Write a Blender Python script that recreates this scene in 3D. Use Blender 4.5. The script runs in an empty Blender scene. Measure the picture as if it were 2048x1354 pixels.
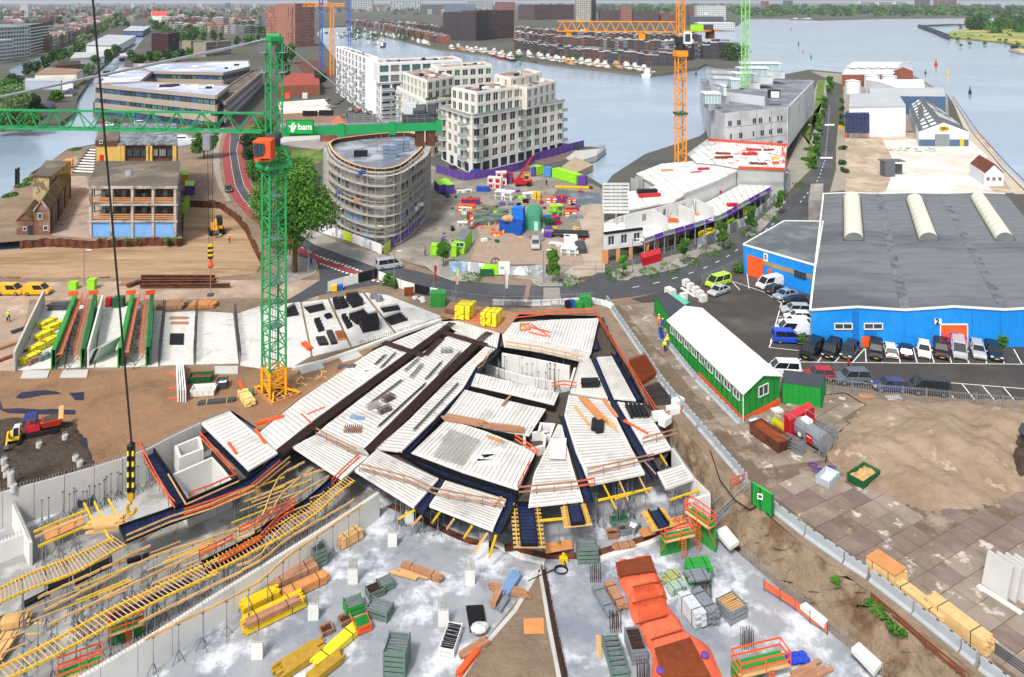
import bpy, math, random
import numpy as np
from mathutils import Vector, Matrix
from mathutils.geometry import tessellate_polygon
random.seed(7)
ru=random.uniform;rr=random.random;rc=random.choice;rn=range;en=enumerate;from math import cos,sin,atan2 as at2
U=lambda z:V((0,0,z));pairs=lambda q:q if not q or hasattr(q[0],'__len__') else list(zip(q[::2],q[1::2]));Q=lambda *q:pairs(q);O=lambda *q:V(q);nrm=lambda v:v.normalized();PM=(-1,1);SR='structure';SF='stuff';NB=dict(strap=0,bearers=0);BX=lambda *q,**k:B().box(*q,**k);BB=lambda *q,**k:B().beam(*q,**k);BR=lambda *q,**k:B().rod(*q,**k);BP=lambda *q,**k:B().prism(*q,**k);BL=lambda *q,**k:B().loft(*q,**k);pw=lambda a,*q:put('window',window_mesh(*a),*q,world=1);pm=lambda n,b,m,*a,**k:put(n,b.mesh(n,m),*a,**k);V=Vector;R=math.radians;PI=math.pi
S=bpy.context.scene;COL=S.collection
F,CX,HY,H=1500,1024,3,50.
cam=bpy.data.objects.new('camera',bpy.data.cameras.new('camera'));COL.objects.link(cam);S.camera=cam
cam.location=(0,0,H);cam.rotation_euler=(R(90),0,0)
cam.data.sensor_width=36;cam.data.lens=36*F/2048;cam.data.shift_y=-(677-HY)/2048
cam.data.clip_start=1;cam.data.clip_end=300000
SUN_EL,SUN_AZ=R(52),R(205)
w=bpy.data.worlds.new('World');S.world=w;w.use_nodes=True
nt=w.node_tree;bg=nt.nodes['Background']
sky=nt.nodes.new('ShaderNodeTexSky');sky.sky_type='NISHITA';sky.sun_disc=False
sky.sun_elevation=SUN_EL;sky.sun_rotation=SUN_AZ;sky.air_density=1.0;sky.dust_density=3.0;sky.ozone_density=1.5
hs=nt.nodes.new('ShaderNodeHueSaturation');hs.inputs['Saturation'].default_value=.4
nt.links.new(sky.outputs[0],hs.inputs['Color']);nt.links.new(hs.outputs[0],bg.inputs[0]);bg.inputs[1].default_value=.14
sun=bpy.data.objects.new('sun',bpy.data.lights.new('sun','SUN'));COL.objects.link(sun)
sun.data.energy=2.5;sun.data.angle=R(8);sun.data.color=(1,.95,.88)
sd=O(sin(SUN_AZ)*cos(SUN_EL),cos(SUN_AZ)*cos(SUN_EL),sin(SUN_EL))
sun.rotation_euler=sd.to_track_quat('Z','Y').to_euler();sun.location=sd*200
S.view_settings.view_transform='Standard';S.view_settings.look='None';S.view_settings.exposure=.52;S.view_settings.gamma=1
S.render.engine='CYCLES';S.cycles.max_bounces=5;S.cycles.diffuse_bounces=3;S.cycles.glossy_bounces=3;S.cycles.transmission_bounces=4;S.cycles.use_denoising=True
def P(x,y,z=0):
 d=F*(H-z)/(y-HY);return O((x-CX)/F*d,d,z)
def D(x,d,z=0):return O((x-CX)/F*d,d,z)
def ZAT(y,d):return H-(y-HY)*d/F
OX=(0,510,1020,1528);OY=(0,340,680,1009)
def K(r,c,*pts):return [(OX[c]+x/3.925,OY[r]+y/3.925)for x,y in pairs(pts)]
def KP(r,c,z,*pts):return [P(x,y,z)for x,y in K(r,c,*pts)]
def PP(z,*pts):return [P(x,y,z)for x,y in pairs(pts)]
def C(h):
 h=h.lstrip('#');o=[]
 for i in (0,2,4):
  u=int(h[i:i+2],16)/255;o.append(u/12.92 if u<=.04045 else ((u+.055)/1.055)**2.4)
 return (*o,1)
MATS={}
def M(name,c='#888888',r=.8,v=.12,s=.6,c2=None,s2=.15,lo=.5,hi=.6,c3=None,s3=1,lo3=.6,hi3=.65,bump=0,bs=8,metal=0,rnd=0,spec=.3,d2=6,stretch=None,brick=None,wave=None):
 if name in MATS:return MATS[name]
 m=bpy.data.materials.new(name);m.use_nodes=True;n=m.node_tree;p=n.nodes['Principled BSDF'];L=n.links.new
 p.inputs['Roughness'].default_value=r;p.inputs['Metallic'].default_value=metal;p.inputs['Specular IOR Level'].default_value=spec
 geo=n.nodes.new('ShaderNodeNewGeometry');pos=geo.outputs['Position']
 if stretch:
  mp=n.nodes.new('ShaderNodeMapping');mp.inputs['Scale'].default_value=stretch[:3]
  if len(stretch)>3:mp.inputs['Rotation'].default_value=(0,0,R(stretch[3]))
  L(pos,mp.inputs[0]);pos=mp.outputs[0]
 def noise(sc,det=5,ro=.6):
  t=n.nodes.new('ShaderNodeTexNoise');t.inputs['Scale'].default_value=sc;t.inputs['Detail'].default_value=det;t.inputs['Roughness'].default_value=ro;L(pos,t.inputs['Vector']);return t.outputs['Fac']
 def mix(f,a,b,t='MIX'):
  x=n.nodes.new('ShaderNodeMix');x.data_type='RGBA';x.blend_type=t
  for k,q in ((0,f),(6,a),(7,b)):
   if hasattr(q,'is_output'): L(q,x.inputs[k])
   else:x.inputs[k].default_value=q
  return x.outputs[2]
 def ramp(f,a,b):
  x=n.nodes.new('ShaderNodeMapRange');x.inputs[1].default_value=a;x.inputs[2].default_value=b;L(f,x.inputs[0]);return x.outputs[0]
 col=C(c)
 if brick:
  b=n.nodes.new('ShaderNodeTexBrick');b.inputs['Scale'].default_value=1;b.inputs['Brick Width'].default_value=brick[0];b.inputs['Row Height'].default_value=brick[1];b.inputs['Mortar Size'].default_value=brick[2]
  b.inputs['Color1'].default_value=col;b.inputs['Color2'].default_value=tuple(q*.8 for q in col[:3])+(1,);b.inputs['Mortar'].default_value=C(brick[3]);L(pos,b.inputs['Vector']);col=b.outputs['Color']
 if c2:col=mix(ramp(noise(s2,d2,.65),lo,hi),col,C(c2))
 if c3:col=mix(ramp(noise(s3,6,.7),lo3,hi3),col,C(c3))
 if v:
  k=n.nodes.new('ShaderNodeMapRange');k.inputs[1].default_value=.3;k.inputs[2].default_value=.7;k.inputs[3].default_value=1-v;k.inputs[4].default_value=1+v;L(noise(s,6,.65),k.inputs[0])
  g=n.nodes.new('ShaderNodeCombineColor')
  for i in rn(3): L(k.outputs[0],g.inputs[i])
  col=mix(1,col,g.outputs[0],'MULTIPLY')
 if rnd:
  oi=n.nodes.new('ShaderNodeObjectInfo');h=n.nodes.new('ShaderNodeHueSaturation')
  k=n.nodes.new('ShaderNodeMapRange');k.inputs[3].default_value=1-rnd;k.inputs[4].default_value=1+rnd;L(oi.outputs['Random'],k.inputs[0]);L(k.outputs[0],h.inputs['Value'])
  if hasattr(col,'is_output'): L(col,h.inputs['Color'])
  else:h.inputs['Color'].default_value=col
  col=h.outputs[0]
 if hasattr(col,'is_output'): L(col,p.inputs['Base Color'])
 else:p.inputs['Base Color'].default_value=col
 if bump or wave:
  bn=n.nodes.new('ShaderNodeBump');bn.inputs['Distance'].default_value=1;bn.inputs['Strength'].default_value=bump or wave[2]
  if wave:
   wv=n.nodes.new('ShaderNodeTexWave');wv.bands_direction=wave[0];wv.inputs['Scale'].default_value=wave[1];wv.inputs['Distortion'].default_value=wave[3]if len(wave)>3 else 0;L(pos,wv.inputs['Vector']);L(wv.outputs['Fac'],bn.inputs['Height'])
  else: L(noise(bs,8,.7),bn.inputs['Height'])
  L(bn.outputs[0],p.inputs['Normal'])
 MATS[name]=m;return m
def ccw(pts):
 a=sum(p[0]*q[1]-q[0]*p[1] for p,q in zip(pts,pts[1:]+pts[:1]));return list(pts)if a>0 else list(pts)[::-1]
class B:
 def __init__(s):s.v=[];s.f=[];s.m=[]
 def add(s,vs,fs,m=0):
  n=len(s.v);s.v.extend(tuple(q)for q in vs);s.f.extend([tuple(i+n for i in f)for f in fs]);s.m.extend([m]*len(fs));return s
 def quad(s,a,b,c,d,m=0):return s.add((a,b,c,d),((0,1,2,3),),m)
 def prism(s,pts,z0,z1,m=0,mt=None):
  pts=ccw([(p[0],p[1])for p in pts]);n=len(pts)
  s.add([(x,y,z0)for x,y in pts]+[(x,y,z1)for x,y in pts],[(i,(i+1)%n,(i+1)%n+n,i+n)for i in rn(n)]+[tuple(range(n-1,-1,-1))],m)
  return s.add([(x,y,z1)for x,y in pts],[tuple(range(n))],m if mt is None else mt)
 def loft(s,lo,hi,m=0,mt=None):
  n=len(lo);s.add(list(lo)+list(hi),[(i,(i+1)%n,(i+1)%n+n,i+n)for i in rn(n)],m)
  s.add(hi,[tuple(range(n))],m if mt is None else mt);return s.add(lo,[tuple(range(n-1,-1,-1))],m)
 def box(s,c,d,rz=0,m=0):
  x,y,z=d[0]/2,d[1]/2,d[2];k,q=cos(rz),sin(rz)
  vs=[(c[0]+a*k-b*q,c[1]+a*q+b*k,c[2]+e)for e in (0,z)for a,b in ((-x,-y),(x,-y),(x,y),(-x,y))]
  return s.add(vs,((3,2,1,0),(4,5,6,7),(0,1,5,4),(1,2,6,5),(2,3,7,6),(3,0,4,7)),m)
 def beam(s,a,b,w,h=None,m=0,caps=True):
  a=V(a);b=V(b);d=b-a
  if d.length<1e-6:return s
  d.normalize();u=d.cross(U(1))
  if u.length<.05:u=O(1,0,0)
  u.normalize();t=u.cross(d);u=u*w/2;t=t*(h or w)/2
  vs=[a-u-t,a+u-t,a+u+t,a-u+t,b-u-t,b+u-t,b+u+t,b-u+t]
  fs=[(0,1,5,4),(1,2,6,5),(2,3,7,6),(3,0,4,7)]
  if caps:fs+=[(3,2,1,0),(4,5,6,7)]
  return s.add(vs,fs,m)
 def rod(s,a,b,r,n=6,m=0,r2=None,caps=True):
  a=V(a);b=V(b);d=(b-a)
  if d.length<1e-6:return s
  d.normalize();u=d.orthogonal().normalized();t=d.cross(u);r2=r if r2 is None else r2
  ring=lambda c,q:[c+(u*cos(2*PI*i/n)+t*sin(2*PI*i/n))*q for i in rn(n)]
  fs=[(i,(i+1)%n,(i+1)%n+n,i+n)for i in rn(n)]
  if caps:fs+=[tuple(range(n-1,-1,-1)),tuple(range(n,2*n))]
  return s.add(ring(a,r)+ring(b,r2),fs,m)
 def path(s,pts,r,n=5,m=0):
  for a,b in zip(pts,pts[1:]):s.rod(a,b,r,n,m)
  return s
 def ball(s,c,r,m=0,nu=8,nv=5,sc=(1,1,1)):
  vs=[];fs=[]
  for j in rn(nv+1):
   t=PI*j/nv
   for i in rn(nu):vs.append((c[0]+r*sc[0]*sin(t)*cos(2*PI*i/nu),c[1]+r*sc[1]*sin(t)*sin(2*PI*i/nu),c[2]+r*sc[2]*cos(t)))
  for j in rn(nv):
   for i in rn(nu):fs.append((j*nu+i,(j+1)*nu+i,(j+1)*nu+(i+1)%nu,j*nu+(i+1)%nu))
  return s.add(vs,fs,m)
 def mesh(s,name,mats,org=U(0),smooth=False):
  me=bpy.data.meshes.new(name);me.from_pydata([(v[0]-org[0],v[1]-org[1],v[2]-org[2])for v in s.v],[],s.f)
  for q in (mats if isinstance(mats,(list,tuple))else [mats]):me.materials.append(q)
  if any(s.m):me.polygons.foreach_set('material_index',s.m)
  if smooth:me.polygons.foreach_set('use_smooth',[True]*len(s.f))
  me.update();return me
ORG={}
def tag(o,la=None,cat=None,group=None,kind=None):
 for k,q in (('label',la),('category',cat),('group',group),('kind',kind)):
  if q:o[k]=q
 return o
def T(name,la,cat,loc=(0,0,0),group=None,rz=0):
 o=bpy.data.objects.new(name,None);o.empty_display_size=.5;COL.objects.link(o);o.location=loc;o.rotation_euler[2]=rz;ORG[o]=V(loc);return tag(o,la,cat,group)
def put(name,me,parent=None,loc=(0,0,0),rz=0,sc=None,**k):
 o=bpy.data.objects.new(name,me);COL.objects.link(o)
 if parent is not None:o.parent=parent;ORG[o]=ORG[parent];o.location=V(loc)-(ORG[parent]if k.pop('world',0)else U(0))
 else:o.location=loc;ORG[o]=V(loc);k.pop('world',0)
 if hasattr(rz,'__len__'):o.rotation_euler=rz
 else:o.rotation_euler[2]=rz
 if sc:o.scale=sc if hasattr(sc,'__len__')else (sc,)*3
 return tag(o,**k)
def mk(name,b,mats,parent=None,org=None,smooth=False,la=None,cat=None,group=None,kind=None):
 if parent is not None:g=ORG[parent]
 else:
  if org is None:
   xs=[v[0] for v in b.v];ys=[v[1] for v in b.v];zs=[v[2] for v in b.v];org=((min(xs)+max(xs))/2,(min(ys)+max(ys))/2,min(zs))
   if kind:org=(0,0,0)
  g=V(org)
 o=bpy.data.objects.new(name,b.mesh(name,mats,g,smooth));COL.objects.link(o)
 if parent is not None:o.parent=parent;ORG[o]=g
 else:o.location=g;ORG[o]=g
 return tag(o,la,cat,group,kind)
def tree_copy(o,parent=None):
 c=o.copy();COL.objects.link(c)
 if parent is not None:c.parent=parent
 for ch in list(o.children):tree_copy(ch,c)
 return c
def dup(o,loc,rz=0,la=None,group=None,sc=None):
 c=tree_copy(o);c.location=loc;c.rotation_euler[2]=rz
 if sc:c.scale=sc if hasattr(sc,'__len__')else (sc,)*3
 return tag(c,la,None,group)
def place(o,loc,rz=0,sc=None):
 o.location=loc;o.rotation_euler[2]=rz
 if sc:o.scale=sc if hasattr(sc,'__len__')else (sc,)*3
 return o
def lerp(a,b,t):return a+(b-a)*t
def sheet(b,outer,holes=(),z=0,m=0):
 loops=[[O(p[0],p[1],0)for p in outer]]+[[O(p[0],p[1],0)for p in h] for h in holes]
 flat=[p for l in loops for p in l];tris=[]
 for t in tessellate_polygon(loops):
  a,c,d=(flat[i] for i in t);tris.append(tuple(t)if (c-a).cross(d-a).z>0 else tuple(t)[::-1])
 return b.add([(p.x,p.y,z)for p in flat],tris,m)
def flat(name,outer,z,mat,la=None,**k):
 b=B();sheet(b,outer,(),z);return mk(name,b,mat,kind=SR,**k)
def smooth_line(pts,n=6):
 pts=[V(p)for p in pts];out=[]
 for i in rn(len(pts)-1):
  p0=pts[max(i-1,0)];p1=pts[i];p2=pts[i+1];p3=pts[min(i+2,len(pts)-1)]
  for k in rn(n):
   t=k/n;out.append(.5*((2*p1)+(p2-p0)*t+(2*p0-5*p1+4*p2-p3)*t*t+(3*p1-p0-3*p2+p3)*t**3))
 return out+[pts[-1]]
def along(pts,step,off=0):
 out=[];acc=off
 for a,b in zip(pts,pts[1:]):
  a=V(a);b=V(b);l=(b-a).length
  while acc<=l:
   out.append((a.lerp(b,acc/l)if l else a,at2(b.y-a.y,b.x-a.x)));acc+=step
  acc-=l
 return out
def strip(b,pts,w,z=None,m=0,dash=None):
 segs=list(zip(pts,pts[1:]))
 if dash:
  q=along(pts,dash[0]+dash[1]);segs=[]
  for p,a in q:segs.append((p,p+O(cos(a),sin(a),0)*dash[0]))
 for a,c in segs:
  d=(V(c)-V(a));d.z=0
  if d.length<1e-6:continue
  d.normalize();nn=O(-d.y,d.x,0)*w/2
  za=a[2]if z is None else z;zc=c[2]if z is None else z
  b.quad((a[0]-nn.x,a[1]-nn.y,za),(c[0]-nn.x,c[1]-nn.y,zc),(c[0]+nn.x,c[1]+nn.y,zc),(a[0]+nn.x,a[1]+nn.y,za),m)
 return b
def ribbon(b,L,Rr,z,m=0):
 for i in rn(len(L)-1):b.quad((L[i][0],L[i][1],z),(Rr[i][0],Rr[i][1],z),(Rr[i+1][0],Rr[i+1][1],z),(L[i+1][0],L[i+1][1],z),m)
 return b
m_sand=M('site_sand','#7f6d5b',.95,.16,.35,'#907d69',.08,.45,.62,'#6f5e4e',.5,.58,.72,bump=.5,bs=1.3)
m_city=M('city_ground','#55544f',.95,.2,.02,'#474c3c',.01,.45,.6)
m_water=M('harbour_water','#8397ab',.16,.05,.02,'#95a7b8',.012,.45,.62,bump=.08,bs=.5,spec=.6)  # base colour lightened to carry part of the sky's reflection; water itself is darker
m_asph=M('asphalt','#46484c',.85,.12,.3,'#57575a',.06,.5,.7,'#48484a',.9,.6,.7,bump=.05,bs=6)
m_park=M('parking_asphalt','#423f3c',.85,.14,.3,'#5c5650',.08,.5,.66,'#3c3a38',.4,.58,.7,bump=.05,bs=6)
m_red=M('red_cycle_asphalt','#8f4240',.85,.1,.5)
m_mark=M('road_paint','#e6e6e2',.7,.1,2)
m_grav=M('gravel_pavement','#8b8780',.95,.2,2,'#a09a90',.3,.5,.6,bump=.3,bs=4)
m_kerb=M('kerb_stone','#a3a09a',.9,.1,1)
m_excav=M('excavated_sand','#a5896a',.95,.14,.2,'#8c7052',.12,.5,.62,'#b79c7c',.35,.56,.68,bump=.55,bs=.5,stretch=(.25,1.6,1,3))
m_floor=M('wet_concrete','#92959a',.4,.1,.7,'#c8ccd2',.22,.5,.6,'#7b828d',.16,.5,.6,bump=.04,bs=3)
m_floor2=M('damp_concrete','#8a8a86',.5,.08,.5,'#aaaba9',.2,.52,.6,'#7a7264',.14,.54,.66,bump=.04,bs=3)
CNC=M('pale_concrete','#b4b3af',.85,.08,.6,'#9f9d98',.3,.55,.7)
CNW=M('white_concrete','#cfcec9',.8,.06,.5,'#b7b5af',.4,.58,.7)
ERT=M('dark_earth','#5a4c40',.97,.25,.7,'#463a31',.25,.5,.62,bump=.9,bs=1.6)
m_brownsand=M('brown_sand','#8c6c50',.96,.12,.4,'#765a43',.15,.5,.66,'#9d7d60',.6,.6,.72,bump=.4,bs=1.5)
m_slope=M('trench_earth','#94826c',.97,.2,.5,'#6d543d',.15,.5,.6,'#a89a84',.4,.58,.7,bump=.8,bs=.9)
m_grass=M('grass_ground','#55702f',.95,.25,.8,'#76803f',.2,.5,.6,bump=.4,bs=4)
m_plate=M('concrete_plate','#8b7f73',.85,.14,.6,'#75675a',.11,.44,.58,'#b8afa4',.5,.57,.62,rnd=.05,bump=.1,bs=3)
m_steelplate=M('rusty_road_plate','#73625a',.75,.15,.5,'#7d6f63',.3,.48,.6,rnd=.05)
SHP=M('rusty_steel','#6b3f2a',.85,.25,.8,'#4c2c20',.7,.45,.6,bump=.3,bs=6)
m_quay=M('quay_wall','#6d665b',.9,.2,.5)
m_pave_white=M('yard_concrete','#c9bdb2',.9,.08,.3,'#dcd6cf',.06,.46,.56,'#b58f80',.14,.58,.68)
m_yard=M('old_yard_slabs','#a08f7c',.92,.12,.3,'#b9a892',.09,.46,.58,'#83786c',.2,.55,.66)
m_brickpave=M('brick_paving','#a8927f',.93,.1,.4,'#998576',.2,.5,.65,brick=(.8,.4,.05,'#8d7d70'))
m_greyyard=M('grey_yard','#7c766d',.93,.15,.3,'#958d80',.12,.48,.6,'#5d5750',.2,.57,.68)
FZ=-3.5
W_=lambda x,y:O(x,y,0)
pit=[W_(-90,20),W_(-90,74),P(0,985),P(270,908),P(400,845),P(461,820),P(525,862),P(600,798),P(745,698),P(880,640),P(1010,628),P(1200,632),P(1290,800),P(1345,838),P(1480,980),P(1600,1085),P(1760,1200),P(1960,1354),W_(50,38),W_(50,20)]
dig=PP(0,-60,490,40,482,100,478,185,482,300,476,364,477,366,400,440,404,470,425,492,450,512,492,528,520,515,545,440,554,200,556,0,556,-60,560)
land=[W_(-500,-80),W_(-420,170)]+PP(0,-40,405,0,398,38,383,62,345,105,320,135,298,190,288,290,288,352,294,395,286,402,266,352,256,215,252,186,224,186,205,212,172,240,142,262,108,283,82,296,62,305,50,290,49,270,62,244,90,222,118,196,140,180,160,155,195,150,225,120,245,60,252,0,255,-40,258)+[W_(-420,340),W_(-2600,900),W_(-14000,16000),W_(14000,30000)]+PP(0,2500,33.5,2048,34.5,1750,37,1640,40,1600,37,1490,37,1475,50,1440,60,1385,58,1395,78,1440,96,1476,116,1480,131,1440,134,1412,127,1396,135,1330,146,1300,149,1200,138,1100,127,1000,111,880,98,760,70,690,52,640,54,632,66,655,98,690,140,760,170,1000,240,1125,286,1170,293,1212,296,1192,312,1150,325,1172,350,1208,372,1225,350,1290,308,1400,272,1440,240,1560,150,1620,139,1690,146,1700,138,1825,150,1895,190,1945,262,2010,335,2070,388,2150,470)+[W_(420,-80)]
b=B();sheet(b,land,[pit,dig],0)
for l in (land,):
 pts=ccw(l)
 for p,q in zip(pts,pts[1:]+pts[:1]):
  b.quad((p[0],p[1],-4),(q[0],q[1],-4),(q[0],q[1],0),(p[0],p[1],0),1)
mk('ground',b,[m_city,m_quay],kind=SR)
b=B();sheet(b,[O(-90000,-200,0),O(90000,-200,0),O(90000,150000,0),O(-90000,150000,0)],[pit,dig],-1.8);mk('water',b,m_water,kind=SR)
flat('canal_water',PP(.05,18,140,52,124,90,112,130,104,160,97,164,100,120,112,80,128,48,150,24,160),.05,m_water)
isl=PP(.4,1888,68,1905,62,1960,56,2060,50,2200,62,2200,110,2048,92,2010,84,1950,78,1905,74)
mk('reed_island',BP(isl,-3,.4,0),M('reed_bank','#7a8a45',.95,.25,.03,'#a8965c',.01,.48,.56),kind=SR)
site=[W_(-300,-20),W_(-300,180)]+PP(0,0,400,62,350,135,300,190,290,350,296,398,288,404,262,352,258,420,240,470,225,500,240,470,290,500,360,620,450,800,520,880,548,980,552,1060,550,1160,560,1220,560,1330,575,1620,690,1660,760,2048,800,2150,810)+[W_(200,-20)]
b=B();sheet(b,site,[pit,dig],.02);mk('site_ground',b,m_sand,kind=SR)
flat('excavated_bed',dig,-1.6,m_excav)
fl=[W_(-90,20),W_(-90,90)]+PP(FZ,0,1000,265,930,470,850)+[P(745,690),P(880,640),P(1010,628),P(1200,632),P(1295,830,-1)]+PP(FZ,1430,1062,1480,1108,1570,1185,1765,1354)+[W_(38,30),W_(36,20)]
flat('basement_floor',fl,FZ,m_floor)
flat('damp_floor',PP(FZ+.02,0,1080,270,960,480,860,760,990,640,1078,240,1300,120,1365,-60,1400),FZ+.02,m_floor2)
top=[P(1290,800),P(1345,838),P(1410,905),P(1480,980),P(1540,1035),P(1600,1085),P(1680,1142),P(1760,1200),P(1860,1275),P(1960,1354),W_(50,38),W_(50,20)]
bot=[P(1300,850,FZ),P(1340,900,FZ),P(1392,1000,FZ),P(1426,1054,FZ),P(1452,1085,FZ),P(1482,1108,FZ),P(1525,1146,FZ),P(1568,1183,FZ),P(1660,1262,FZ),P(1765,1354,FZ),W_(36,30),W_(34,20)]
NS=9;sub=lambda q:[a.lerp(c,k/8)for a,c in zip(q,q[1:])for k in rn(8)]+[q[-1]];tl=sub(top);bl=sub(bot);b=B();vs=[]
for i,(t,q)in en(zip(tl,bl)):
 for k in rn(NS+1):
  f=k/NS;e=f*f*(3-2*f);p=lerp(O(t.x,t.y,0),O(q.x,q.y,0),f);j=0 if k in(0,NS)else 1
  vs.append((p.x+ru(-.25,.25)*j,p.y+ru(-.25,.25)*j,lerp(0,FZ,e)+ru(-.22,.22)*j))
b.add(vs,[(i*(NS+1)+k,(i+1)*(NS+1)+k,(i+1)*(NS+1)+k+1,i*(NS+1)+k+1)for i in rn(len(tl)-1)for k in rn(NS)]);mk('trench_slope',b,m_slope,smooth=1,kind=SR)
def corrugated(name,pts,z0,z1,mat,la,cat,pitch=.8,depth=.35,jit=0,thick=.04):
 b=B();q=along(pts,pitch/2);line=[]
 for i,(p,a)in en(q):
  o=depth/2*(1 if (i//2)%2 else -1);line.append(O(p.x-sin(a)*o,p.y+cos(a)*o,0))
 t=0
 for i,(p,c)in en(zip(line,line[1:])):
  if i%4==0:t=ru(-jit,jit)
  b.beam((p.x,p.y,(z0+z1+t)/2),(c.x,c.y,(z0+z1+t)/2),thick,z1-z0+t)
 return mk(name,b,mat,la=la,cat=cat)
dg=[p.copy()for p in dig]
corrugated('sheet_pile_wall',dg[1:6],-1.7,.1,SHP,'rusty sheet pile wall along far edge of sand excavation','sheet piles',.9,.35,.25)
corrugated('sheet_pile_wall',dg[6:13],-1.7,.1,SHP,'rusty sheet pile wall curving round excavator beside road','sheet piles',.9,.35,.3)
corrugated('sheet_pile_wall',dg[13:],-1.7,.05,SHP,'rusty sheet pile wall along near edge of sand excavation','sheet piles',.9,.35,.2)
corrugated('sheet_pile_wall',dg[5:7],-1.7,.1,SHP,'rusty sheet pile wall under right side of gutted concrete frame','sheet piles',.9,.35,.3)
flat('brown_sand',PP(.05,0,742,480,736,600,730,720,690,745,700,600,800,522,862,461,818,400,843,270,905,190,928,150,850,60,830,0,840),.05,m_brownsand)
def lumpy(name,outer,z,amp,mat,n=40,kind=SR,fn=None):
 xs=[p.x for p in outer];ys=[p.y for p in outer];b=B();vs=[];ok=[]
 def inside(x,y):
  c=False
  for p,q in zip(outer,outer[1:]+outer[:1]):
   if (p.y>y)!=(q.y>y)and x<(q.x-p.x)*(y-p.y)/(q.y-p.y)+p.x:c=not c
  return c
 X=np.linspace(min(xs),max(xs),n+1);Y=np.linspace(min(ys),max(ys),n+1)
 cx=sum(xs)/len(xs);cy=sum(ys)/len(ys)
 for y in Y:
  for x in X:
   i=inside(x,y);ok.append(i);vs.append((x+ru(-.2,.2)*(X[1]-X[0]),y+ru(-.2,.2)*(Y[1]-Y[0]),(z+rr()*amp+(fn(x,y)if fn else 0))if i else 0))
 fs=[]
 for j in rn(n):
  for i in rn(n):
   a=j*(n+1)+i;f=(a,a+1,a+n+2,a+n+1)
   if sum(ok[k] for k in f)>=2:fs.append(f)
 b.add(vs,fs);return mk(name,b,mat,smooth=1,kind=kind)
lumpy('dark_earth',PP(0,-80,858,20,838,100,842,150,850,168,890,188,930,120,952,0,985,-80,1000),.12,.25,ERT,46)
Lf=smooth_line(PP(0,485,225,452,270,450,340,470,400,545,470,640,535,755,561,860,585,1000,607,1180,602,1330,582,1450,540,1540,478,1648,395,1666,300,1669,210,1670,170))
Rt=smooth_line(PP(0,520,225,486,270,492,340,515,395,590,458,700,510,800,535,930,562,1090,572,1240,560,1350,535,1440,500,1525,438,1620,358,1641,280,1652,205,1654,170))
b=B();ribbon(b,Lf,Rt,.06);mk('road',b,m_asph,kind=SR)
flat('road_mouth',PP(.055,540,606,575,600,600,585,640,560,636,530,700,545,760,556,760,568,690,580,640,590,600,604,560,618),.055,m_asph)
flat('gate_mouth',PP(.056,1150,574,1195,545,1215,545,1240,566,1200,580),.056,m_asph)
def redlane(pts0,pts1,z=.075):
 b=B();ribbon(b,PP(z,*pts0),PP(z,*pts1),z);return mk('cycle_lane',b,m_red,kind=SR)
redlane(Q(480,228,460,245,452,270,444,300,447,340,452,372,470,402,500,436,545,470,590,502,640,528,700,548,745,560,800,570,850,582),Q(488,228,470,247,461,270,458,300,463,340,470,372,484,398,515,430,555,460,600,492,650,518,705,537,750,550,806,563,856,576))
redlane(Q(513,228,492,245,480,270,474,300,482,340,489,370,506,396,535,428,580,459,614,478,650,494,700,513,755,532),Q(521,228,498,245,488,270,485,300,494,340,502,370,517,394,547,425,592,455,620,468,655,482,705,502,757,520))
b=B()
for pl,ds in ((Q(461,270,459,300,464,340,471,372,486,398,516,430),(1,.9)),(Q(480,270,473,300,480,340,488,370,505,396),(1,.9)),(Q(600,493,650,519,705,538,750,551),(1.6,1.6)),(Q(614,479,650,495,700,514,755,533),(1.6,1.6)),(Q(1265,575,1330,562,1400,540,1450,516,1500,482,1550,445),(1.4,3)),(Q(1600,405,1636,360,1650,320,1655,270,1659,210),(2,3))):
 strip(b,PP(.09,*pl),.16,.09,0,ds)
for pl in (Q(640,513,690,530,745,551,800,565,852,580),Q(640,527,690,545,745,560,800,573)):
 strip(b,PP(.09,*pl),.5,.09,0,(.55,.55))
for y in (248,314):
 b.quad(P(1650 if y<300 else 1641,y,.092),P(1669 if y<300 else 1665,y,.092),P(1669 if y<300 else 1665,y+3,.092),P(1649 if y<300 else 1640,y+3,.092))
for p in ((1390,548),(1408,551)):
 b.quad(*PP(.092,(p[0]-30,p[1]+28),(p[0]-26,p[1]+26),(p[0]+2,p[1]+44),(p[0]-2,p[1]+46)))
mk('road_marking',b,m_mark,kind=SR)
m_pave=M('brick_crossing','#8c7468',.9,.2,1)
flat('brick_crossing',PP(.08,1055,560,1063,560,1056,600,1047,600),.08,m_pave)
flat('slab_crossing',PP(.081,1087,575,1119,575,1122,602,1087,602),.081,M('crossing_slabs','#a9a39a',.9,.15,1,brick=(.8,.3,.08,'#7d776e')))
def pavement(name,pts,mat=m_grav,z=.13):
 w=PP(0,*pts);b=B();b.prism(w,0,z,1);c=sum(w,U(0))/len(w)
 inn=[p+nrm(c-p)*.28 for p in w];sheet(b,inn,(),z+.012,0);return mk(name,b,[mat,m_kerb],kind=SR)
pavement('pavement',Q(846,528,868,545,882,554,905,562,938,563,957,556,948,548,930,541,880,535))
pavement('pavement',Q(1030,556,1062,558,1066,566,1080,573,1142,572,1156,566,1160,552,1140,548,1060,546))
pavement('pavement',Q(1222,545,1226,553,1236,561,1256,561,1270,553,1300,550,1372,533,1388,522,1400,508,1452,497,1460,488,1457,480,1400,498,1300,524,1230,540))
pavement('pavement',Q(1490,470,1494,474,1512,471,1530,455,1560,420,1572,404,1560,402,1520,440))
pavement('pavement',Q(588,462,630,490,700,516,757,537,800,528,770,510,700,495,640,468,604,448))
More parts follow.
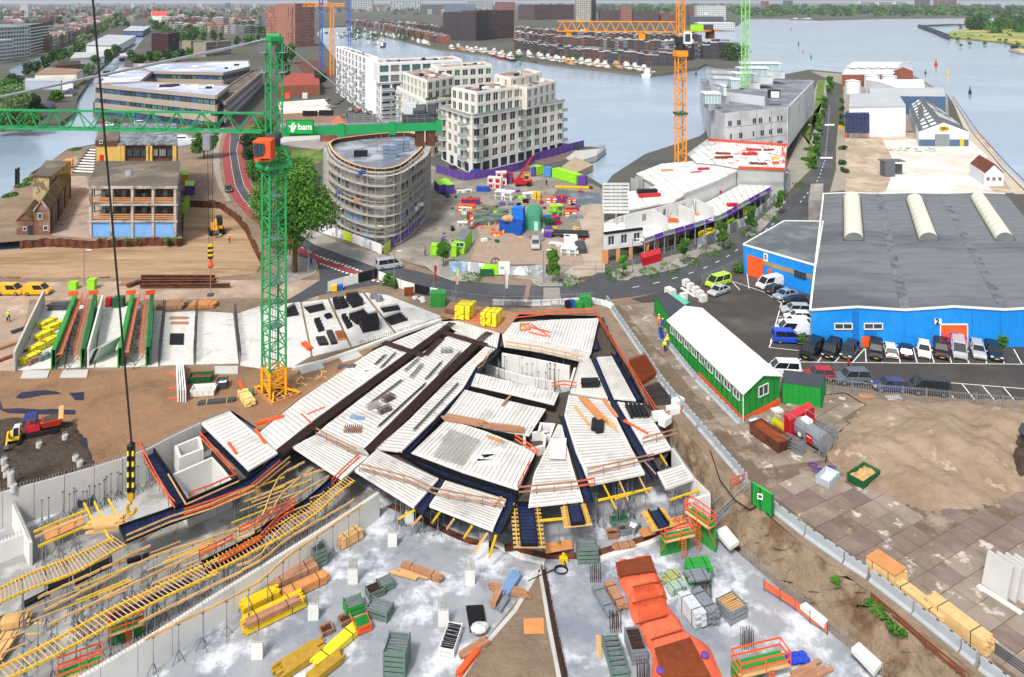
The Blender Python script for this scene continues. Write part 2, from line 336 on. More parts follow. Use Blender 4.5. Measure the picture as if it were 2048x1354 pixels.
pavement('pavement',Q(575,513,630,520,636,532,630,548,600,560,575,570,560,560))
pavement('pavement',Q(1676,250,1690,250,1692,380,1660,384,1672,340,1672,300),M('slab_pavement','#948c7f',.9,.12,.6),.11)
pavement('pavement',Q(430,240,452,238,444,270,438,300,440,340,446,372,462,402,455,404,436,372,428,340,424,300,420,262),M('slab_pavement','#948c7f'),.12)
flat('grass_verge',PP(.05,488,250,530,250,560,300,640,300,655,318,600,340,540,380,500,350,490,310),.05,m_grass)
flat('dirt_verge',PP(.054,560,246,660,246,700,262,640,300,560,290),.054,m_grav)
flat('road_verge',PP(.052,1600,262,1646,200,1650,160,1636,160,1618,290,1610,330,1625,340,1634,300),.052,m_grass)
flat('grey_yard',PP(.03,690,470,800,520,880,542,960,548,1060,548,1150,556,1205,545,1208,380,1150,352,1130,340,1000,345,930,350,860,330,840,430,800,490),.03,m_greyyard)
flat('brick_yard',PP(.045,940,520,1050,540,1060,528,1170,530,1155,470,1060,480,990,440,940,420,960,470),.045,m_brickpave)
flat('sand_yard',PP(.04,1110,560,1210,548,1208,400,1150,410,1170,480,1150,530),.04,M('light_sand','#b0a08e',.95,.14,.4,'#9c8b79',.2,.5,.6,bump=.3,bs=2))
flat('wet_yard',PP(.042,1115,378,1200,386,1204,408,1140,412,1105,392),.042,M('wet_asphalt','#545a63',.35,.15,.2,'#7f8894',.15,.5,.6))
flat('promenade',PP(.05,876,336,955,356,1130,300,1128,290,1166,292,1150,304,1132,320,1000,350,930,362,868,346),.05,M('dark_clinker','#6b5d58',.9,.14,.5))
flat('parking_asphalt',PP(.04,1262,598,1330,582,1420,548,1496,512,1640,560,1622,690,2060,690,2160,700,2160,812,2048,808,1860,792,1660,770,1560,742,1490,700,1330,618),.04,m_park)
b=B();G=lambda *q:[b.quad(*PP(.055,*t))for t in q]
ln=lambda a,c,w=.13:strip(b,PP(.055,a,c),w,.055)
KK=lambda r,c,a,d:ln(*K(r,c,a,d))
KK(2,3,(265,172),(2050,190))
for p,q in (((290,145),(265,170)),((465,120),(415,178)),((605,118),(550,180)),((790,68),(690,180)),((795,68),(803,180)),((915,60),(932,182)),((1048,62),(1070,184)),((1172,62),(1204,184)),((1300,60),(1338,185)),((1432,62),(1476,186)),((1560,60),(1612,187)),((1700,62),(1752,188)),((1835,62),(1890,190)),((1960,70),(2026,190)),((40,58),(272,82)),((40,58),(66,0)),((1420,332),(2050,382)),((1425,372),(1500,470)),((1555,345),(1655,470)),((1715,358),(1815,478)),((1880,370),(1985,495))): KK(2,3,p,q)
for p,q in (((140,1040),(50,1354)),((0,960),(140,1045)),((100,1020),(140,1040)),((110,1150),(160,1156)),((95,1210),(150,1216)),((80,1270),(120,1275)),((60,1330),(100,1334)),((150,1045),(180,1050)),((240,1015),(315,995)),((130,1098),(170,1100))): KK(1,3,p,q)
ln((1464,562),(1576,600));ln((1494,548),(1498,577));ln((1480,580),(1464,563))
mk('bay_marking',b,m_mark,kind=SR)
flat('old_yard',PP(.03,1690,262,1960,264,2050,386,1690,388),.03,m_yard)
flat('white_yard',PP(.045,1765,280,1935,276,1975,312,1948,345,1990,386,1770,386,1792,330),.045,m_pave_white)
flat('rail_quay',PP(.04,1900,190,1945,262,2010,335,2070,388,2030,388,1990,340,1935,275),.04,M('quay_slabs','#b3aa9b',.9,.15,.4))
flat('north_yard',PP(.03,1620,142,1690,148,1825,152,1895,192,1900,264,1690,266,1686,170,1672,165),.03,M('grey_tarmac','#8e877b',.9,.15,.2))
flat('rooftop_lane',PP(.05,1590,296,1636,160,1660,160,1630,330,1560,400,1555,380),.05,M('concrete_lane','#8f8b80',.9,.14,.3))
flat('site_road',PP(.04,-40,566,440,560,560,560,640,560,636,600,480,596,330,600,60,600,40,690,20,760,-40,770),.04,M('packed_gravel','#9c8775',.95,.14,.4,'#b39f8c',.15,.48,.62,bump=.3,bs=2))
flat('demolition_yard',PP(.045,100,470,186,478,184,375,150,310,140,330,90,455),.045,M('pinkish_dust','#a38f82',.95,.12,.3,'#927c6e',.2,.5,.6))
flat('rail_bed',PP(.05,140,352,190,352,196,296,176,296),.05,M('ballast','#73645a',.95,.2,1))
WOD=M('raw_timber','#c9a06a',.8,.14,1.5,rnd=.16,stretch=None)
WD2=M('weathered_timber','#a1765a',.85,.18,1.5,rnd=.12)
PLY=M('orange_plywood','#bf8350',.75,.14,.8,rnd=.1)
YEL=M('yellow_beam','#d9b21a',.6,.1,2,rnd=.08)
YLP=M('bright_yellow_pack','#e8d32c',.55,.1,2)
NVY=M('film_faced_plywood','#0f1a38',.45,.15,.5,'#1a2444',.4,.52,.62)
BL1=M('black_form_edge','#101114',.6,.1,1)
ORG_=M('orange_paint','#e0592a',.6,.1,2,rnd=.08)
m_orn=M('orange_net','#e86a48',.75,.16,1.6,bump=.5,bs=2.5)
RST=M('dark_rebar','#3d2a22',.8,.2,2)
RS2=M('orange_rust_rebar','#7a3a1c',.85,.2,2)
STL=M('galvanised_steel','#8c9298',.5,.12,2,metal=.4)
DST=M('dark_steel','#4a4d52',.6,.15,2,metal=.2)
DCK=M('precast_plank','#cecbc6',.85,.08,.8,'#b3b0aa',.25,.54,.66,rnd=.07)
LAT=M('lattice_steel','#9b9994',.8,.1,2)
GRN=M('form_green','#2c8a3a',.55,.12,1.5,rnd=.06)
DGN=M('dark_green','#1c5a35',.6,.12,1.5)
BLK=M('black_plastic','#1b1c20',.5,.15,2)
WHT=M('white_paint','#dcdcd8',.6,.05,1)
BLU=M('blue_paint','#1d4fa0',.5,.08,1)
RED=M('red_paint','#b3222a',.5,.08,1)
LIM=M('lime_paint','#8fd22a',.55,.08,1)
PUR=M('purple_paint','#5b3f8f',.6,.1,1)
GLS=M('window_glass','#38444c',.1,.1,.3,spec=.6)
def resample(pts,n):
 pts=[V(p)for p in pts];ls=[0]
 for a,b in zip(pts,pts[1:]):ls.append(ls[-1]+(b-a).length)
 out=[]
 for i in rn(n+1):
  t=ls[-1]*i/n;k=0
  while k<len(ls)-2 and ls[k+1]<t:k+=1
  out.append(pts[k].lerp(pts[k+1],(t-ls[k])/max(1e-6,ls[k+1]-ls[k])))
 return out
def deck(la,Lp,Rp,n,z=.12,rows=2,zig=.42,thick=.22,name='floor_deck',bars=True):
 A=resample(PP(z,*Lp),n);Z=resample(PP(z,*Rp),n);o=(A[0]+Z[-1])/2
 t=T(name,la,'floor deck',(o.x,o.y,z-thick));lat=B()
 for i in rn(n):
  q=[A[i],Z[i],Z[i+1],A[i+1]];c=sum(q,U(0))/4
  dz=ru(-.02,.02)
  q=[p+nrm(c-p)*.035 for p in q];mk('plank',BP(q,z-thick,z+dz),DCK,t)
  if bars:
   for k in rn(rows):
    f=(k+.5)/rows;a=A[i].lerp(A[i+1],f);e=Z[i].lerp(Z[i+1],f);d=e-a;L=d.length
    if L<.8:continue
    d/=L;a=a+d*.25;m=int((L-.5)/zig);up=U(.13);zz=U(z+dz-a.z)
    a=a+zz
    lat.beam(a+up,a+d*(L-.5)+up,.022,.022,caps=0)
    for j in rn(m):
     if rr()<.06:continue
     p=a+d*zig*j;lat.beam(p,p+d*zig*.5+up,.022,.022,caps=0);lat.beam(p+d*zig*.5+up,p+d*zig,.022,.022,caps=0)
 if bars:mk('lattice_girder',lat,LAT,t,kind=SF)
 if z>.2:
  b=B()
  for q in (Z,A,[A[0],Z[0]],[A[-1],Z[-1]]):
   for a,e in zip(q,q[1:]):b.beam(a+U(-.37),e+U(-.37),.1,.56)
  mk('edge_board',b,BL1,t)
 return t
deck('small ribbed plank deck beside concrete lift shafts, lower left of tower crane',[(402,846),(497,940)],[(461,823),(556,905)],8)
deck('long outermost plank deck nearest tower crane foot',Q(882,644,745,701,600,798,517,866),Q(894,652,853,677,750,751,629,839,553,899),26)
deck('wide plank deck between two long dark rebar cages',Q(913,663,875,683,771,759,652,850,633,867),Q(948,683,878,748,791,835,729,897,738,909),24)
deck('ribbed deck tongue sloping towards open props, left of orange rails',[(632,868),(585,893)],[(736,913),(684,958)],5)
deck('narrow plank deck between right-hand dark cage and navy trough',Q(971,692,898,759,810,847,751,896),Q(991,697,953,731,927,776,869,838,804,902),22)
deck('ribbed deck tongue left of centre with wooden rail along its front',[(753,898),(709,940)],[(878,957),(828,1014)],6)
deck('raised plank deck with brown board pile on its left edge',Q(930,779,1020,802,1092,818),Q(890,831,980,858,1058,872),11,.3)
deck('largest raised plank deck in centre with thick black edge',Q(894,838,974,863,1072,903),Q(822,906,928,946,1036,980),13,.3)
deck('raised plank deck directly before sunken opening',Q(952,746,1040,766,1118,786),Q(942,771,1030,791,1108,810),11,.3)
deck('lowest central plank deck with rusty board on its right side',[(890,961),(858,1010)],[(1013,999),(986,1060)],6)
deck('big wedge plank deck carrying timber bundles and black roll',Q(1137,789,1128,830,1150,900,1179,969),Q(1219,802,1240,850,1265,900,1290,946),15)
deck('narrow right-hand deck carrying bundled black pipes',[(1234,803),(1296,910)],[(1285,807),(1343,896)],9)
deck('small lone plank deck at right corner over open bay',[(1314,944),(1331,977)],[(1366,927),(1388,957)],3)
deck('tapering plank deck with loose plank across it',Q(1116,848,1100,880,1066,950,1056,1012),Q(1124,850,1145,932,1167,1000),14)
deck('plank deck carrying black pallet stack above wedge deck',[(1158,724),(1181,717)],[(1140,785),(1216,797)],6)
deck('plank deck beside long orange rail on right',[(1193,714),(1224,712)],[(1228,796),(1272,800)],6)
deck('curved plank deck along far side of sunken opening',Q(1004,669,1060,678,1120,692,1180,708),Q(1008,692,1060,699,1110,709,1176,724),16)
deck('farthest plank deck below orange fence, with small wooden frame on it',Q(1022,645,1110,639,1198,636),Q(1004,667,1100,686,1182,706),14)
deck('far plank deck left of opening beside crossing rebar cages',Q(884,643,935,640,1004,645),Q(912,660,952,680,994,694),8)
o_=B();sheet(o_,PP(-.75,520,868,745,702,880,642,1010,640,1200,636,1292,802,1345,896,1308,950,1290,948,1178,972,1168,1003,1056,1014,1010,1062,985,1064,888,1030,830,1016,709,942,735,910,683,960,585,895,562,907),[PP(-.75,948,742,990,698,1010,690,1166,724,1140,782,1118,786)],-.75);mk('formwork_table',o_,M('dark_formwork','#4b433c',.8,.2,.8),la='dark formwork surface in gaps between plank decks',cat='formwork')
b=B();q=PP(.42,1102,877,1133,876,1131,917,1098,916);b.prism(q,.32,.44);mk('loose_plank',b,DCK,la='single loose precast plank across tapering deck',cat='plank')
if 1:
 lab,q='grey steel mesh on left half of largest deck',Q(900,858,960,880,925,930,866,912);t=T('reinforcement_mesh',lab,'steel mesh',P(*q[0],.45));b=B();w=PP(.47,*q)
 for i in rn(22):
  b.beam(w[0].lerp(w[1],i/21),w[3].lerp(w[2],i/21),.03,caps=0);b.beam(w[0].lerp(w[3],i/21),w[1].lerp(w[2],i/21),.03,caps=0)
 mk('mesh_wire',b,LAT,t,kind=SF)
def trough(la,poly,z=-.32,edge=True,mat=NVY,name='beam_formwork'):
 w=PP(z,*poly);t=T(name,la,'beam formwork',w[0]);mk('base_panel',BP(w,z-.05,z),mat,t)
 if edge:
  b=B()
  for p,q in zip(w,w[1:]+w[:1]):
   if (p-q).length>1.2:b.beam(p+U(.17),q+U(.17),.06,.3)
  mk('side_board',b,BL1,t)
 b=B();n=len(w)//2;L_=w[:n];R_=w[n:][::-1];a=resample(L_,12);c=resample(R_,12)
 for i in rn(1,12):b.beam(a[i]+U(.006),c[i]+U(.006),.03,.012)
 mk('panel_joint',b,M('panel_seam','#39456a',.5,.1),t)
 return t
trough('long navy trough curving down left side of raised decks',Q(990,698,953,732,926,777,870,838,800,906,822,906,888,834,940,778,966,737,1003,700))
trough('navy trough under front edge of largest deck',Q(796,908,848,938,890,958,1014,1000,1030,1004,1037,983,930,948,822,908))
trough('short navy trough between two lower deck tongues',[(880,960),(830,1016),(845,1032),(858,1012),(890,962)][:2]+[(846,1034),(890,964)])
trough('navy trough at right end of lowest central deck',Q(1015,1000,988,1062,1002,1070,1034,1006))
trough('navy trough beside wedge deck, running up past black pallet stack',Q(1180,716,1217,800,1262,890,1304,960,1322,954,1275,872,1233,799,1192,714))
trough('navy trough between tapering deck and wedge deck',[(1118,832),(1146,920),(1168,1000),(1182,1010),(1188,1002),(1152,905),(1128,832)][:3]+Q(1186,1004,1152,905,1128,832))
trough('navy trough along inside of long orange rail',Q(1222,708,1250,760,1273,800,1286,802,1262,758,1234,709))
trough('navy trough at top right corner under orange fence',Q(1166,650,1188,700,1200,698,1180,648))
for i,(lab,q)in en((('wide navy beam form hanging out at bottom, left of three',Q(1035,1009,1042,1092,1076,1092,1066,1009)),('middle navy beam form hanging out at bottom, over brown plywood sheet',Q(1135,1012,1142,1051,1170,1048,1158,1009)),('right-hand navy beam form hanging out at bottom, beside staircase corner',Q(1296,1022,1317,1057,1338,1051,1315,1019)))):
 t=trough(lab,q);w=PP(-.4,*q);b=B();n=11
 for k in rn(n):
  a=w[0].lerp(w[1],k/(n-1));c=w[3].lerp(w[2],k/(n-1));d=nrm(c-a);a=a-d*.7;c=c+d*.7
  bb=B();bb.beam(a+U(-.1),c+U(-.1),.09,.16);mk('joist',bb,WOD,t)
 for a,c in ((w[0],w[1]),(w[3],w[2])):
  d=nrm(w[3]-w[0])*(-.35 if a is w[0]else .35);bb=B();bb.beam(a+d+U(.05),c+d+U(.05),.1,.2);mk('edge_beam',bb,YEL,t)
def cage(la,pts,w,z=.28,n=9,st=.5,mat=RST,h=.35,name='rebar_cage'):
 q=smooth_line(PP(z,*pts),5);t=T(name,la,'rebar cage',q[0]);b=B();s=B()
 for k in rn(n):
  o=(k/(n-1)-.5)*w
  for a,c in zip(q,q[1:]):
   d=nrm(c-a);nn=O(-d.y,d.x,0)*o;b.beam(a+nn,c+nn,.055,caps=0);
   if k%2==0:b.beam(a+nn-U(h),c+nn-U(h),.055,caps=0)
 for p,a in along(q,st):
  nn=O(-sin(a),cos(a),0)*w/2;s.beam(p+nn,p-nn,.035,caps=0);s.beam(p+nn,p+nn-U(h),.035,caps=0);s.beam(p-nn,p-nn-U(h),.035,caps=0)
 f=B();strip(f,[p-U(h+.02)for p in q],w+.1);mk('trough_base',f,BL1,t)
 mk('main_bar',b,mat,t);mk('stirrup',s,mat,t);return t
cage('long dark rebar cage, left of two running across decks',Q(560,903,640,842,760,753,864,676,905,645),1.15)
cage('long dark rebar cage, right of two running across decks',Q(737,900,800,840,888,752,960,680,980,664),1.15)
cage('short dark cage crossing left long cage at its far end',Q(767,684,805,697,849,711),1.1)
cage('short dark cage bridging far ends of both long cages',Q(886,664,925,676,972,690),1.1)
cage('short dark cage along far deck between long ones',Q(850,710,870,690,884,676),.9)
def bundle(la,a,c,w,n,mat,z=.3,name='steel_bundle',cat='steel bundle',r=.04,h=.12):
 p=P(*a,z);q=P(*c,z);d=nrm(q-p);nn=O(-d.y,d.x,0);t=T(name,la,cat,p)
 for k in rn(n):
  o=nn*((k+.5)/n-.5)*w+U(ru(0,h));e=d*ru(-.3,.3);mk('bar',BR(p+o+e,q+o+e,r,5),mat,t)
 return t
for lab,a,c,m,w in (('brown bar bundle on outer deck near crane foot',(752,728),(772,709),RST,.5),('grey bar bundle left of brown bundles on outer deck',(762,735),(791,705),DST,.3),('long grey bar bundle beside left dark cage',(706,786),(806,713),DST,.35),('grey tube bundle right of left dark cage',(810,742),(837,718),DST,.4),('dark bundle tied with green on middle deck',(823,755),(845,728),RST,.7),('brown bar bundle in upper middle deck',(853,757),(884,723),RST,.4),('thin brown bar at far side of middle deck',(878,747),(920,704),RST,.2),('long brown bar bundle at middle of wide deck',(740,808),(804,760),RST,.45),('long dark bars beside right dark cage',(756,854),(850,768),RST,.25),('long grey pipe bundle on narrow deck',(826,862),(915,768),DST,.35)):
 bundle(lab,a,c,w,4,m)
for lab,x,y,a,m in (('bright rust coloured stirrup pack on wide deck',706,862,.0,RS2),('dark stirrup pack near middle of wide deck',777,800,.9,RST),('dark stirrup pack below others on wide deck',769,823,.7,RST),('faint stirrup row left of dark packs',746,815,.6,LAT),('small rusty stirrup pack at far end of wide deck',893,704,.1,RST)):
 o=P(x,y,.13);t=T('stirrup_pack',lab,'stirrup pack',o);d=O(cos(a),sin(a),0);nn=O(-d.y,d.x,0);n=9;L=1.9 if m is RS2 else 1.5
 for k in rn(n):
  c=o+d*(k/(n-1)-.5)*L;b=B()
  for p,q in (((-.45,.05),(.45,.05)),((.45,.05),(.45,.5)),((.45,.5),(-.45,.5)),((-.45,.5),(-.45,.05))):b.beam(c+nn*p[0]+U(p[1]),c+nn*q[0]+U(q[1]),.06)
  mk('stirrup',b,m,t)
def wall(la,pts,z0,z1,th=.3,mat=CNC,stub=True,name='concrete_wall',panel=2.7):
 q=[P(x,y,z1)for x,y in pts];q=smooth_line(q,4);o=q[0];t=T(name,la,'concrete wall',(o.x,o.y,z0))
 r=along(q,panel);ps=[p for p,a in r]+[q[-1]];s=B()
 for a,c in zip(ps,ps[1:]):
  d=c-a;
  if d.length<.2:continue
  e=d.normalized()*.02;mk('wall_panel',BB(O(a.x,a.y,(z0+z1)/2)+e,O(c.x,c.y,(z0+z1)/2)-e,th,z1-z0),mat,t)
 if stub:
  for off in (-th*.35,th*.35):
   for p,a in along(q,.28):s.beam((p.x-sin(a)*off,p.y+cos(a)*off,z1),(p.x-sin(a)*off,p.y+cos(a)*off,z1+ru(.35,.5)),.03,caps=0)
  mk('starter_bar',s,LAT,t,kind=SF)
 return t
wall('outer basement wall with fringe of starter bars below dark earth',Q(-60,1003,0,985,130,950,270,908,345,872,402,845),FZ,.2)
wall('outer basement wall behind small ribbed deck',[(402,845),(461,821)],FZ,.0,.3)
wall('long pale inner basement wall above yellow beam packs',Q(757,984,700,1022,600,1085,430,1190,310,1266,215,1322,150,1360),FZ,-.9,.4,CNW)
wall('end wall at right corner of open bay beside steel stair',[(1378,1000),(1420,988)],FZ,0,.3,CNW,0)
wall('right side basement wall under lone small deck',Q(1345,896,1392,962,1420,988),FZ,0,.3,CNW)
wall('low white upstand at left edge',[(0,1085),(60,1062)],FZ,-1.6,.35,CNW)
wall('left cross wall with fringe at left edge',[(20,990),(62,1085)],FZ,-1.2,.25,CNW,1)
for lab,pts,z1 in (('far wall inside sunken opening with doorway',Q(1004,706,1060,716,1140,732),-.5),('low concrete ramp wall in sunken opening',Q(972,728,1040,750,1108,762),-2),('right wall inside sunken opening',[(1150,735),(1138,775)],-.3)):
 wall(lab,pts,FZ,z1,.3,CNW,0)
b=B();o=P(1118,752,FZ);b.box((o.x,o.y-.3,FZ),(3.6,.1,1.9),-.2);mk('doorway_board',b,SHP,la='dark brown doorway board in wall of sunken opening',cat='board')
def shaft(la,quad,z1,z0=FZ,th=.28):
 w=ccw(PP(z1,*quad));c=sum(w,U(0))/4;t=T('lift_shaft',la,'lift shaft',(c.x,c.y,z0))
 for p,q in zip(w,w[1:]+w[:1]):
  b=B();e=nrm(q-p)*th/2;b.beam(O(p.x,p.y,(z0+z1)/2)-e*.99,O(q.x,q.y,(z0+z1)/2)-e*1.02,th,z1-z0);mk('shaft_wall',b,CNW,t)
shaft('smaller open lift shaft behind larger one in navy form',Q(352,892,398,873,404,897,360,914),-.2)
shaft('larger open stair shaft framed by black edge boards',Q(344,950,426,914,462,962,378,1000),-.7)
shaft('concrete shaft sunk between raised decks in centre',Q(1048,866,1092,862,1088,890,1050,900),.2)
shaft('small dark square shaft just behind central concrete shaft',Q(1082,846,1108,848,1100,870,1078,862),.2)
trough('navy walkway form down left side of lift shafts',Q(275,898,320,962,352,1018,380,1012,342,960,300,889),-.5)
trough('navy walkway form down right side of lift shafts',Q(404,873,445,905,496,958,530,938,470,890,426,866),-.5)
trough('long navy walkway form before lift shafts',Q(238,1057,330,1025,372,1008,500,960,556,912,566,926,500,985,400,1028,340,1050,252,1087),-.5)
t=T('edge_board',"black edge board frame round larger stair shaft",'edge board',P(372,1005,-.4));b=B()
for a,c in (((338,945),(374,1004)),((374,1004),(474,960)),((474,960),(424,906)),((338,945),(300,890))):b.beam(P(*a,-.25),P(*c,-.25),.15,.5)
mk('board',b,BL1,t)
b=B()
for a,c in (((336,948),(372,1009)),((372,1009),(478,962))):b.beam(P(*a,.05),P(*c,.05),.12,.1)
mk('rail',b,WOD,t)
def rail(la,pts,z,mat=WD2,h=1,post=1.8,zb=None,n=2,w=.05,hh=.16,pm=DST,name='guard_rail'):
 q=PP(z,*pts);t=T(name,la,'guard rail',q[0])
 for k in rn(n):
  for a,c in zip(q,q[1:]):
   b=B();u=U(h*(k+1)/n-.1);b.beam(a+u,c+u,w,hh);mk('rail_board',b,mat,t)
 for p,a in along(q,post):
  mk('post',BR(p-U(.1),p+U(h),.03,5),pm,t)
 return t
rail('brown rail along front of tapering deck',Q(1038,992,1100,986,1158,980),.12)
rail('short orange rail at right end of brown rail',[(1156,980),(1190,974)],.12,ORG_,1)
rail('brown rail along front of wedge deck',Q(1176,955,1250,938,1308,924),.12)
rail('brown rail at front of pipe deck',[(1286,892),(1354,873)],.12)
rail('brown rail sweeping round central deck tongues',Q(719,944,821,972,867,994,928,1006,1010,1020),.12)
rail('brown rail on deck tongue left of orange rails',[(632,872),(714,915)],.12)
rail('orange rail along right side of decks',Q(1222,686,1262,750,1310,828),.1,ORG_,1.1,2.2,hh=.13)
rail('orange rail along far side of decks',Q(1033,640,1110,632,1190,629,1222,686),.1,ORG_,1,2.2)
rail('orange rail down left side of navy lift form',Q(276,900,310,965,340,1015,350,1025),-.5,ORG_,1.2,1.5)
rail('orange rail before stair shaft',Q(380,1004,420,990,474,966),-.6,ORG_,1.1,1.5)
rail('orange rail right of stair shaft',Q(398,878,425,908,468,955),-.4,ORG_,1,1.5)
rail('orange and timber rail on front edge of long navy form',Q(368,1037,430,1016,500,990,560,938),-.5,ORG_,1,1.5)
rail('timber rail pair running from lift shafts to deck tongue',Q(252,1090,340,1052,420,1026,510,988,580,930),-.5,WOD,1,1.5)
rail('orange rail beside central concrete shaft',Q(1030,884,1055,900,1078,916),.3,ORG_,.9)
rail('orange rail at lower end of tapering deck',Q(1036,982,1050,955,1062,930),.2,ORG_,.9)
rail('orange rails by corner of sunken opening',Q(1104,778,1128,774,1152,778),.1,ORG_,.9)
rail('timber rail round near side of curved far deck',Q(1012,696,1080,706,1164,726),.1,WOD,1)
rail('timber rail across left side of sunken opening',Q(985,704,966,735,956,742),.1,WOD,1)
rail('orange rail at top of steel stair',[(1460,978),(1494,962)],.0,ORG_,1)
rail('timber rail on edge of outer deck by crane',Q(522,860,600,796,680,745,744,700),.1,WOD,.25,3,n=1)
pb=B();pb.rod((0,0,.02),(0,0,1.7),.05,6);pb.rod((0,0,1.7),(0,0,2.95),.035,6)
pme=pb.mesh('prop_tube',STL)
pl=B()
for k in rn(3):pl.beam((0,0,1),(.55*cos(k*2.1+.4),.55*sin(k*2.1+.4),.02),.035,caps=0)
pleg=pl.mesh('prop_tripod',DST);ph=B();ph.box((0,0,2.95),(.22,.16,.06));phead=ph.mesh('prop_head',DST)
PR=[0]
def prop(x,y,z=FZ,s=1,group='steel props in open basement bays',la='slender steel prop with tripod foot holding joist over wet basement floor'):
 if PR[0]>=290:return
 PR[0]+=1;o=T('steel_prop',la,'prop',(x,y,z),group,rr()*6);o.scale=(1,1,s)
 put('tube',pme,o);put('tripod',pleg,o);put('head',phead,o)
def joist(la,pts,z=-.35,w=.1,h=.2,mat=WOD,step=1.9,props=True,wob=.06,group=None,name='timber_joist'):
 q=smooth_line(PP(z,*pts),3);t=T(name,la,'joist',q[0],group)
 for a,c in zip(q,q[1:]):
  b=B();j=lambda:O(ru(-wob,wob),ru(-wob,wob),0);b.beam(a+j(),c+j(),w,h);mk('timber',b,mat,t)
 if props:
  for p,a in along(q,step,.6):prop(p.x,p.y,FZ,(z-h/2-FZ)/3.01,'props: '+la[:60],'steel prop under the '+' '.join(la.split()[:11]))
 return t
k30=lambda *p:K(3,0,*p);k31=lambda *p:K(3,1,*p);k21=lambda *p:K(2,1,*p)
joist('timber joist running just behind black form strip at lower left',k30((300,730),(590,600),(890,462),(1180,320)))
joist('long timber joist starting left of grey rubble patch, farther of two',k30((340,835),(780,620),(1220,400),(1560,292),(1860,195),(2041,120))+k21((190,1080),(390,958)))
joist('long timber joist starting left of grey rubble patch, nearer of two',k30((380,950),(900,695),(1460,428),(1800,285),(2041,200))+k21((230,1190),(460,1010)))
joist('long timber joist just above yellow slatted walkway',k30((1860,480),(2041,400))+k31((240,150),(520,20)),step=2.4)
joist('timber joist below yellow slatted walkway, with orange plank ends',k30((1090,930),(1560,690),(2041,440))+k31((300,240),(620,60),(780,-40)))
joist('nearest long timber joist beside pale inner wall',k30((1140,1060),(1500,880),(1760,760),(2041,600))+k31((240,420),(480,250),(760,60),(850,0)))
joist('timber joist on left side of slanting brown trough',k21((0,1240),(180,1160),(380,1070),(560,1010)),step=2.2)
joist('timber joist under ribbed deck tongue',k21((280,1250),(440,1150),(580,1070)),step=2.2)
def ladder(la,pa,pb_,z=-.3,n=24,slat0=0,slat1=1):
 qa=smooth_line(PP(z,*pa),3);qb=smooth_line(PP(z,*pb_),3);t=T('slatted_walkway',la,'formwork beams',qa[0])
 for q in (qa,qb):
  for a,c in zip(q,q[1:]):
   mk('yellow_beam',BB(a,c,.12,.2),YEL,t)
  for p,a in along(q,1.7,.5):prop(p.x,p.y,FZ,(z-.1-FZ)/3.01,'props: '+la[:60],'steel prop under the '+' '.join(la.split()[:11]))
 A=resample(qa,n);Z=resample(qb,n)
 for i in rn(n+1):
  if not slat0<=i/n<=slat1:continue
  a,c=A[i],Z[i];d=nrm(c-a)*ru(.1,.45);b=B();u=U(.14);b.beam(a-d+u,c+d+u,.05,.06);mk('slat',b,WOD,t)
 return t
ladder('far yellow beam pair with timber slats behind black form strips',k30((-60,690),(240,545),(600,400),(890,265)),k30((-60,800),(240,660),(600,530),(970,322)),n=34)
ladder('near yellow beam pair with timber slats crossing lower left bay',k30((-60,1310),(380,1090),(830,845),(1260,640),(1600,480)),k30((20,1385),(460,1170),(860,950),(1370,690),(1700,540)),n=44)
ladder('yellow slatted edge under orange rails towards decks',k30((1600,480),(1900,330),(2041,255))+k31((130,200),(420,20))+k21((520,1240),(720,1080)),k30((1640,545),(1900,420),(2041,340))+k31((200,260),(480,70))+k21((620,1230),(770,1110)),n=46)
for i,(lab,a,c)in en((('yellow beam of small grid at upper left, farthest',(265,215),(680,45)),('timber beam of small grid at upper left, middle',(275,255),(690,85)),('yellow beam of small grid at upper left, nearest',(300,330),(720,150)),('yellow beam across end of small grid',(660,-10),(742,155)),('yellow beam left of three leaning near hook block',(740,-20),(800,110)),('yellow beam right of three leaning near hook block',(850,-40),(920,90)),('yellow beam at left end of long navy form',(820,205),(880,300)))):
 joist(lab,k30(a,c),-.5,.12,.2,WOD if 'timber' in lab else YEL,1.4,i<3,0,name='formwork_beam')
for lab,q in (('black form strip in far bay, right piece',Q(575,548,880,400,885,460,590,612)),('black form strip in far bay, left piece',Q(375,628,565,545,570,605,380,675)),('thin black form strip at left end of bay',Q(188,755,390,655,395,690,195,785)),('short black strip beyond timber joist',Q(995,425,1165,375,1170,400,1000,445))):
 w=KP(3,0,-1.2,*q);mk('form_strip',BP(w,-1.5,-1.2),BL1,la=lab,cat='formwork')
trough('navy trough under orange rails at end of yellow walkway',k30((1580,470),(1900,310),(2060,225),(2060,300),(1900,395),(1620,545)),-.45)
trough('navy trough slanting from yellow walkway to decks',k31((0,235),(200,95),(400,-20))+k21((640,1060),(800,930),(860,950),(700,1080))+k31((440,20),(240,160),(0,290)),-.45)
trough('dark slanting form under near yellow slats',k30((860,870),(1130,745),(1380,620),(1500,560),(1520,600),(1400,670),(1150,800),(880,920)),-.75,0)
rail('orange rails at middle of near walkway, left piece',k30((1565,425),(1720,350),(1830,290)),-.3,ORG_,.8,1.5)
rail('orange rails at middle of near walkway, right piece',k30((1720,480),(1860,400),(2041,300))+k31((200,130),(310,60)),-.3,ORG_,.8,1.5)
rail('upper orange rails beside navy trough',k30((1880,240),(2041,160))+k31((120,100),(320,0)),-.3,ORG_,.8,1.5)
rail('orange rails on near end of slanting trough',k21((600,1150),(720,1030),(820,940)),-.1,ORG_,.8,1.5)
def yaw(a,c,z=0):
 d=P(*c,z)-P(*a,z);return at2(d.y,d.x)
def rot(o,a,x,y,z=0):return O(o.x+x*cos(a)-y*sin(a),o.y+x*sin(a)+y*cos(a),o.z+z)
